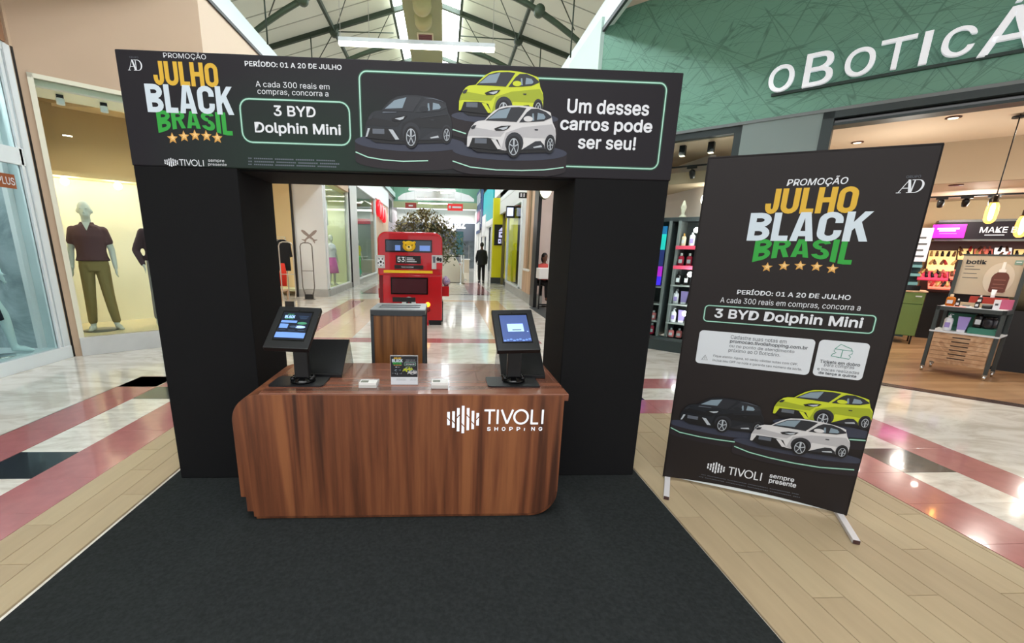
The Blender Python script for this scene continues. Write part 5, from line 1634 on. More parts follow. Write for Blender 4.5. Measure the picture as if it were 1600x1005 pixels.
    return body


def joints(**kw):
    J = dict(head=(0, 0, 1.66), neck=(0, .01, 1.50), chest=(0, 0, 1.32), waist=(0, 0, 1.12), pelvis=(0, .005, .95),
             shL=(-.162, 0, 1.40), elL=(-.245, .02, 1.13), wrL=(-.255, -.05, .88), shR=(.162, 0, 1.40), elR=(.245, .02, 1.13), wrR=(.255, -.05, .88),
             hipL=(-.082, 0, .90), knL=(-.105, -.01, .50), anL=(-.12, .02, .09), toeL=(-.14, -.13, .025),
             hipR=(.082, 0, .90), knR=(.105, -.01, .50), anR=(.12, .02, .09), toeR=(.14, -.13, .025))
    J.update(kw)
    return J


# menswear mannequin
p = LT @ Vector((.42, .40, .256))
man = thing('mannequin', 'pale mannequin in plum polo shirt and olive trousers in the menswear window', 'mannequin', tuple(p), R(31))
figure(man, 1.80, mannequin_skin, joints(elL=(-.222, .03, 1.14), wrL=(-.235, -.05, .90), elR=(.222, .03, 1.14), wrR=(.238, -.05, .90), anL=(-.13, .03, .09), toeL=(-.16, -.10, .025), anR=(.14, .01, .09), toeR=(.20, -.12, .025)),
       shirt=clothes['plum'], sleeve=.55, trousers=clothes['olive'], collar=clothes['plum'], belt=mat('hem_dark', (58, 38, 42), .8), vox=.009)
MB(mat('plate_grey', (120, 116, 104), .3)).lathe([(.21, 0), (.21, .012)], p.x - .06, p.y, p.z, 30).build('base_plate', man)
p2 = LT @ Vector((1.20, .42, .256))
man2 = thing('mannequin', 'mannequin in dark floral long sleeves mostly hidden behind the left pillar', 'mannequin', tuple(p2), L_RZ)
figure(man2, 1.80, mannequin_skin, joints(elL=(-.27, .03, 1.14), wrL=(-.22, -.10, .93)), shirt=clothes['flower'], sleeve=2, trousers=clothes['grey'], vox=.018)
# women's mannequin stepping forward at the far left window
p3 = Vector((-5.30, 5.15, .15))
man3 = thing('mannequin', 'icy white mannequin striding in the boutique window, bare leg and navy sleeve', 'mannequin', tuple(p3), R(90))
figure(man3, 1.80, mannequin_ice, joints(hipR=(.10, 0, .90), knR=(.25, -.08, .50), anR=(.36, -.02, .10), toeR=(.42, -.17, .03), elR=(.34, -.02, 1.20), wrR=(.33, -.07, .98)), shirt=clothes['navy'], sleeve=1, female=True, skirt=clothes['navy'], vox=.016)
MB(chrome).lathe([(.16, 0), (.16, .01)], p3.x, p3.y + .15, p3.z, 24).build('base_plate', man3)

# walking man far down the mall
pw = thing('person', 'man in a dark suit walking away down the mall', 'person', (1.74, 20.3, .0), R(180))
figure(pw, 1.84, skin_dark, joints(elL=(-.225, .03, 1.14), wrL=(-.235, -.02, .88), elR=(.225, -.03, 1.14), wrR=(.22, -.14, .93), knL=(-.10, -.08, .50), anL=(-.09, .04, .10), toeL=(-.10, -.10, .03), knR=(.10, .0, .50), anR=(.10, .20, .14), toeR=(.11, .08, .03)),
       shirt=clothes['suit'], sleeve=2, jacket=True, trousers=clothes['suit'], hair=hair_black, shoes=mat('shoe_black', (16, 16, 17), .3), vox=.02)
# woman seated behind the white desk
dk = thing('reception_desk', 'white reception desk on black steel legs in the store right of the mall', 'desk', (2.9, 11.6, 0))
MB(white_paint).box(2.48, 3.3, 11.35, 12.0, .80, 1.07).box(2.72, 3.1, 11.4, 11.44, 1.07, 1.32).build('desk_box', dk, bevel=.01)
lg = [(2.52, 11.4), (3.25, 11.4), (2.52, 11.95), (3.25, 11.95)]
for a, b in lg: MB(black_metal).box(a - .015, a + .015, b - .015, b + .015, 0.012, .80).build('leg', dk)
MB(black_metal).box(2.52, 3.25, 11.39, 11.41, .12, .15).build('crossbar', dk)
st = thing('person', 'seated woman with black hair and coral top behind the white desk', 'person', (2.72, 12.02, .18), R(20))
figure(st, 1.66, skin_dark, joints(pelvis=(0, .005, .55), waist=(0, 0, .72), chest=(0, -.03, .92), neck=(0, -.03, 1.10), head=(0, -.07, 1.25), shL=(-.18, -.02, 1.02), shR=(.18, -.02, 1.02), elL=(-.24, -.08, .80), wrL=(-.12, -.27, .86), elR=(.24, -.08, .80), wrR=(.12, -.27, .86),
       hipL=(-.09, 0, .52), knL=(-.10, -.40, .50), anL=(-.10, -.42, .10), toeL=(-.1, -.56, .04), hipR=(.09, 0, .52), knR=(.10, -.40, .50), anR=(.10, -.42, .10), toeR=(.1, -.56, .04)),
       shirt=clothes['coral'], sleeve=.6, trousers=clothes['black'], hair=hair_black, female=True, vox=.018)
MB(black_metal).box(2.52, 2.92, 11.9, 12.25, .58, .64).tube([(2.72, 12.08, .02), (2.72, 12.08, .6)], .03).lathe([(.22, .012), (.22, .03)], 2.72, 12.08, 0, 20).build('stool', None)
tag([o for o in COL.objects if o.name.startswith('stool')][0], 'black round-base stool under the seated woman', 'stool')

# mannequins in the left mall windows
m4 = thing('mannequin', 'mannequin in white top and pink printed skirt in the near left window', 'mannequin', (-3.85, 15.581, 0.2), R(60))
figure(m4, 1.72, mannequin_skin, joints(), shirt=clothes['white'], sleeve=.7, skirt=clothes['pink'], female=True, vox=.02)
m5 = thing('mannequin', 'child-size mannequin in yellow top and lime trousers in the next left window', 'mannequin', (-3.8, 20.049, 0.26), R(60))
figure(m5, 1.62, mannequin_skin, joints(), shirt=clothes['yellow'], sleeve=.6, trousers=clothes['lime'], vox=.02)
MB(clothes['mint']).ball((-3.75, 19.656, 0.46), .17, .17, .20).build('ball', None)
tag([o for o in COL.objects if o.name.startswith('ball')][0], 'mint green ball at the foot of the yellow-clad mannequin', 'ball')
m6 = thing('mannequin', 'small mannequin in red behind the yellow-clad one', 'mannequin', (-4.8, 21.2, .26), R(50))
figure(m6, 1.66, mannequin_skin, joints(), shirt=clothes['red'], sleeve=.6, trousers=clothes['grey'], vox=.022)
for i, (yy, zz, h_) in enumerate(((19.6, 1.0, .8), (22.4, 1.1, 1.0))):
    t = thing('shelf_unit', ('grey shelf unit with folded clothes beside the yellow-clad mannequin', 'grey shelf unit with folded clothes at the far end of the left window')[i], 'shelf', (-5.2, yy, .2), 0, 'shelves in the second left window')
    for z_ in (.4, .9, 1.4, 1.9): MB(stone_grey).box(-5.6, -4.6, yy, yy + .5, .2 + z_, .23 + z_).build('shelf_board', t)
    MB(dark_grey).box(-5.6, -5.56, yy, yy + .04, .2, 2.4).box(-4.64, -4.6, yy, yy + .04, .2, 2.4).build('upright', t)
    for z_ in (.4, .9, 1.4, 1.9):
        for j in range(3): MB(clothes[['red', 'white', 'navy', 'grey', 'pink'][(j + int(z_ * 10)) % 5]]).box(-5.5 + j * .3, -5.26 + j * .3, yy + .05, yy + .4, .23 + z_, .33 + z_ + .05 * (j % 2)).build('folded_clothes', t)
# near left window: hanging print and lamps seen through glass
hp_ = tag(MB(mat('print_card', (236, 232, 222), .5)).box(-3.9, -3.88, 14.6, 15.5, 2.2, 3.0).build('hanging_print'), 'white hanging picture card in the near left mall window', 'picture')
sh = Sheet((-3.88, 14.6, 2.2), (0, 1, 0), (0, 0, 1), (1, 0, 0), .004); sh.rect(.25, .2, .65, .62, ink_grey); sh.ell(.45, .5, .12, .12, ink_dark, 2); sh.build('print', hp_)

# security gates at the open shop
def gate(label, x, y, m, w=.335):
    t = thing('security_gate', label, 'gate', (x, y, 0))
    zt = 1.60
    pts = [(x - w / 2 + .05, y, .14), (x - w / 2, y, .36), (x - w / 2, y, zt - .1), (x - w / 2 + .03, y, zt - .03), (x - w / 2 + .1, y, zt), (x + w / 2 - .1, y, zt), (x + w / 2 - .03, y, zt - .03), (x + w / 2, y, zt - .1), (x + w / 2, y, .36), (x + w / 2 - .05, y, .14)]
    MB(m).tube(pts, .014, 10).build('loop', t)
    MB(m).tube([(x - w / 2, y, .82), (x + w / 2, y, .82)], .008, 8).build('crossbar', t)
    MB(black_metal).box(x - .11, x + .11, y - .05, y + .05, .012, .15).build('base_box', t, bevel=.004)
    MB(m).box(x - .16, x + .16, y - .06, y + .06, 0, .012).box(x - .125, x - .108, y - .03, y + .03, .012, .20).box(x + .108, x + .125, y - .03, y + .03, .012, .20).build('foot_plate', t)
gate('pale metal security gate at the shop entrance, nearest the arch', -3.87, 11.23, mat('gate_pale', (190, 186, 178), .35, .5))
gate('grey metal security gate in front of the white aeroplane panel', -3.90, 12.97, mat('gate_grey', (112, 108, 104), .35, .6))
# clothes rail
rk = thing('clothes_rail', 'steel clothes rail with hanging garments inside the open left shop', 'clothes rail', (-4.9, 12.4, 0))
MB(steel).tube([(-5.6, 13.2, 0.0), (-5.6, 13.2, 1.75), (-4.55, 13.2, 1.75), (-4.55, 13.2, 0.0)], .014, 8).build('rail', rk)
for i, (cn, ln) in enumerate((('beige', .62), ('black', 1.0), ('grey', .75), ('white', .70), ('grey', .8), ('black', .9))):
    xx = -5.45 + i * .16
    g_ = thing('hanging_garment', ['beige shirt on the clothes rail', 'long black coat on the clothes rail', 'grey shirt left of the middle of the clothes rail', 'white shirt on the clothes rail', 'grey blouse near the right end of the clothes rail', 'black trousers at the right end of the clothes rail'][i], 'garment', (xx, 13.2, 1.7), R(35), 'garments on the clothes rail')
    q = MB(clothes[cn], local=True)
    q.add([Vector(v) for v in ((-.05, -.02, -.02), (.05, -.02, -.02), (.22, -.03, -.12), (.25, -.04, -.5), (.19, -.04, -.52), (.17, -.03, -.25), (.18, -.04, -ln), (-.18, -.04, -ln), (-.17, -.03, -.25), (-.19, -.04, -.52), (-.25, -.04, -.5), (-.22, -.03, -.12))], [tuple(range(12))])
    o_ = q.build('garment', g_)
    so = o_.modifiers.new('thick', 'SOLIDIFY'); so.thickness = .05
    MB(steel, local=True).tube([Vector(v) for v in ((-.15, -.01, -.05), (0, 0, .0), (.15, -.01, -.05))], .004, 6).tube([Vector((0, 0, 0)), Vector((0, 0, .05))], .003, 6).build('hanger', g_)
tb = thing('shop_table', 'low pale wooden display table under the hanging garments', 'table', (-4.7, 12.6, 0))
MB(light_oak).box(-5.3, -4.45, 12.3, 12.9, .26, .30).build('table_top', tb)
for a, b in ((-5.27, 12.33), (-4.5, 12.33), (-5.27, 12.85), (-4.5, 12.85)): MB(light_oak).box(a, a + .04, b, b + .04, 0, .26).build('leg', tb)
rd_ = tag(MB(clothes['red']).loft([((-4.62, 12.98, .38), .10, .04), ((-4.60, 12.98, .75), .10, .04), ((-4.60, 12.98, 1.02), .06, .03)]).build('red_dress'), 'red dress hanging low behind the left security gate', 'garment')

# ------------------------------------------------------------------ red double-decker kiosk
bus = thing('bus_kiosk', 'red double-decker bus kiosk with number 53 standing in the mall', 'kiosk', (-.6, 9.8, 0))
BX0, BX1, BY = -1.27, -.02, 8.72
BM = (BX0 + BX1) / 2
out = []
for t in range(0, 91, 15): out.append((BX1 - .17 + .17 * math.cos(R(t)), 1.65 + .16 * math.sin(R(t))))
for t in range(90, 181, 15): out.append((BX0 + .17 + .17 * math.cos(R(t)), 1.65 + .16 * math.sin(R(t))))
out = [(BX1, .98)] + out + [(BX0, .98)]
MB(red_gloss).prism(out, BY, BY + 2.3, 'xz').build('upper_deck', bus, bevel=.03, seg=3)
MB(red_gloss).box(BX0 + .08, BX1, BY + .01, BY + 2.3, .10, 1.0).build('lower_deck', bus, bevel=.02)
MB(red_gloss).box(BX0 + .16, BX0 + .98, BY - .01, BY + .05, -.0, .12).build('skirt', bus)
MB(black_metal).box(BX0 + 1.0, BX1 - .02, BY + .05, BY + 2.2, .0, .10).build('underframe', bus)
wn = MB(black_gloss).box(-1.12, -.22, BY - .012, BY + .02, 1.43, 1.665).build('upper_window', bus)
MB(mat('window_night', (66, 76, 92), .12)).box(-1.10, -.24, BY - .016, BY - .010, 1.45, 1.645).build('pane', wn)
MB(mat('reflection_blue', (110, 140, 200), .2, emit=(96, 126, 200), es=.35)).box(-.93, -.83, BY - .019, BY - .015, 1.46, 1.56).build('painted_reflection', wn)  # both glowing blue patches paint reflections on the bus window
MB(MATS['reflection_blue']).box(-.46, -.26, BY - .019, BY - .015, 1.46, 1.56).build('painted_reflection', wn)
wn2 = MB(black_gloss).box(-1.03, -.30, BY + .0 - .012, BY + .03, .62, .95).build('lower_window', bus)
MB(mat('window_wine', (74, 40, 46), .1)).box(-1.005, -.325, BY - .016, BY - .010, .645, .925).build('pane', wn2)
MB(mat('bus_yellow', (236, 190, 30), .4)).box(-1.16, -.21, BY - .022, BY + .01, 1.035, 1.085).build('yellow_stripe', bus)
pl_ = MB(mat('plate_black', (28, 22, 22), .4)).box(-.92, -.44, BY - .012, BY + .01, 1.215, 1.365).box(-.95, -.39, BY - .012, BY + .01, 1.115, 1.185).build('destination_panel', bus)
sh = Sheet((-.92, BY - .013, 1.215), (1, 0, 0), (0, 0, 1), (0, -1, 0), .001)
sh.text('53', (.03, .03, .17, .125), ink_white, .02); sh.rect(.185, .02, .19, .13, ink_white)
for i in range(3): sh.rect(.21, .10 - .034 * i, .33 + .035 * i, .114 - .034 * i, ink_white)
sh.text('TIVOLI SHOPPING', (.10, -.078, .34, -.056), ink_white, .01)
sh.build('lettering', pl_)
bp1 = MB(mat('poster_grey', (196, 194, 192), .5)).box(BX0 - .025, -1.135, BY - .02, BY, 1.12, 1.365).build('ball_poster', bus)
sh = Sheet((BX0 - .025, BY - .021, 1.12), (1, 0, 0), (0, 0, 1), (0, -1, 0), .001)
sh.ell(.085, .12, .065, .085, ink_white, 1); sh.poly([(.085 + .024 * math.cos(R(90 + 72 * i)), .12 + .03 * math.sin(R(90 + 72 * i))) for i in range(5)], ink_black, 2)
for i in range(5): sh.ell(.085 + .052 * math.cos(R(54 + 72 * i)), .12 + .068 * math.sin(R(54 + 72 * i)), .014, .016, ink_black, 2, 8)
sh.build('football_print', bp1)
bp2 = MB(mat('poster_grey', (196, 194, 192), .5)).box(-.225, BX1 + .005, BY - .02, BY, 1.12, 1.385).build('photo_poster', bus)
sh = Sheet((-.225, BY - .021, 1.12), (1, 0, 0), (0, 0, 1), (0, -1, 0), .001)
sh.rect(.02, .12, .07, .24, ink_grey); sh.rect(.09, .0, .205, .12, mat('poster_red', (196, 40, 50), .5)); sh.ell(.12, .19, .03, .04, ink_black, 2, 10); sh.ell(.17, .18, .025, .04, ink_dark, 2, 10)
sh.build('photo_print', bp2)
MB(mat('indicator_amber', (255, 190, 60), .3, emit=(255, 170, 40), es=1.6)).lathe([(.02, -.03), (.045, -.02), (.05, 0)], -.305, BY + .01, .42, 16, 'y').build('indicator_lamp', bus)
MB(red_dark).lathe([(.02, -.03), (.045, -.02), (.05, 0)], -.305, BY + .01, .32, 16, 'y').build('tail_lamp', bus)
em = MB(ink_card).lathe([(.14, -.01), (.14, 0)], -.68, BY + .01, .43, 24, 'y').build('round_emblem', bus)
sh = Sheet((-.68, BY - .002, .43), (1, 0, 0), (0, 0, 1), (0, -1, 0), .001)
sh.ell(0, 0, .055, .08, ink_dark); sh.poly([(-.03, -.05), (.03, -.05), (0, .06)], red_gloss, 2); sh.build('emblem_print', em)
MB(black_metal).box(-1.0, -.55, BY - .008, BY + .02, .47, .56).build('grille', bus)
MB(red_dark).box(BX0 + .0, BX0 + .08, BY + .10, BY + .16, .30, .98).box(BX0, BX0 + .08, BY + 1.8, BY + 1.9, .1, .98).build('door_post', bus)
MB(red_gloss).box(BX0 - .02, BX0 + .08, BY + .12, BY + .3, .53, .72).box(BX1, BX1 + .14, BY + .3, BY + .9, .56, .76).build('side_locker', bus)
MB(black_metal).box(BX1 - .01, BX1 + .02, BY + .25, BY + .5, .33, .46).build('side_vent', bus)
for yy in (BY + .55, BY + 1.75):
    MB(black_metal).lathe([(.12, -.03), (.17, -.02), (.17, .05), (.12, .06)], BX1 - .04, yy, .17, 20, 'x').build('wheel', bus)
tp = tag(MB(mat('toy_stripes', (90, 90, 170), .5, rgb2=(230, 210, 220), nscale=30)).ball((.05, BY + .5, .86), .07, .10, .10).ball((.10, BY + .75, .83), .05, .08, .07).build('plush_toy'), 'striped plush toys on the locker at the right side of the bus', 'toy')
ted = tag(MB(mat('teddy_yellow', (222, 176, 20), .8)).ball((-.66, BY + .02 - .06, 1.545), .125, .03, .098, 18, 12).ball((-.76, BY - .03, 1.615), .028, .02, .024).ball((-.56, BY - .03, 1.615), .028, .02, .024).build('teddy_bear'), 'yellow teddy bear head looking out of the upper bus window', 'toy')
MB(mat('teddy_snout', (236, 206, 110), .8)).ball((-.66, BY - .068, 1.515), .055, .02, .042, 14, 8).build('snout', ted)
MB(black_gloss).ball((-.66, BY - .088, 1.53), .022, .01, .016).ball((-.72, BY - .066, 1.565), .011, .008, .011).ball((-.60, BY - .066, 1.565), .011, .008, .011).build('nose_and_eyes', ted)

# ------------------------------------------------------------------ behind the bus: olive tree, covered stall, queue post, teal banner
tree = thing('indoor_tree', 'leafy olive tree in a planter behind the red bus', 'tree', (-.9, 16.5, 0))
MB(mat('bark', (96, 84, 66), .8)).tube([(-.9, 16.5, 0), (-.88, 16.5, .8), (-.95, 16.45, 1.5)], [.07, .055, .04]).tube([(-.88, 16.5, .8), (-.5, 16.6, 1.5), (-.2, 16.6, 2.0)], [.05, .035, .02]).tube([(-.9, 16.5, 1.1), (-1.4, 16.4, 1.9), (-1.7, 16.4, 2.4)], [.04, .03, .015]).build('trunk', tree)
MB(stone_grey).lathe([(.35, 0), (.42, .5), (.38, .5)], -.9, 16.5, 0, 24).build('planter', tree)
rnd = random.Random(7)
for nm, col, n_, seed_, cz in (('foliage', (140, 128, 84), 2600, 1, 0), ('foliage', (92, 104, 70), 1500, 2, -.35)):
    q = MB(mat('leaf_%d' % seed_, col, .7))
    rnd = random.Random(seed_)
    for _ in range(n_):
        a = rnd.random() * 6.283; rr = rnd.random() ** .5; zz = rnd.uniform(-1, 1)
        w_ = math.sqrt(max(0, 1 - zz * zz))
        px_ = -.72 + rr * w_ * 1.22 * math.cos(a) + (.32 if seed_ == 2 else 0); py_ = 16.5 + rr * w_ * 1.0 * math.sin(a); pz_ = 1.98 + cz + zz * (.80 if seed_ == 1 else .7) + rnd.gauss(0, .05)
        s_ = rnd.uniform(.05, .10); th = rnd.random() * 6.283; el_ = rnd.uniform(-.9, .9)
        d_ = Vector((math.cos(th) * math.cos(el_), math.sin(th) * math.cos(el_), math.sin(el_))); u_ = d_.cross(Vector((0, 0, 1))).normalized() * s_ * .45
        c_ = Vector((px_, py_, pz_))
        q.add([c_, c_ + d_ * s_ + u_, c_ + d_ * s_ * 2, c_ + d_ * s_ - u_], [(0, 1, 2, 3)])
    o_ = q.build(nm, tree); o_['kind'] = 'stuff'
q = MB(mat('twig', (120, 104, 80), .8)); rnd = random.Random(5)
for _ in range(130):
    a = rnd.uniform(0, 6.283); b_s = Vector((-.9 + rnd.uniform(-.7, .9), 16.5 + rnd.uniform(-.5, .5), rnd.uniform(1.5, 2.3)))
    q.tube([b_s, b_s + Vector((rnd.uniform(-.4, .4), rnd.uniform(-.3, .3), rnd.uniform(.25, .75)))], [.008, .003], 4)
o_ = q.build('twigs', tree); o_['kind'] = 'stuff'

tn = thing('covered_stall', 'dark-edged beige dust cover draped over a stall right of the bus', 'stall', (.35, 20.5, 0))
q = MB(clothes['tent'])
prof = []
vs = []; fs = []; nA, nB = 28, 7
for j in range(nB):
    t = j / (nB - 1)
    for i in range(nA):
        a = 2 * math.pi * i / nA
        rr_ = (.95 - .55 * t ** 1.6) * (1 + .05 * math.sin(a * 7) * (1 - t))
        vs.append((.05 + rr_ * math.cos(a), 21.2 + rr_ * .8 * math.sin(a), .02 + 1.25 * t ** .8))
for j in range(nB - 1):
    for i in range(nA): fs.append((j * nA + i, j * nA + (i + 1) % nA, (j + 1) * nA + (i + 1) % nA, (j + 1) * nA + i))
fs.append(tuple(range((nB - 1) * nA, nB * nA)))
q.add(vs, fs, True).build('dust_cover', tn)
MB(steel).ball((.1, 20.9, 1.45), .25, .25, .2).build('white_bundle', tn)
qp = thing('queue_post', 'steel queue post with belt right of the covered stall', 'post', (.79, 19.9, 0))
MB(steel).lathe([(.2, 0), (.2, .02), (.03, .05), (.03, 1.25)], .79, 19.9, 0, 20).build('post', qp)
MB(black_metal).box(-.4, .79, 19.89, 19.90, 1.17, 1.21).build('belt', qp)
qp2 = thing('queue_post', 'slim steel queue post just behind the other one', 'post', (1.02, 22.6, 0))
MB(steel).lathe([(.2, 0), (.2, .02), (.03, .05), (.03, 1.25)], 1.02, 22.6, 0, 20).build('post', qp2)
bt = tag(MB(mat('teal_banner', (70, 116, 128), .5)).box(.62, .95, 21.8, 21.83, 1.25, 2.35).build('teal_banner_board'), 'tall teal panel standing behind the queue posts', 'panel')  # teal banner on a steel stand, not a partition
MB(steel).box(.76, .80, 21.83, 21.86, 0, 2.3).build('stand', bt)
# small far stalls and shoppers' goods to fill the far hall
for i, (xx, yy, w_, h_, cn, lb) in enumerate(((-2.6, 27, .8, 1.1, 'beige', 'low beige stall far down the mall at the left'), (-1.7, 29, .9, 1.3, 'grey', 'grey stall far down the mall behind the tree'), (1.5, 30, .5, 1.2, 'beige', 'narrow beige stall far down the mall near the right shops'), (.9, 26.5, .4, 1.0, 'coral', 'small coral stand beyond the teal panel'))):
    t = thing('market_stall', lb, 'stall', (xx, yy, 0))
    MB(clothes[cn]).box(xx - w_ / 2, xx + w_ / 2, yy, yy + .6, 0, h_ * .7).build('counter', t)
    MB(white_paint).box(xx - w_ / 2 - .05, xx + w_ / 2 + .05, yy - .05, yy + .65, h_ * .7, h_ * .74).build('worktop', t)
    MB(steel).box(xx - w_ / 2, xx - w_ / 2 + .03, yy + .55, yy + .58, h_ * .74, h_ * 1.5).box(xx + w_ / 2 - .03, xx + w_ / 2, yy + .55, yy + .58, h_ * .74, h_ * 1.5).build('upright', t)
# hanging red signs and far lettering
red_sign_m = mat('hang_red', (220, 52, 50), .45, emit=(214, 40, 40), es=.35)
hs = thing('hanging_sign', 'red hanging sign with white dot and line, right of the tree', 'sign', (.75, 27, 4.0))
MB(red_sign_m).box(.22, 1.12, 27.0, 27.05, 3.72, 4.10).build('panel', hs)
MB(steel).box(.3, .31, 27.02, 27.03, 4.1, 6.9).box(1.0, 1.01, 27.02, 27.03, 4.1, 6.9).build('wire', hs)
MB(ink_white).lathe([(.08, -.02), (.08, 0)], .36, 27.0, 3.91, 14, 'y').box(.5, 1.04, 26.985, 27.0, 3.86, 3.96).build('print', hs)
hs = thing('hanging_sign', 'dark red hanging sign partly behind the tree top', 'sign', (-1.9, 27, 4.1))
MB(mat('hang_maroon', (150, 60, 54), .5)).box(-2.25, -1.6, 27.0, 27.05, 3.8, 4.1).build('panel', hs)
MB(steel).box(-2.2, -2.19, 27.02, 27.03, 4.1, 6.9).box(-1.7, -1.69, 27.02, 27.03, 4.1, 6.9).build('wire', hs)
MB(ink_card).box(-2.05, -1.8, 26.985, 27.0, 3.9, 3.98).build('print', hs)
fsn = thing('store_lettering', 'white magaz lettering on the slate band at the mall end', 'sign', (1.1, 35.88, 2.9))
sh = Sheet((0, 35.88, 0), (1, 0, 0), (0, 0, 1), (0, -1, 0), .01)
sh.text('magaz', (-0.36, 2.891, 1.743, 3.681), ink_white, .05)
sh.build('lettering', fsn)

# ------------------------------------------------------------------ pendant light bars along the vault
def light_bar(label, y, x0, x1, z):
    t = thing('linear_lamp', label, 'lamp', ((x0 + x1) / 2, y, z), 0, 'long light bars hung in the vault')
    MB(white_metal).box(x0, x1, y - .04, y + .04, z, z + .055).build('housing', t)
    MB(mat('bar_glow', (255, 252, 240), .4, emit=(255, 248, 226), es=9)).box(x0 + .005, x1 - .005, y - .036, y + .036, z - .04, z).build('diffuser', t)
    for xx in (x0 + .03, x0 + .45 if y < 9 else x1 - .03, x1 - .03): MB(steel).tube([(xx, y, z + .05), (xx, y, 6.93)], .004, 6).build('wire', t)
    return t
light_bar('nearest long white light bar hanging above the arch', 7.5, -1.576, .753, 4.46)
light_bar('light bar seen highest through the arch opening', 20.0, -1.5, .5, 3.98)
light_bar('second of the light bars seen through the arch opening', 27.3, -1.62, .62, 4.40)
light_bar('third and lowest of the light bars seen through the arch opening', 31.2, -1.72, .60, 4.50)
light_bar('short light bar beyond the others near the mall end', 29.0, -.2, .45, 4.95)

# ------------------------------------------------------------------ cosmetics window: shelving, posters, goods
un = thing('display_cabinet', 'grey glazed cabinet of cosmetics in the right window', 'cabinet', tuple(RT @ Vector((1.2, .5, 0))), 0)
MB(dark_grey, RT).box(.10, 2.0, .62, .68, .17, 2.06).box(.10, 2.0, .30, .68, 1.99, 2.05).build('back_panel', un)
for s_ in (.10, 1.22, 1.36, 1.95): MB(mid_grey, RT).box(s_, s_ + .035, .28, .62, .17, 2.0).build('upright', un)
shelf_z = (.17, .42, .72, 1.02, 1.32, 1.62)
for z_ in shelf_z:
    MB(mat('shelf_grey', (150, 154, 152), .35), RT).box(1.36, 1.95, .26, .62, z_ - .02, z_).build('shelf_board', un)
for z_ in (.17, .42, .70, .98): MB(mat('shelf_grey', (150, 154, 152), .35), RT).box(.12, 1.22, .26, .62, z_ - .02, z_).build('shelf_board', un)
for z_ in (1.32, 1.62): MB(mat('price_pink', (240, 80, 110), .5), RT).box(1.37, 1.95, .250, .258, z_ - .05, z_ + .005).build('price_strip', un)
dp = tag(MB(mat('teal_poster', (40, 200, 190), .4, emit=(30, 190, 180), es=.35), RT).box(.80, 1.20, .27, .29, 1.56, 1.80).m(mat('blue_poster', (30, 110, 160), .4, emit=(24, 96, 150), es=.35)).box(.80, 1.20, .27, .29, 1.80, 1.92).m(mat('navy_poster', (40, 50, 110), .4, emit=(30, 40, 100), es=.3)).box(.80, 1.20, .27, .29, 1.30, 1.56).m(mat('purple_poster', (180, 40, 190), .4, emit=(170, 30, 190), es=.45)).box(.80, 1.20, .27, .29, 1.14, 1.30).m(mat('violet_poster', (70, 40, 220), .4, emit=(60, 40, 220), es=.45)).box(.80, 1.20, .27, .29, 1.0, 1.14).build('backlit_poster'), 'tall backlit teal and purple poster at the left of the cosmetics window', 'poster')

lot_white = mat('lotion_white', (236, 234, 240), .3)
lav_m = mat('lavender', (170, 150, 214), .35)
berry = mat('berry', (200, 40, 70), .3)
black_b = mat('black_bottle', (24, 20, 20), .25)
cream_b = mat('cream_bottle', (236, 214, 180), .35)
rose_b = mat('rose_box', (232, 130, 130), .4)
amber_b = mat('amber_bottle', (210, 120, 20), .15, trans=.4)


def bottle(name, label, cat, m, cap, h, r, pump=False):
    t = thing(name, label, cat)
    MB(m).lathe([(r * .9, 0), (r, .01), (r, h * .66), (r * .8, h * .75), (r * .35, h * .8)], 0, 0, 0, 14, 'z', 1, .7).build('body', t)
    q = MB(cap).lathe([(r * .38, h * .79), (r * .38, h * .9), (r * .2, h * .92)], 0, 0, 0, 12)
    if pump: q.tube([(0, 0, h * .9), (0, 0, h), (r * .75, 0, h * .98)], .004, 6)
    else: q.lathe([(r * .38, h * .9), (r * .38, h)], 0, 0, 0, 12)
    q.build('pump' if pump else 'cap', t)
    MB(lav_m if m is lot_white else ink_card).add([(-r * .6, -r * .71, h * .2), (r * .6, -r * .71, h * .2), (r * .6, -r * .71, h * .5), (-r * .6, -r * .71, h * .5)], [(0, 1, 2, 3)]).build('label', t)
    return t


def tube_pack(name, label, m, m2, h, w):
    t = thing(name, label, 'tube')
    MB(m).add([(-w * .36, -.02, .03), (w * .36, -.02, .03), (w * .36, .02, .03), (-w * .36, .02, .03), (-w * .5, -.003, h), (w * .5, -.003, h), (w * .5, .003, h), (-w * .5, .003, h)], [(0, 1, 5, 4), (1, 2, 6, 5), (2, 3, 7, 6), (3, 0, 4, 7), (4, 5, 6, 7)]).build('sleeve', t)
    MB(m2).box(-w * .34, w * .34, -.02, .02, 0, .03).build('cap', t)
    return t


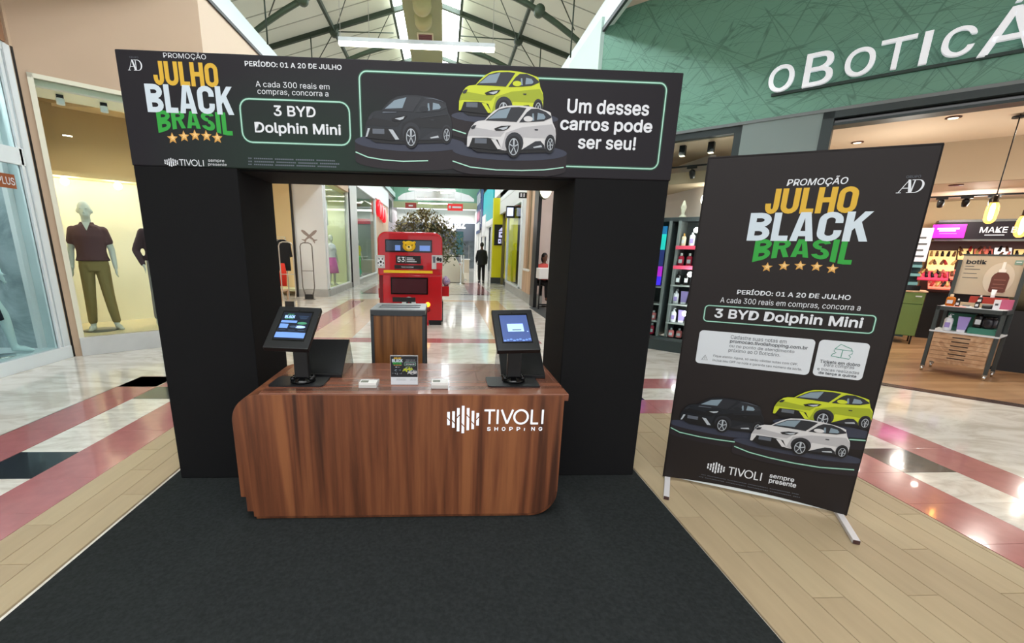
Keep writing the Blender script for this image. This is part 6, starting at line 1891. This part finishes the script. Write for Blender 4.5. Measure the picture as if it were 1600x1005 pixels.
ROWS = (('on the top shelf', 1.625), ('on the second shelf', 1.325), ('on the third shelf', 1.025), ('on the fourth shelf', .725), ('on the fifth shelf', .425), ('on the lowest shelf', .175))
pos_words = ('leftmost', 'second from the left', 'middle', 'second from the right', 'rightmost')
def place(o, T_, s, d, z, rz_, label):
    o.location = T_ @ Vector((s, d, z)); o.rotation_euler = (0, 0, rz_); o['label'] = label
protos = {}
def get(kind):
    mk = dict(berry=lambda: bottle('bottle', '', 'bottle', berry, white_paint, .19, .045), black=lambda: bottle('bottle', '', 'bottle', black_b, black_b, .21, .042), cream=lambda: bottle('bottle', '', 'bottle', cream_b, ink_gold, .19, .036),
              lotion=lambda: bottle('lotion_bottle', '', 'bottle', lot_white, lot_white, .22, .042, True), tube=lambda: tube_pack('lotion_tube', '', lav_m, lot_white, .20, .11), dark=lambda: tube_pack('lotion_tube', '', mat('slate_tube', (60, 60, 66), .3), white_paint, .21, .12),
              rose=lambda: bottle('gift_bottle', '', 'bottle', rose_b, ink_card, .15, .045), amber=lambda: bottle('bottle', '', 'bottle', amber_b, cream_b, .15, .045))
    if kind not in protos:
        protos[kind] = mk[kind](); return protos[kind]
    return dup(protos[kind])
kind_word = dict(berry='berry red bottle', black='black bottle', cream='cream bottle', lotion='white pump bottle', tube='lavender tube', dark='slate grey tube', rose='rose pink bottle', amber='amber bottle')
rows = (('cream', 'lotion', 'cream', 'berry', 'cream'), ('berry', 'berry', 'berry', 'cream', 'berry'), ('black', 'black', 'dark', 'black', 'dark'), ('lotion', 'tube', 'lotion', 'tube', 'lotion'), ('lotion', 'tube', 'lotion', 'tube', 'tube'), ('rose', 'rose', 'rose', 'rose', 'rose'))
for (rw_, z_), ks in zip(ROWS, rows):
    for i, kd in enumerate(ks):
        o_ = get(kd)
        place(o_, RT, 1.44 + i * .115, .36 + .03 * (i % 2), z_ - .005 + .002, R_RZ, '%s %s, %s in the window cabinet' % (kind_word[kd], rw_, pos_words[i]))
        o_['group'] = 'goods in the cosmetics window'
left_rows = ((.985, 'on the upper left ledge', ('cream', 'cream')), (.705, 'on the left ledge above the gift sets', ('rose', 'tube')), (.425, 'among the left gift sets', ('rose', 'berry', 'rose')), (.175, 'on the lowest left ledge', ('rose', 'rose', 'berry')))
for z_, wd, ks in left_rows:
    for i, kd in enumerate(ks):
        o_ = get(kd); place(o_, RT, .86 + i * .13, .38, z_ - .003, R_RZ, '%s %s, number %s from the left' % (kind_word[kd], wd, ('one', 'two', 'three')[i])); o_['group'] = 'goods in the cosmetics window'
sb = tag(MB(mat('house_box', (244, 190, 90), .5, emit=(244, 180, 80), es=.2), RT).prism([(1.78, 1.63), (1.98, 1.63), (1.98, 1.90), (1.88, 1.97), (1.78, 1.86)], .30, .40, 'xz').build('gift_box'), 'yellow house-shaped gift box on the top shelf of the window cabinet', 'box')
for i, (s_, h_) in enumerate(((1.0, .16), (1.35, .26))):
    gb = tag(MB(mat('vase_glass', (230, 226, 206), .1, alpha=.45), RT).lathe([(.06, 0), (.06, .02), (.02, .06), (.045, h_ * .6), (.01, h_)], s_, .45, 2.05, 16).build('glass_vase'), ('short pale glass vase on top of the window cabinet', 'tall pale glass vase on top of the window cabinet')[i], 'vase')
lb = tag(MB(mat('small_lightbox', (255, 240, 200), .4, emit=(255, 236, 190), es=1.0), RT).box(1.60, 1.90, .5, .54, 2.07, 2.22).build('small_lightbox'), 'small lit cream panel on top of the window cabinet', 'sign')
# window ceiling track and spots
tk = thing('lighting_track', 'black lighting track below the ceiling of the cosmetics window', 'track', tuple(RT @ Vector((1.1, .7, 2.86))))
MB(black_metal, RT).box(.0, 2.3, .68, .72, 2.84, 2.86).build('rail', tk)
def track_spot(label, T_, s, d, z, rz_, drop=.05, group=None):
    t = thing('track_spotlight', label, 'spotlight', tuple(T_ @ Vector((s, d, z))), rz_, group)
    o_ = t.location
    a = MB(black_metal, local=True).box(-.07, .07, -.018, .018, -.03, 0).tube([(0, 0, -.03), (0, 0, -.03 - drop)], .008, 8); a.build('adapter', t)
    c_ = MB(black_metal, Matrix.Rotation(.5, 4, 'X'), local=True); c_.lathe([(.035, -.06), (.045, .0), (.045, .05), (.02, .07)], 0, 0, -.07 - drop, 14); c_.build('lamp_head', t)
    return t
track_spot('black spotlight on the track of the cosmetics window', RT, 1.32, .70, 2.84, R_RZ)
for i, s_ in enumerate((1.27, 1.66)):
    t = thing('ceiling_spotlight', ('black cylinder spotlight at the window ceiling nearer the arch', 'black cylinder spotlight at the window ceiling nearer the grey column')[i], 'spotlight', tuple(RT @ Vector((s_, .3, 3.1))))
    MB(black_metal, RT).box(s_ - .04, s_ + .04, .27, .35, 2.94, 3.08).build('housing', t)
    MB(mat('warm_spot', (255, 240, 210), .4, emit=(255, 236, 200), es=2), RT).box(s_ - .03, s_ + .03, .28, .34, 2.93, 2.94).build('lens', t)
MB(mat('shop_bulkhead', (170, 140, 108), .7), RT).box(.0, 2.3, .9, 2.5, 2.62, 2.80).build('trim_7').__setitem__('kind', 'structure')
# downlights in the shop ceiling
for i, (s_, d_) in enumerate(((3.23, 1.599), (4.079, 0.736), (4.058, 2.411))):
    t = thing('downlight', ('round recessed downlight in the shop ceiling, nearest the grey column', 'round recessed downlight in the shop ceiling, nearest the opening', 'round recessed downlight in the shop ceiling, just above the banner corner')[i], 'downlight', tuple(RT @ Vector((s_, d_, 3.1))))
    MB(mat('rim_brown', (90, 50, 40), .4), RT).lathe([(.07, -.012), (.07, .0)], s_, d_, 3.10, 24).build('rim', t)
    MB(mat('warm_spot', (255, 240, 210), .4, emit=(255, 236, 200), es=2), RT).lathe([(.045, -.016), (.045, -.010)], s_, d_, 3.10, 20).build('lens', t)
for i, s_ in enumerate((4.42, 5.25)):
    t = thing('downlight', ('flat unlit downlight in the lower shop ceiling beside the banner', 'flat unlit downlight in the lower shop ceiling behind the pendant cord')[i], 'downlight', tuple(RT @ Vector((s_, 2.8, 2.55))))
    MB(mat('rim_brown', (90, 50, 40), .4), RT).lathe([(.08, -.012), (.08, .0)], s_, 2.85, 2.58, 24).build('rim', t)
tk = thing('lighting_track', 'black lighting track across the cosmetics shop', 'track', tuple(RT @ Vector((5, 3.8, 2.5))))
MB(black_metal, RT).box(3.9, 8, 3.78, 3.82, 2.49, 2.515).build('rail', tk)
for s_, w_ in ((4.38, 'beside the banner'), (4.66, 'second from the banner'), (4.95, 'third from the banner, behind the pendant cord')):
    track_spot('black spotlight on the shop track, ' + w_, RT, s_, 3.8, 2.49, R_RZ, .03)
# Edison pendants
def pendant(label, s, d, zb, zt):
    t = thing('pendant_lamp', label, 'lamp', tuple(RT @ Vector((s, d, zt))))
    MB(black_metal, RT).tube([(s, d, zt), (s, d, 3.1)], .006, 6).build('cord', t)
    MB(black_metal, RT).lathe([(.06, 3.06), (.06, 3.08)], s, d, 0, 20).build('ceiling_disc', t)
    MB(mat('brass_black', (48, 36, 24), .3, .6), RT).lathe([(.02, .02), (.03, 0), (.03, -.05), (.045, -.06)], s, d, zt, 16).build('socket', t)
    MB(mat('amber_filament', (255, 190, 70), .3, emit=(255, 190, 90), es=22), RT).lathe([(.012, -.07), (.022, -.11), (.022, -(zt - zb) + .06), (.008, -(zt - zb) + .03)], s, d, zt, 14).build('filament', t)
    MB(mat('amber_glass', (250, 210, 150), .02, alpha=.35, emit=(255, 190, 90), es=1.1), RT).lathe([(.028, -.05), (.040, -.075), (.052, -.11), (.055, -.15), (.053, -(zt - zb) + .05), (.042, -(zt - zb) + .02), (.02, -(zt - zb))], s, d, zt, 28).build('bulb', t)
    return t
pendant('amber tube pendant lamp in front of the shop name band', 4.62, 1.0, 1.92, 2.22)
pendant('amber tube pendant lamp at the right edge of the picture', 4.885, 1.0, 1.76, 2.06)

# make-up wall at the back
mk = thing('makeup_display', 'dark make-up display with magenta screen and lit name band', 'display', tuple(RT @ Vector((4.9, 5.2, 0))))
MB(mat('fascia_plum', (28, 18, 30), .5), RT).box(4.50, 8.5, 5.0, 5.5, 1.86, 2.16).build('name_band', mk)
MB(mid_grey, RT).box(4.50, 8.5, 4.98, 5.5, 2.16, 2.20).box(4.50, 8.5, 4.98, 5.5, 1.83, 1.86).build('band_rim', mk)
scn = MB(mat('magenta_screen', (230, 30, 190), .3, emit=(235, 20, 190), es=1.1), RT).box(4.44, 4.86, 4.90, 4.95, 1.88, 2.12).build('screen', mk)
sh = Sheet(RT @ Vector((4.44, 4.898, 1.88)), (.7111, -.7031, 0), (0, 0, 1), (-.7031, -.7111, 0), .004)
pk = mat('screen_pink', (255, 190, 240), .4, emit=(255, 180, 240), es=1.2)
sh.rect(.06, .15, .34, .18, pk); sh.rect(.09, .115, .30, .14, pk); sh.rect(.10, .07, .32, .085, mat('screen_pink_dim', (240, 110, 210), .4, emit=(240, 100, 210), es=1)); sh.build('screen_text', scn)
sh = Sheet(RT @ Vector((5.04, 4.996, 1.95)), (.7111, -.7031, 0), (0, 0, 1), (-.7031, -.7111, 0), .004)
sh.text('MAKE B.', (.0, .02, .46, .12), sign_white, .02); sh.rect(.07, -.025, .30, -.012, sign_white); sh.build('lettering', mk)
MB(black_metal, RT).box(4.60, 8.5, 5.0, 5.55, 0, .88).build('black_base', mk)
MB(mat('display_back', (70, 52, 52), .5, emit=(90, 50, 44), es=.15), RT).box(4.50, 8.5, 5.45, 5.5, .88, 1.86).build('back_panel', mk)
tray_m = [mat('tray_cream', (250, 220, 150), .4, emit=(250, 214, 140), es=.45), mat('tray_pink', (226, 70, 100), .4, emit=(220, 60, 90), es=.3), mat('tray_white', (248, 244, 240), .4, emit=(250, 244, 236), es=.8), mat('tray_salmon', (236, 130, 110), .4, emit=(230, 120, 100), es=.3)]
rnd = random.Random(11)
def tilted(s0, s1, d0, z0, d1, z1, m, nm):
    q = MB(m, RT); q.hexa([(s0, d0, z0), (s1, d0, z0), (s1, d0 + .01, z0 - .02), (s0, d0 + .01, z0 - .02), (s0, d1, z1), (s1, d1, z1), (s1, d1 + .01, z1 - .02), (s0, d1 + .01, z1 - .02)])
    return q.build(nm, mk)
goods = []
tn_seen = []
TN = ('large cream tray beside the magenta screen', 'narrow cream tray right of the large one', 'salmon tray above the poster', 'bright white tray above the poster', 'cream tray at the right edge', 'pink tray below the large cream one', 'salmon tray behind the trolley uprights', 'pink tray right of the poster', 'lowest salmon tray over the black base')
NW = ('', 'first', 'second', 'third', 'fourth', 'fifth', 'sixth', 'seventh', 'eighth', 'ninth', 'tenth', 'eleventh', 'twelfth', 'thirteenth', 'fourteenth', 'fifteenth', 'sixteenth', 'seventeenth')
for (s0, s1, d0, z0, d1, z1, mi) in ((4.50, 4.86, 4.95, 1.30, 5.25, 1.66, 0), (4.88, 5.06, 5.1, 1.52, 5.3, 1.70, 0), (5.08, 5.30, 5.1, 1.52, 5.3, 1.70, 3), (5.32, 5.52, 5.1, 1.50, 5.3, 1.72, 2), (5.55, 6.2, 5.0, 1.30, 5.3, 1.70, 0),
                                 (4.40, 4.80, 4.72, 1.13, 4.95, 1.27, 1), (4.82, 5.6, 4.85, 1.15, 5.1, 1.32, 3), (5.6, 6.4, 4.8, 1.10, 5.1, 1.28, 1), (4.56, 5.6, 4.55, .98, 4.85, 1.10, 3)):
    tilted(s0, s1, d0, z0, d1, z1, tray_m[mi], 'product_tray'); tn_seen.append(1)
    nS = max(2, int((s1 - s0) / .068))
    for i in range(nS):
        for j in range(2):
            s_ = s0 + (s1 - s0) * (i + .5) / nS; t_ = .28 + .42 * j
            goods.append((s_, d0 + (d1 - d0) * t_, z0 + (z1 - z0) * t_, TN[len(tn_seen) - 1], ('front', 'back')[j], i + 1))
gm = [mat('case_black', (26, 20, 22), .3), mat('case_red', (170, 40, 44), .3), mat('case_rose', (210, 120, 110), .35), mat('case_gold', (200, 160, 100), .3), mat('case_brown', (110, 70, 50), .35)]
proto_c = []
for m_ in gm:
    q = MB(m_); q.lathe([(.022, 0), (.022, .06), (.016, .062), (.016, .10)], 0, 0, 0, 10)
    o_ = q.build('makeup_case'); proto_c.append(o_)
CW = ('black', 'red', 'rose', 'gold', 'brown')
for i, (s_, d_, z_, tr_, row_, n__) in enumerate(goods):
    k_ = rnd.randrange(5)
    src = proto_c[k_]
    o_ = src.copy(); COL.objects.link(o_)
    o_.location = RT @ Vector((s_, d_ - .005, z_ + .0)); o_.rotation_euler = (-.35, rnd.uniform(-.5, .5), R_RZ)
    tag(o_, '%s make-up case, %s from left, %s row, %s' % (CW[k_], NW[n__], row_, tr_), 'cosmetics', 'make-up cases on the lit trays')
for o_ in proto_c: bpy.data.objects.remove(o_)
cw = tag(MB(mat('notice_white', (226, 226, 240), .5), RT).box(4.14, 4.44, 4.6, 4.62, 1.45, 2.05).build('notice_board'), 'white notice board with grey print beside the magenta screen', 'poster')
sh = Sheet(RT @ Vector((4.14, 4.598, 1.45)), (.7111, -.7031, 0), (0, 0, 1), (-.7031, -.7111, 0), .003)
for i in range(4): sh.rect(.05, .08 + i * .11, .26 - .03 * (i % 2), .11 + i * .11, ink_text_grey)
sh.build('print', cw)
sf = thing('teal_shelf', 'small teal shelf behind the green cabinet', 'shelf', tuple(RT @ Vector((4.2, 4.7, 0))))
for z_ in (1.02, 1.18, 1.34): MB(mat('teal_shelf', (110, 160, 166), .4), RT).box(4.05, 4.42, 4.64, 4.85, z_, z_ + .05).build('shelf_board', sf)
MB(mat('teal_dark', (44, 70, 76), .5), RT).box(4.05, 4.42, 4.85, 4.88, 0, 1.45).build('back_panel', sf)
# green cabinet and dark basket on it
gc = thing('green_cabinet', 'olive green cabinet on thin legs beside the banner', 'cabinet', tuple(RT @ Vector((4.3, 4.1, 0))))
gm_ = mat('cabinet_green', (106, 132, 74), .5)
MB(gm_, RT).box(4.0, 4.50, 3.85, 4.35, .16, .93).build('carcass', gc)
dr = MB(gm_, RT).box(4.0, 4.49, 3.835, 3.85, .73, .92).build('drawer', gc)
MB(ink_card, RT).box(4.38, 4.46, 3.828, 3.835, .85, .87).build('tag', dr)
do = MB(gm_, RT).box(4.0, 4.49, 3.835, 3.85, .17, .715).build('door', gc)
MB(black_metal, RT).box(4.10, 4.24, 3.81, 3.835, .67, .685).build('handle', do)
MB(light_oak, RT).box(3.98, 4.52, 3.83, 4.37, .93, .95).build('worktop', gc)
for s_, d_ in ((4.02, 3.88), (4.46, 3.88), (4.02, 4.3), (4.46, 4.3)): MB(black_metal, RT).tube([(s_, d_, .16), (s_, d_, .006)], .012, 8).build('leg', gc)
bk_ = tag(MB(black_gloss, RT).box(4.15, 4.42, 3.95, 4.2, .951, 1.04).build('makeup_tray'), 'black tray on the olive green cabinet', 'tray')
MB(berry, RT).box(4.12, 4.22, 4.0, 4.1, .951, 1.12).build('pink_packet').__setitem__('label', 'pink packet beside the black tray on the green cabinet')
[o for o in COL.objects if o.name.startswith('pink_packet')][0]['category'] = 'packet'

# product trolley
TC = Vector(RT @ Vector((4.785, 1.50, 0)))
TR = R_RZ - math.atan2(.18, .58)
TT = Matrix.Translation(TC) @ Matrix.Rotation(TR, 4, 'Z')
tl = thing('product_trolley', 'dark metal trolley with oak drawer box, goods and poster in the shop entrance', 'trolley', tuple(TC))
fm = mat('trolley_grey', (66, 72, 72), .4)
hw, hd = .305, .215
for sx in (-1, 1):
    for sy in (-1, 1):
        a = MB(fm, TT).box(sx * hw - .018 * (sx > 0) * 2 + 0, sx * hw + .018 * (sx < 0) * 2, sy * hd - .036 * (sy > 0), sy * hd + .036 * (sy < 0), .07, .90 if sy < 0 else 1.50)
        a.build('upright', tl)
        cs = MB(chrome, TT).lathe([(.02, -.012), (.034, -.012), (.034, .012), (.02, .012)], sx * (hw - .018), sy * (hd - .018), .040, 16, 'x').build('castor', tl)
        MB(steel, TT).box(sx * (hw - .018) - .02, sx * (hw - .018) + .02, sy * (hd - .018) - .02, sy * (hd - .018) + .02, .055, .08).build('castor_fork', cs)
MB(fm, TT).box(-hw, hw, -hd, hd, .845, .895).build('top_tray', tl)
MB(ink_card, TT).box(-hw + .02, hw - .02, -hd + .01, hd, .895, .90).build('top_mat', tl)
MB(fm, TT).box(-hw + .03, hw - .03, hd - .01, hd, .56, .85).build('rear_panel', tl)
MB(ink_card, TT).box(-hw - .005, hw + .005, -hd - .01, hd, .555, .575).build('middle_shelf', tl)
dbx = MB(drawer_oak, TT).box(-hw + .04, hw - .04, -hd + .01, hd - .01, .15, .555).build('drawer_box', tl)
for i in range(6):
    z_ = .50 - i * .055
    MB(drawer_oak, TT).box(-hw + .045, hw - .045, -hd - .004, -hd + .012, z_ - .024, z_ + .026).build('drawer', tl)
    MB(mat('slot_dark', (60, 44, 34), .5), TT).box(-.08, .08, -hd - .008, -hd - .003, z_ - .004, z_ + .010).build('pull_slot', bpy.data.objects[[o.name for o in COL.objects if o.name.startswith('drawer') and not o.name.startswith('drawer_box')][-1]])
po = thing('poster_board', 'beige botik poster with a brown bottle standing on the trolley', 'poster', tuple(TC + Vector((0, 0, 1.0))))
Pm = print_mat('poster_beige', (176, 160, 138), (210, 198, 182), 0, 0, .01, .01)
PT = TT @ Matrix.Translation(Vector((0, .20, 0)))
MB(mat('poster_paper', (188, 174, 152), .5), PT).box(-.27, .27, 0, .015, 1.05, 1.56).build('panel', po)
MB(fm, PT).box(-.28, .28, -.004, .02, 1.555, 1.575).build('top_clip', po)
sh = Sheet(PT @ Vector((-.27, -.001, 1.05)), PT.to_3x3() @ Vector((1, 0, 0)), (0, 0, 1), PT.to_3x3() @ Vector((0, -1, 0)), .0012)
sh.text('botik', (.04, .395, .22, .455), ink_dark, .035)
sh.rect(.04, .362, .12, .370, ink_text_grey)
for i in range(3): sh.rect(.04, .325 - i * .055, .18 - .02 * (i % 2), .333 - i * .055, ink_text_grey)
sh.ell(.36, .22, .13, .20, mat('poster_pale', (206, 194, 176), .5), 1, 24)
sh.poly([(.315, .045), (.43, .045), (.445, .06), (.45, .235), (.435, .275), (.41, .30), (.34, .30), (.315, .275), (.30, .235), (.302, .06)], mat('bottle_brown', (104, 62, 54), .4), 3)
for z_ in (.10, .145, .20): sh.rect(.325, z_, .425, z_ + .008, mat('bottle_brown_light', (150, 104, 92), .4), 4)
sh.poly([(.345, .30), (.405, .30), (.405, .335), (.39, .345), (.388, .43), (.362, .43), (.36, .345), (.345, .335)], mat('dropper', (238, 232, 224), .4), 4)
sh.rect(.455, .40, .52, .455, mat('badge_teal', (120, 152, 140), .5), 2); sh.rect(.465, .425, .51, .437, ink_card, 3)
sh.build('print', po)
# goods on the trolley
def put(o_, x, y, z, label, cat=None):
    o_.location = TT @ Vector((x, y, z)); o_.rotation_euler = (0, 0, TR); o_['label'] = label
    o_['group'] = 'goods on the trolley'
put(get('amber'), -.215, -.10, .902, 'amber bottle with pale stopper on the trolley top')
ds = bottle('dropper_bottle', '', 'bottle', black_b, white_paint, .10, .022); put(ds, -.14, -.13, .902, 'dark dropper bottle next to the amber bottle')
put(dup(ds), .03, -.12, .902, 'dark dropper bottle in the middle of the trolley top')
put(dup(ds), .02, .02, .955, 'taller-standing dark bottle on the step behind, trolley top')
jr = thing('cream_jar', '', 'jar'); MB(black_b).lathe([(.045, 0), (.045, .035)], 0, 0, 0, 18).build('jar_body', jr); MB(mid_grey).lathe([(.046, .035), (.046, .055)], 0, 0, 0, 18).build('lid', jr); put(jr, .12, -.13, .902, 'dark cream jar on the trolley top')
sm = thing('soap_dish', '', 'dish'); MB(white_paint).box(-.05, .05, -.03, .03, 0, .012).build('plate', sm); MB(mid_grey).box(-.03, .03, -.02, .02, .012, .03).build('soap', sm); put(sm, -.06, -.13, .902, 'white soap dish on an orange mat on the trolley top')
wb = thing('white_box', '', 'box'); MB(lot_white).box(-.026, .026, -.018, .018, 0, .12).build('carton', wb); MB(ink_text_grey).box(-.012, .014, -.0195, -.018, .05, .075).build('printed_text', wb); put(wb, .195, -.14, .902, 'small white carton at the right of the trolley top')
pb = tag(MB(mat('pink_block', (196, 96, 130), .5)).box(-.055, .055, -.03, .03, 0, .12).build('pink_riser'), '', 'box'); put(pb, .245, .02, .902, 'pink block at the right rear of the trolley top')
rr_ = tag(MB(mat('red_riser', (176, 64, 54), .5)).box(-.13, .20, -.02, .03, 0, .13).build('red_riser'), '', 'box'); put(rr_, .04, .12, .902, 'rust red riser in front of the poster')
br_ = tag(MB(mat('beige_riser', (190, 170, 140), .5)).box(-.16, .16, -.03, .03, 0, .05).build('beige_riser'), '', 'box'); put(br_, 0, .03, .902, 'beige riser along the middle of the trolley top')
wt = tube_pack('white_tube', '', lot_white, lot_white, .10, .045); put(wt, .10, .12, 1.033, 'small white tube on the rust red riser')
om = tag(MB(mat('orange_mat', (240, 130, 100), .5)).box(-.09, .09, -.03, .03, 0, .003).build('orange_mat'), '', 'mat'); put(om, -.14, -.165, .9015, 'orange mat strip at the front of the trolley top')
mi_ = mat('mint_tray', (66, 128, 110), .45)
t1 = tag(MB(mi_).box(-.22, .10, -.04, .10, 0, .05).box(-.22, .10, .08, .10, .05, .22).build('mint_tray'), '', 'tray'); put(t1, -.02, .03, .576, 'large mint green tray with upright back on the middle shelf')
t2 = tag(MB(mi_).box(-.12, .12, -.06, .06, 0, .075).build('mint_box'), '', 'tray'); put(t2, .14, -.10, .576, 'small mint green box at the right of the middle shelf')
put(get('lotion'), -.175, -.12, .576, 'white and lavender pump bottle on the middle trolley shelf')
put(get('tube'), -.04, -.13, .576, 'lavender and white tube on the middle trolley shelf')
put(get('black'), .08, -.09, .652, 'black bottle on the small mint box')
jd = thing('round_tub', '', 'jar'); MB(mat('tub_black', (36, 32, 38), .25)).lathe([(.05, 0), (.065, .03), (.065, .11), (.05, .13)], 0, 0, 0, 18).build('jar_body', jd); MB(black_gloss).lathe([(.055, .13), (.055, .15)], 0, 0, 0, 18).build('lid', jd); put(jd, .18, -.10, .652, 'round black tub on the small mint box')
bg = thing('shoulder_bag', 'dark khaki bag at the right edge beside the trolley', 'bag', tuple(RT @ Vector((5.25, 2.2, 0))))
MB(mat('stool_black', (22, 20, 20), .5), RT).box(5.16, 6.2, 2.2, 2.7, .006, .84).build('plinth', bg)
q = MB(clothes['khaki'], RT)
q.loft([((5.42, 2.4, .845), .20, .14), ((5.42, 2.4, 1.0), .24, .17), ((5.45, 2.4, 1.2), .20, .13), ((5.5, 2.4, 1.3), .08, .05)]).build('bag_body', bg)
q = MB(clothes['khaki'], RT).tube([(5.40, 2.25, 1.2), (5.45, 2.22, 1.38), (5.6, 2.25, 1.2)], .012, 8).build('strap', bg)
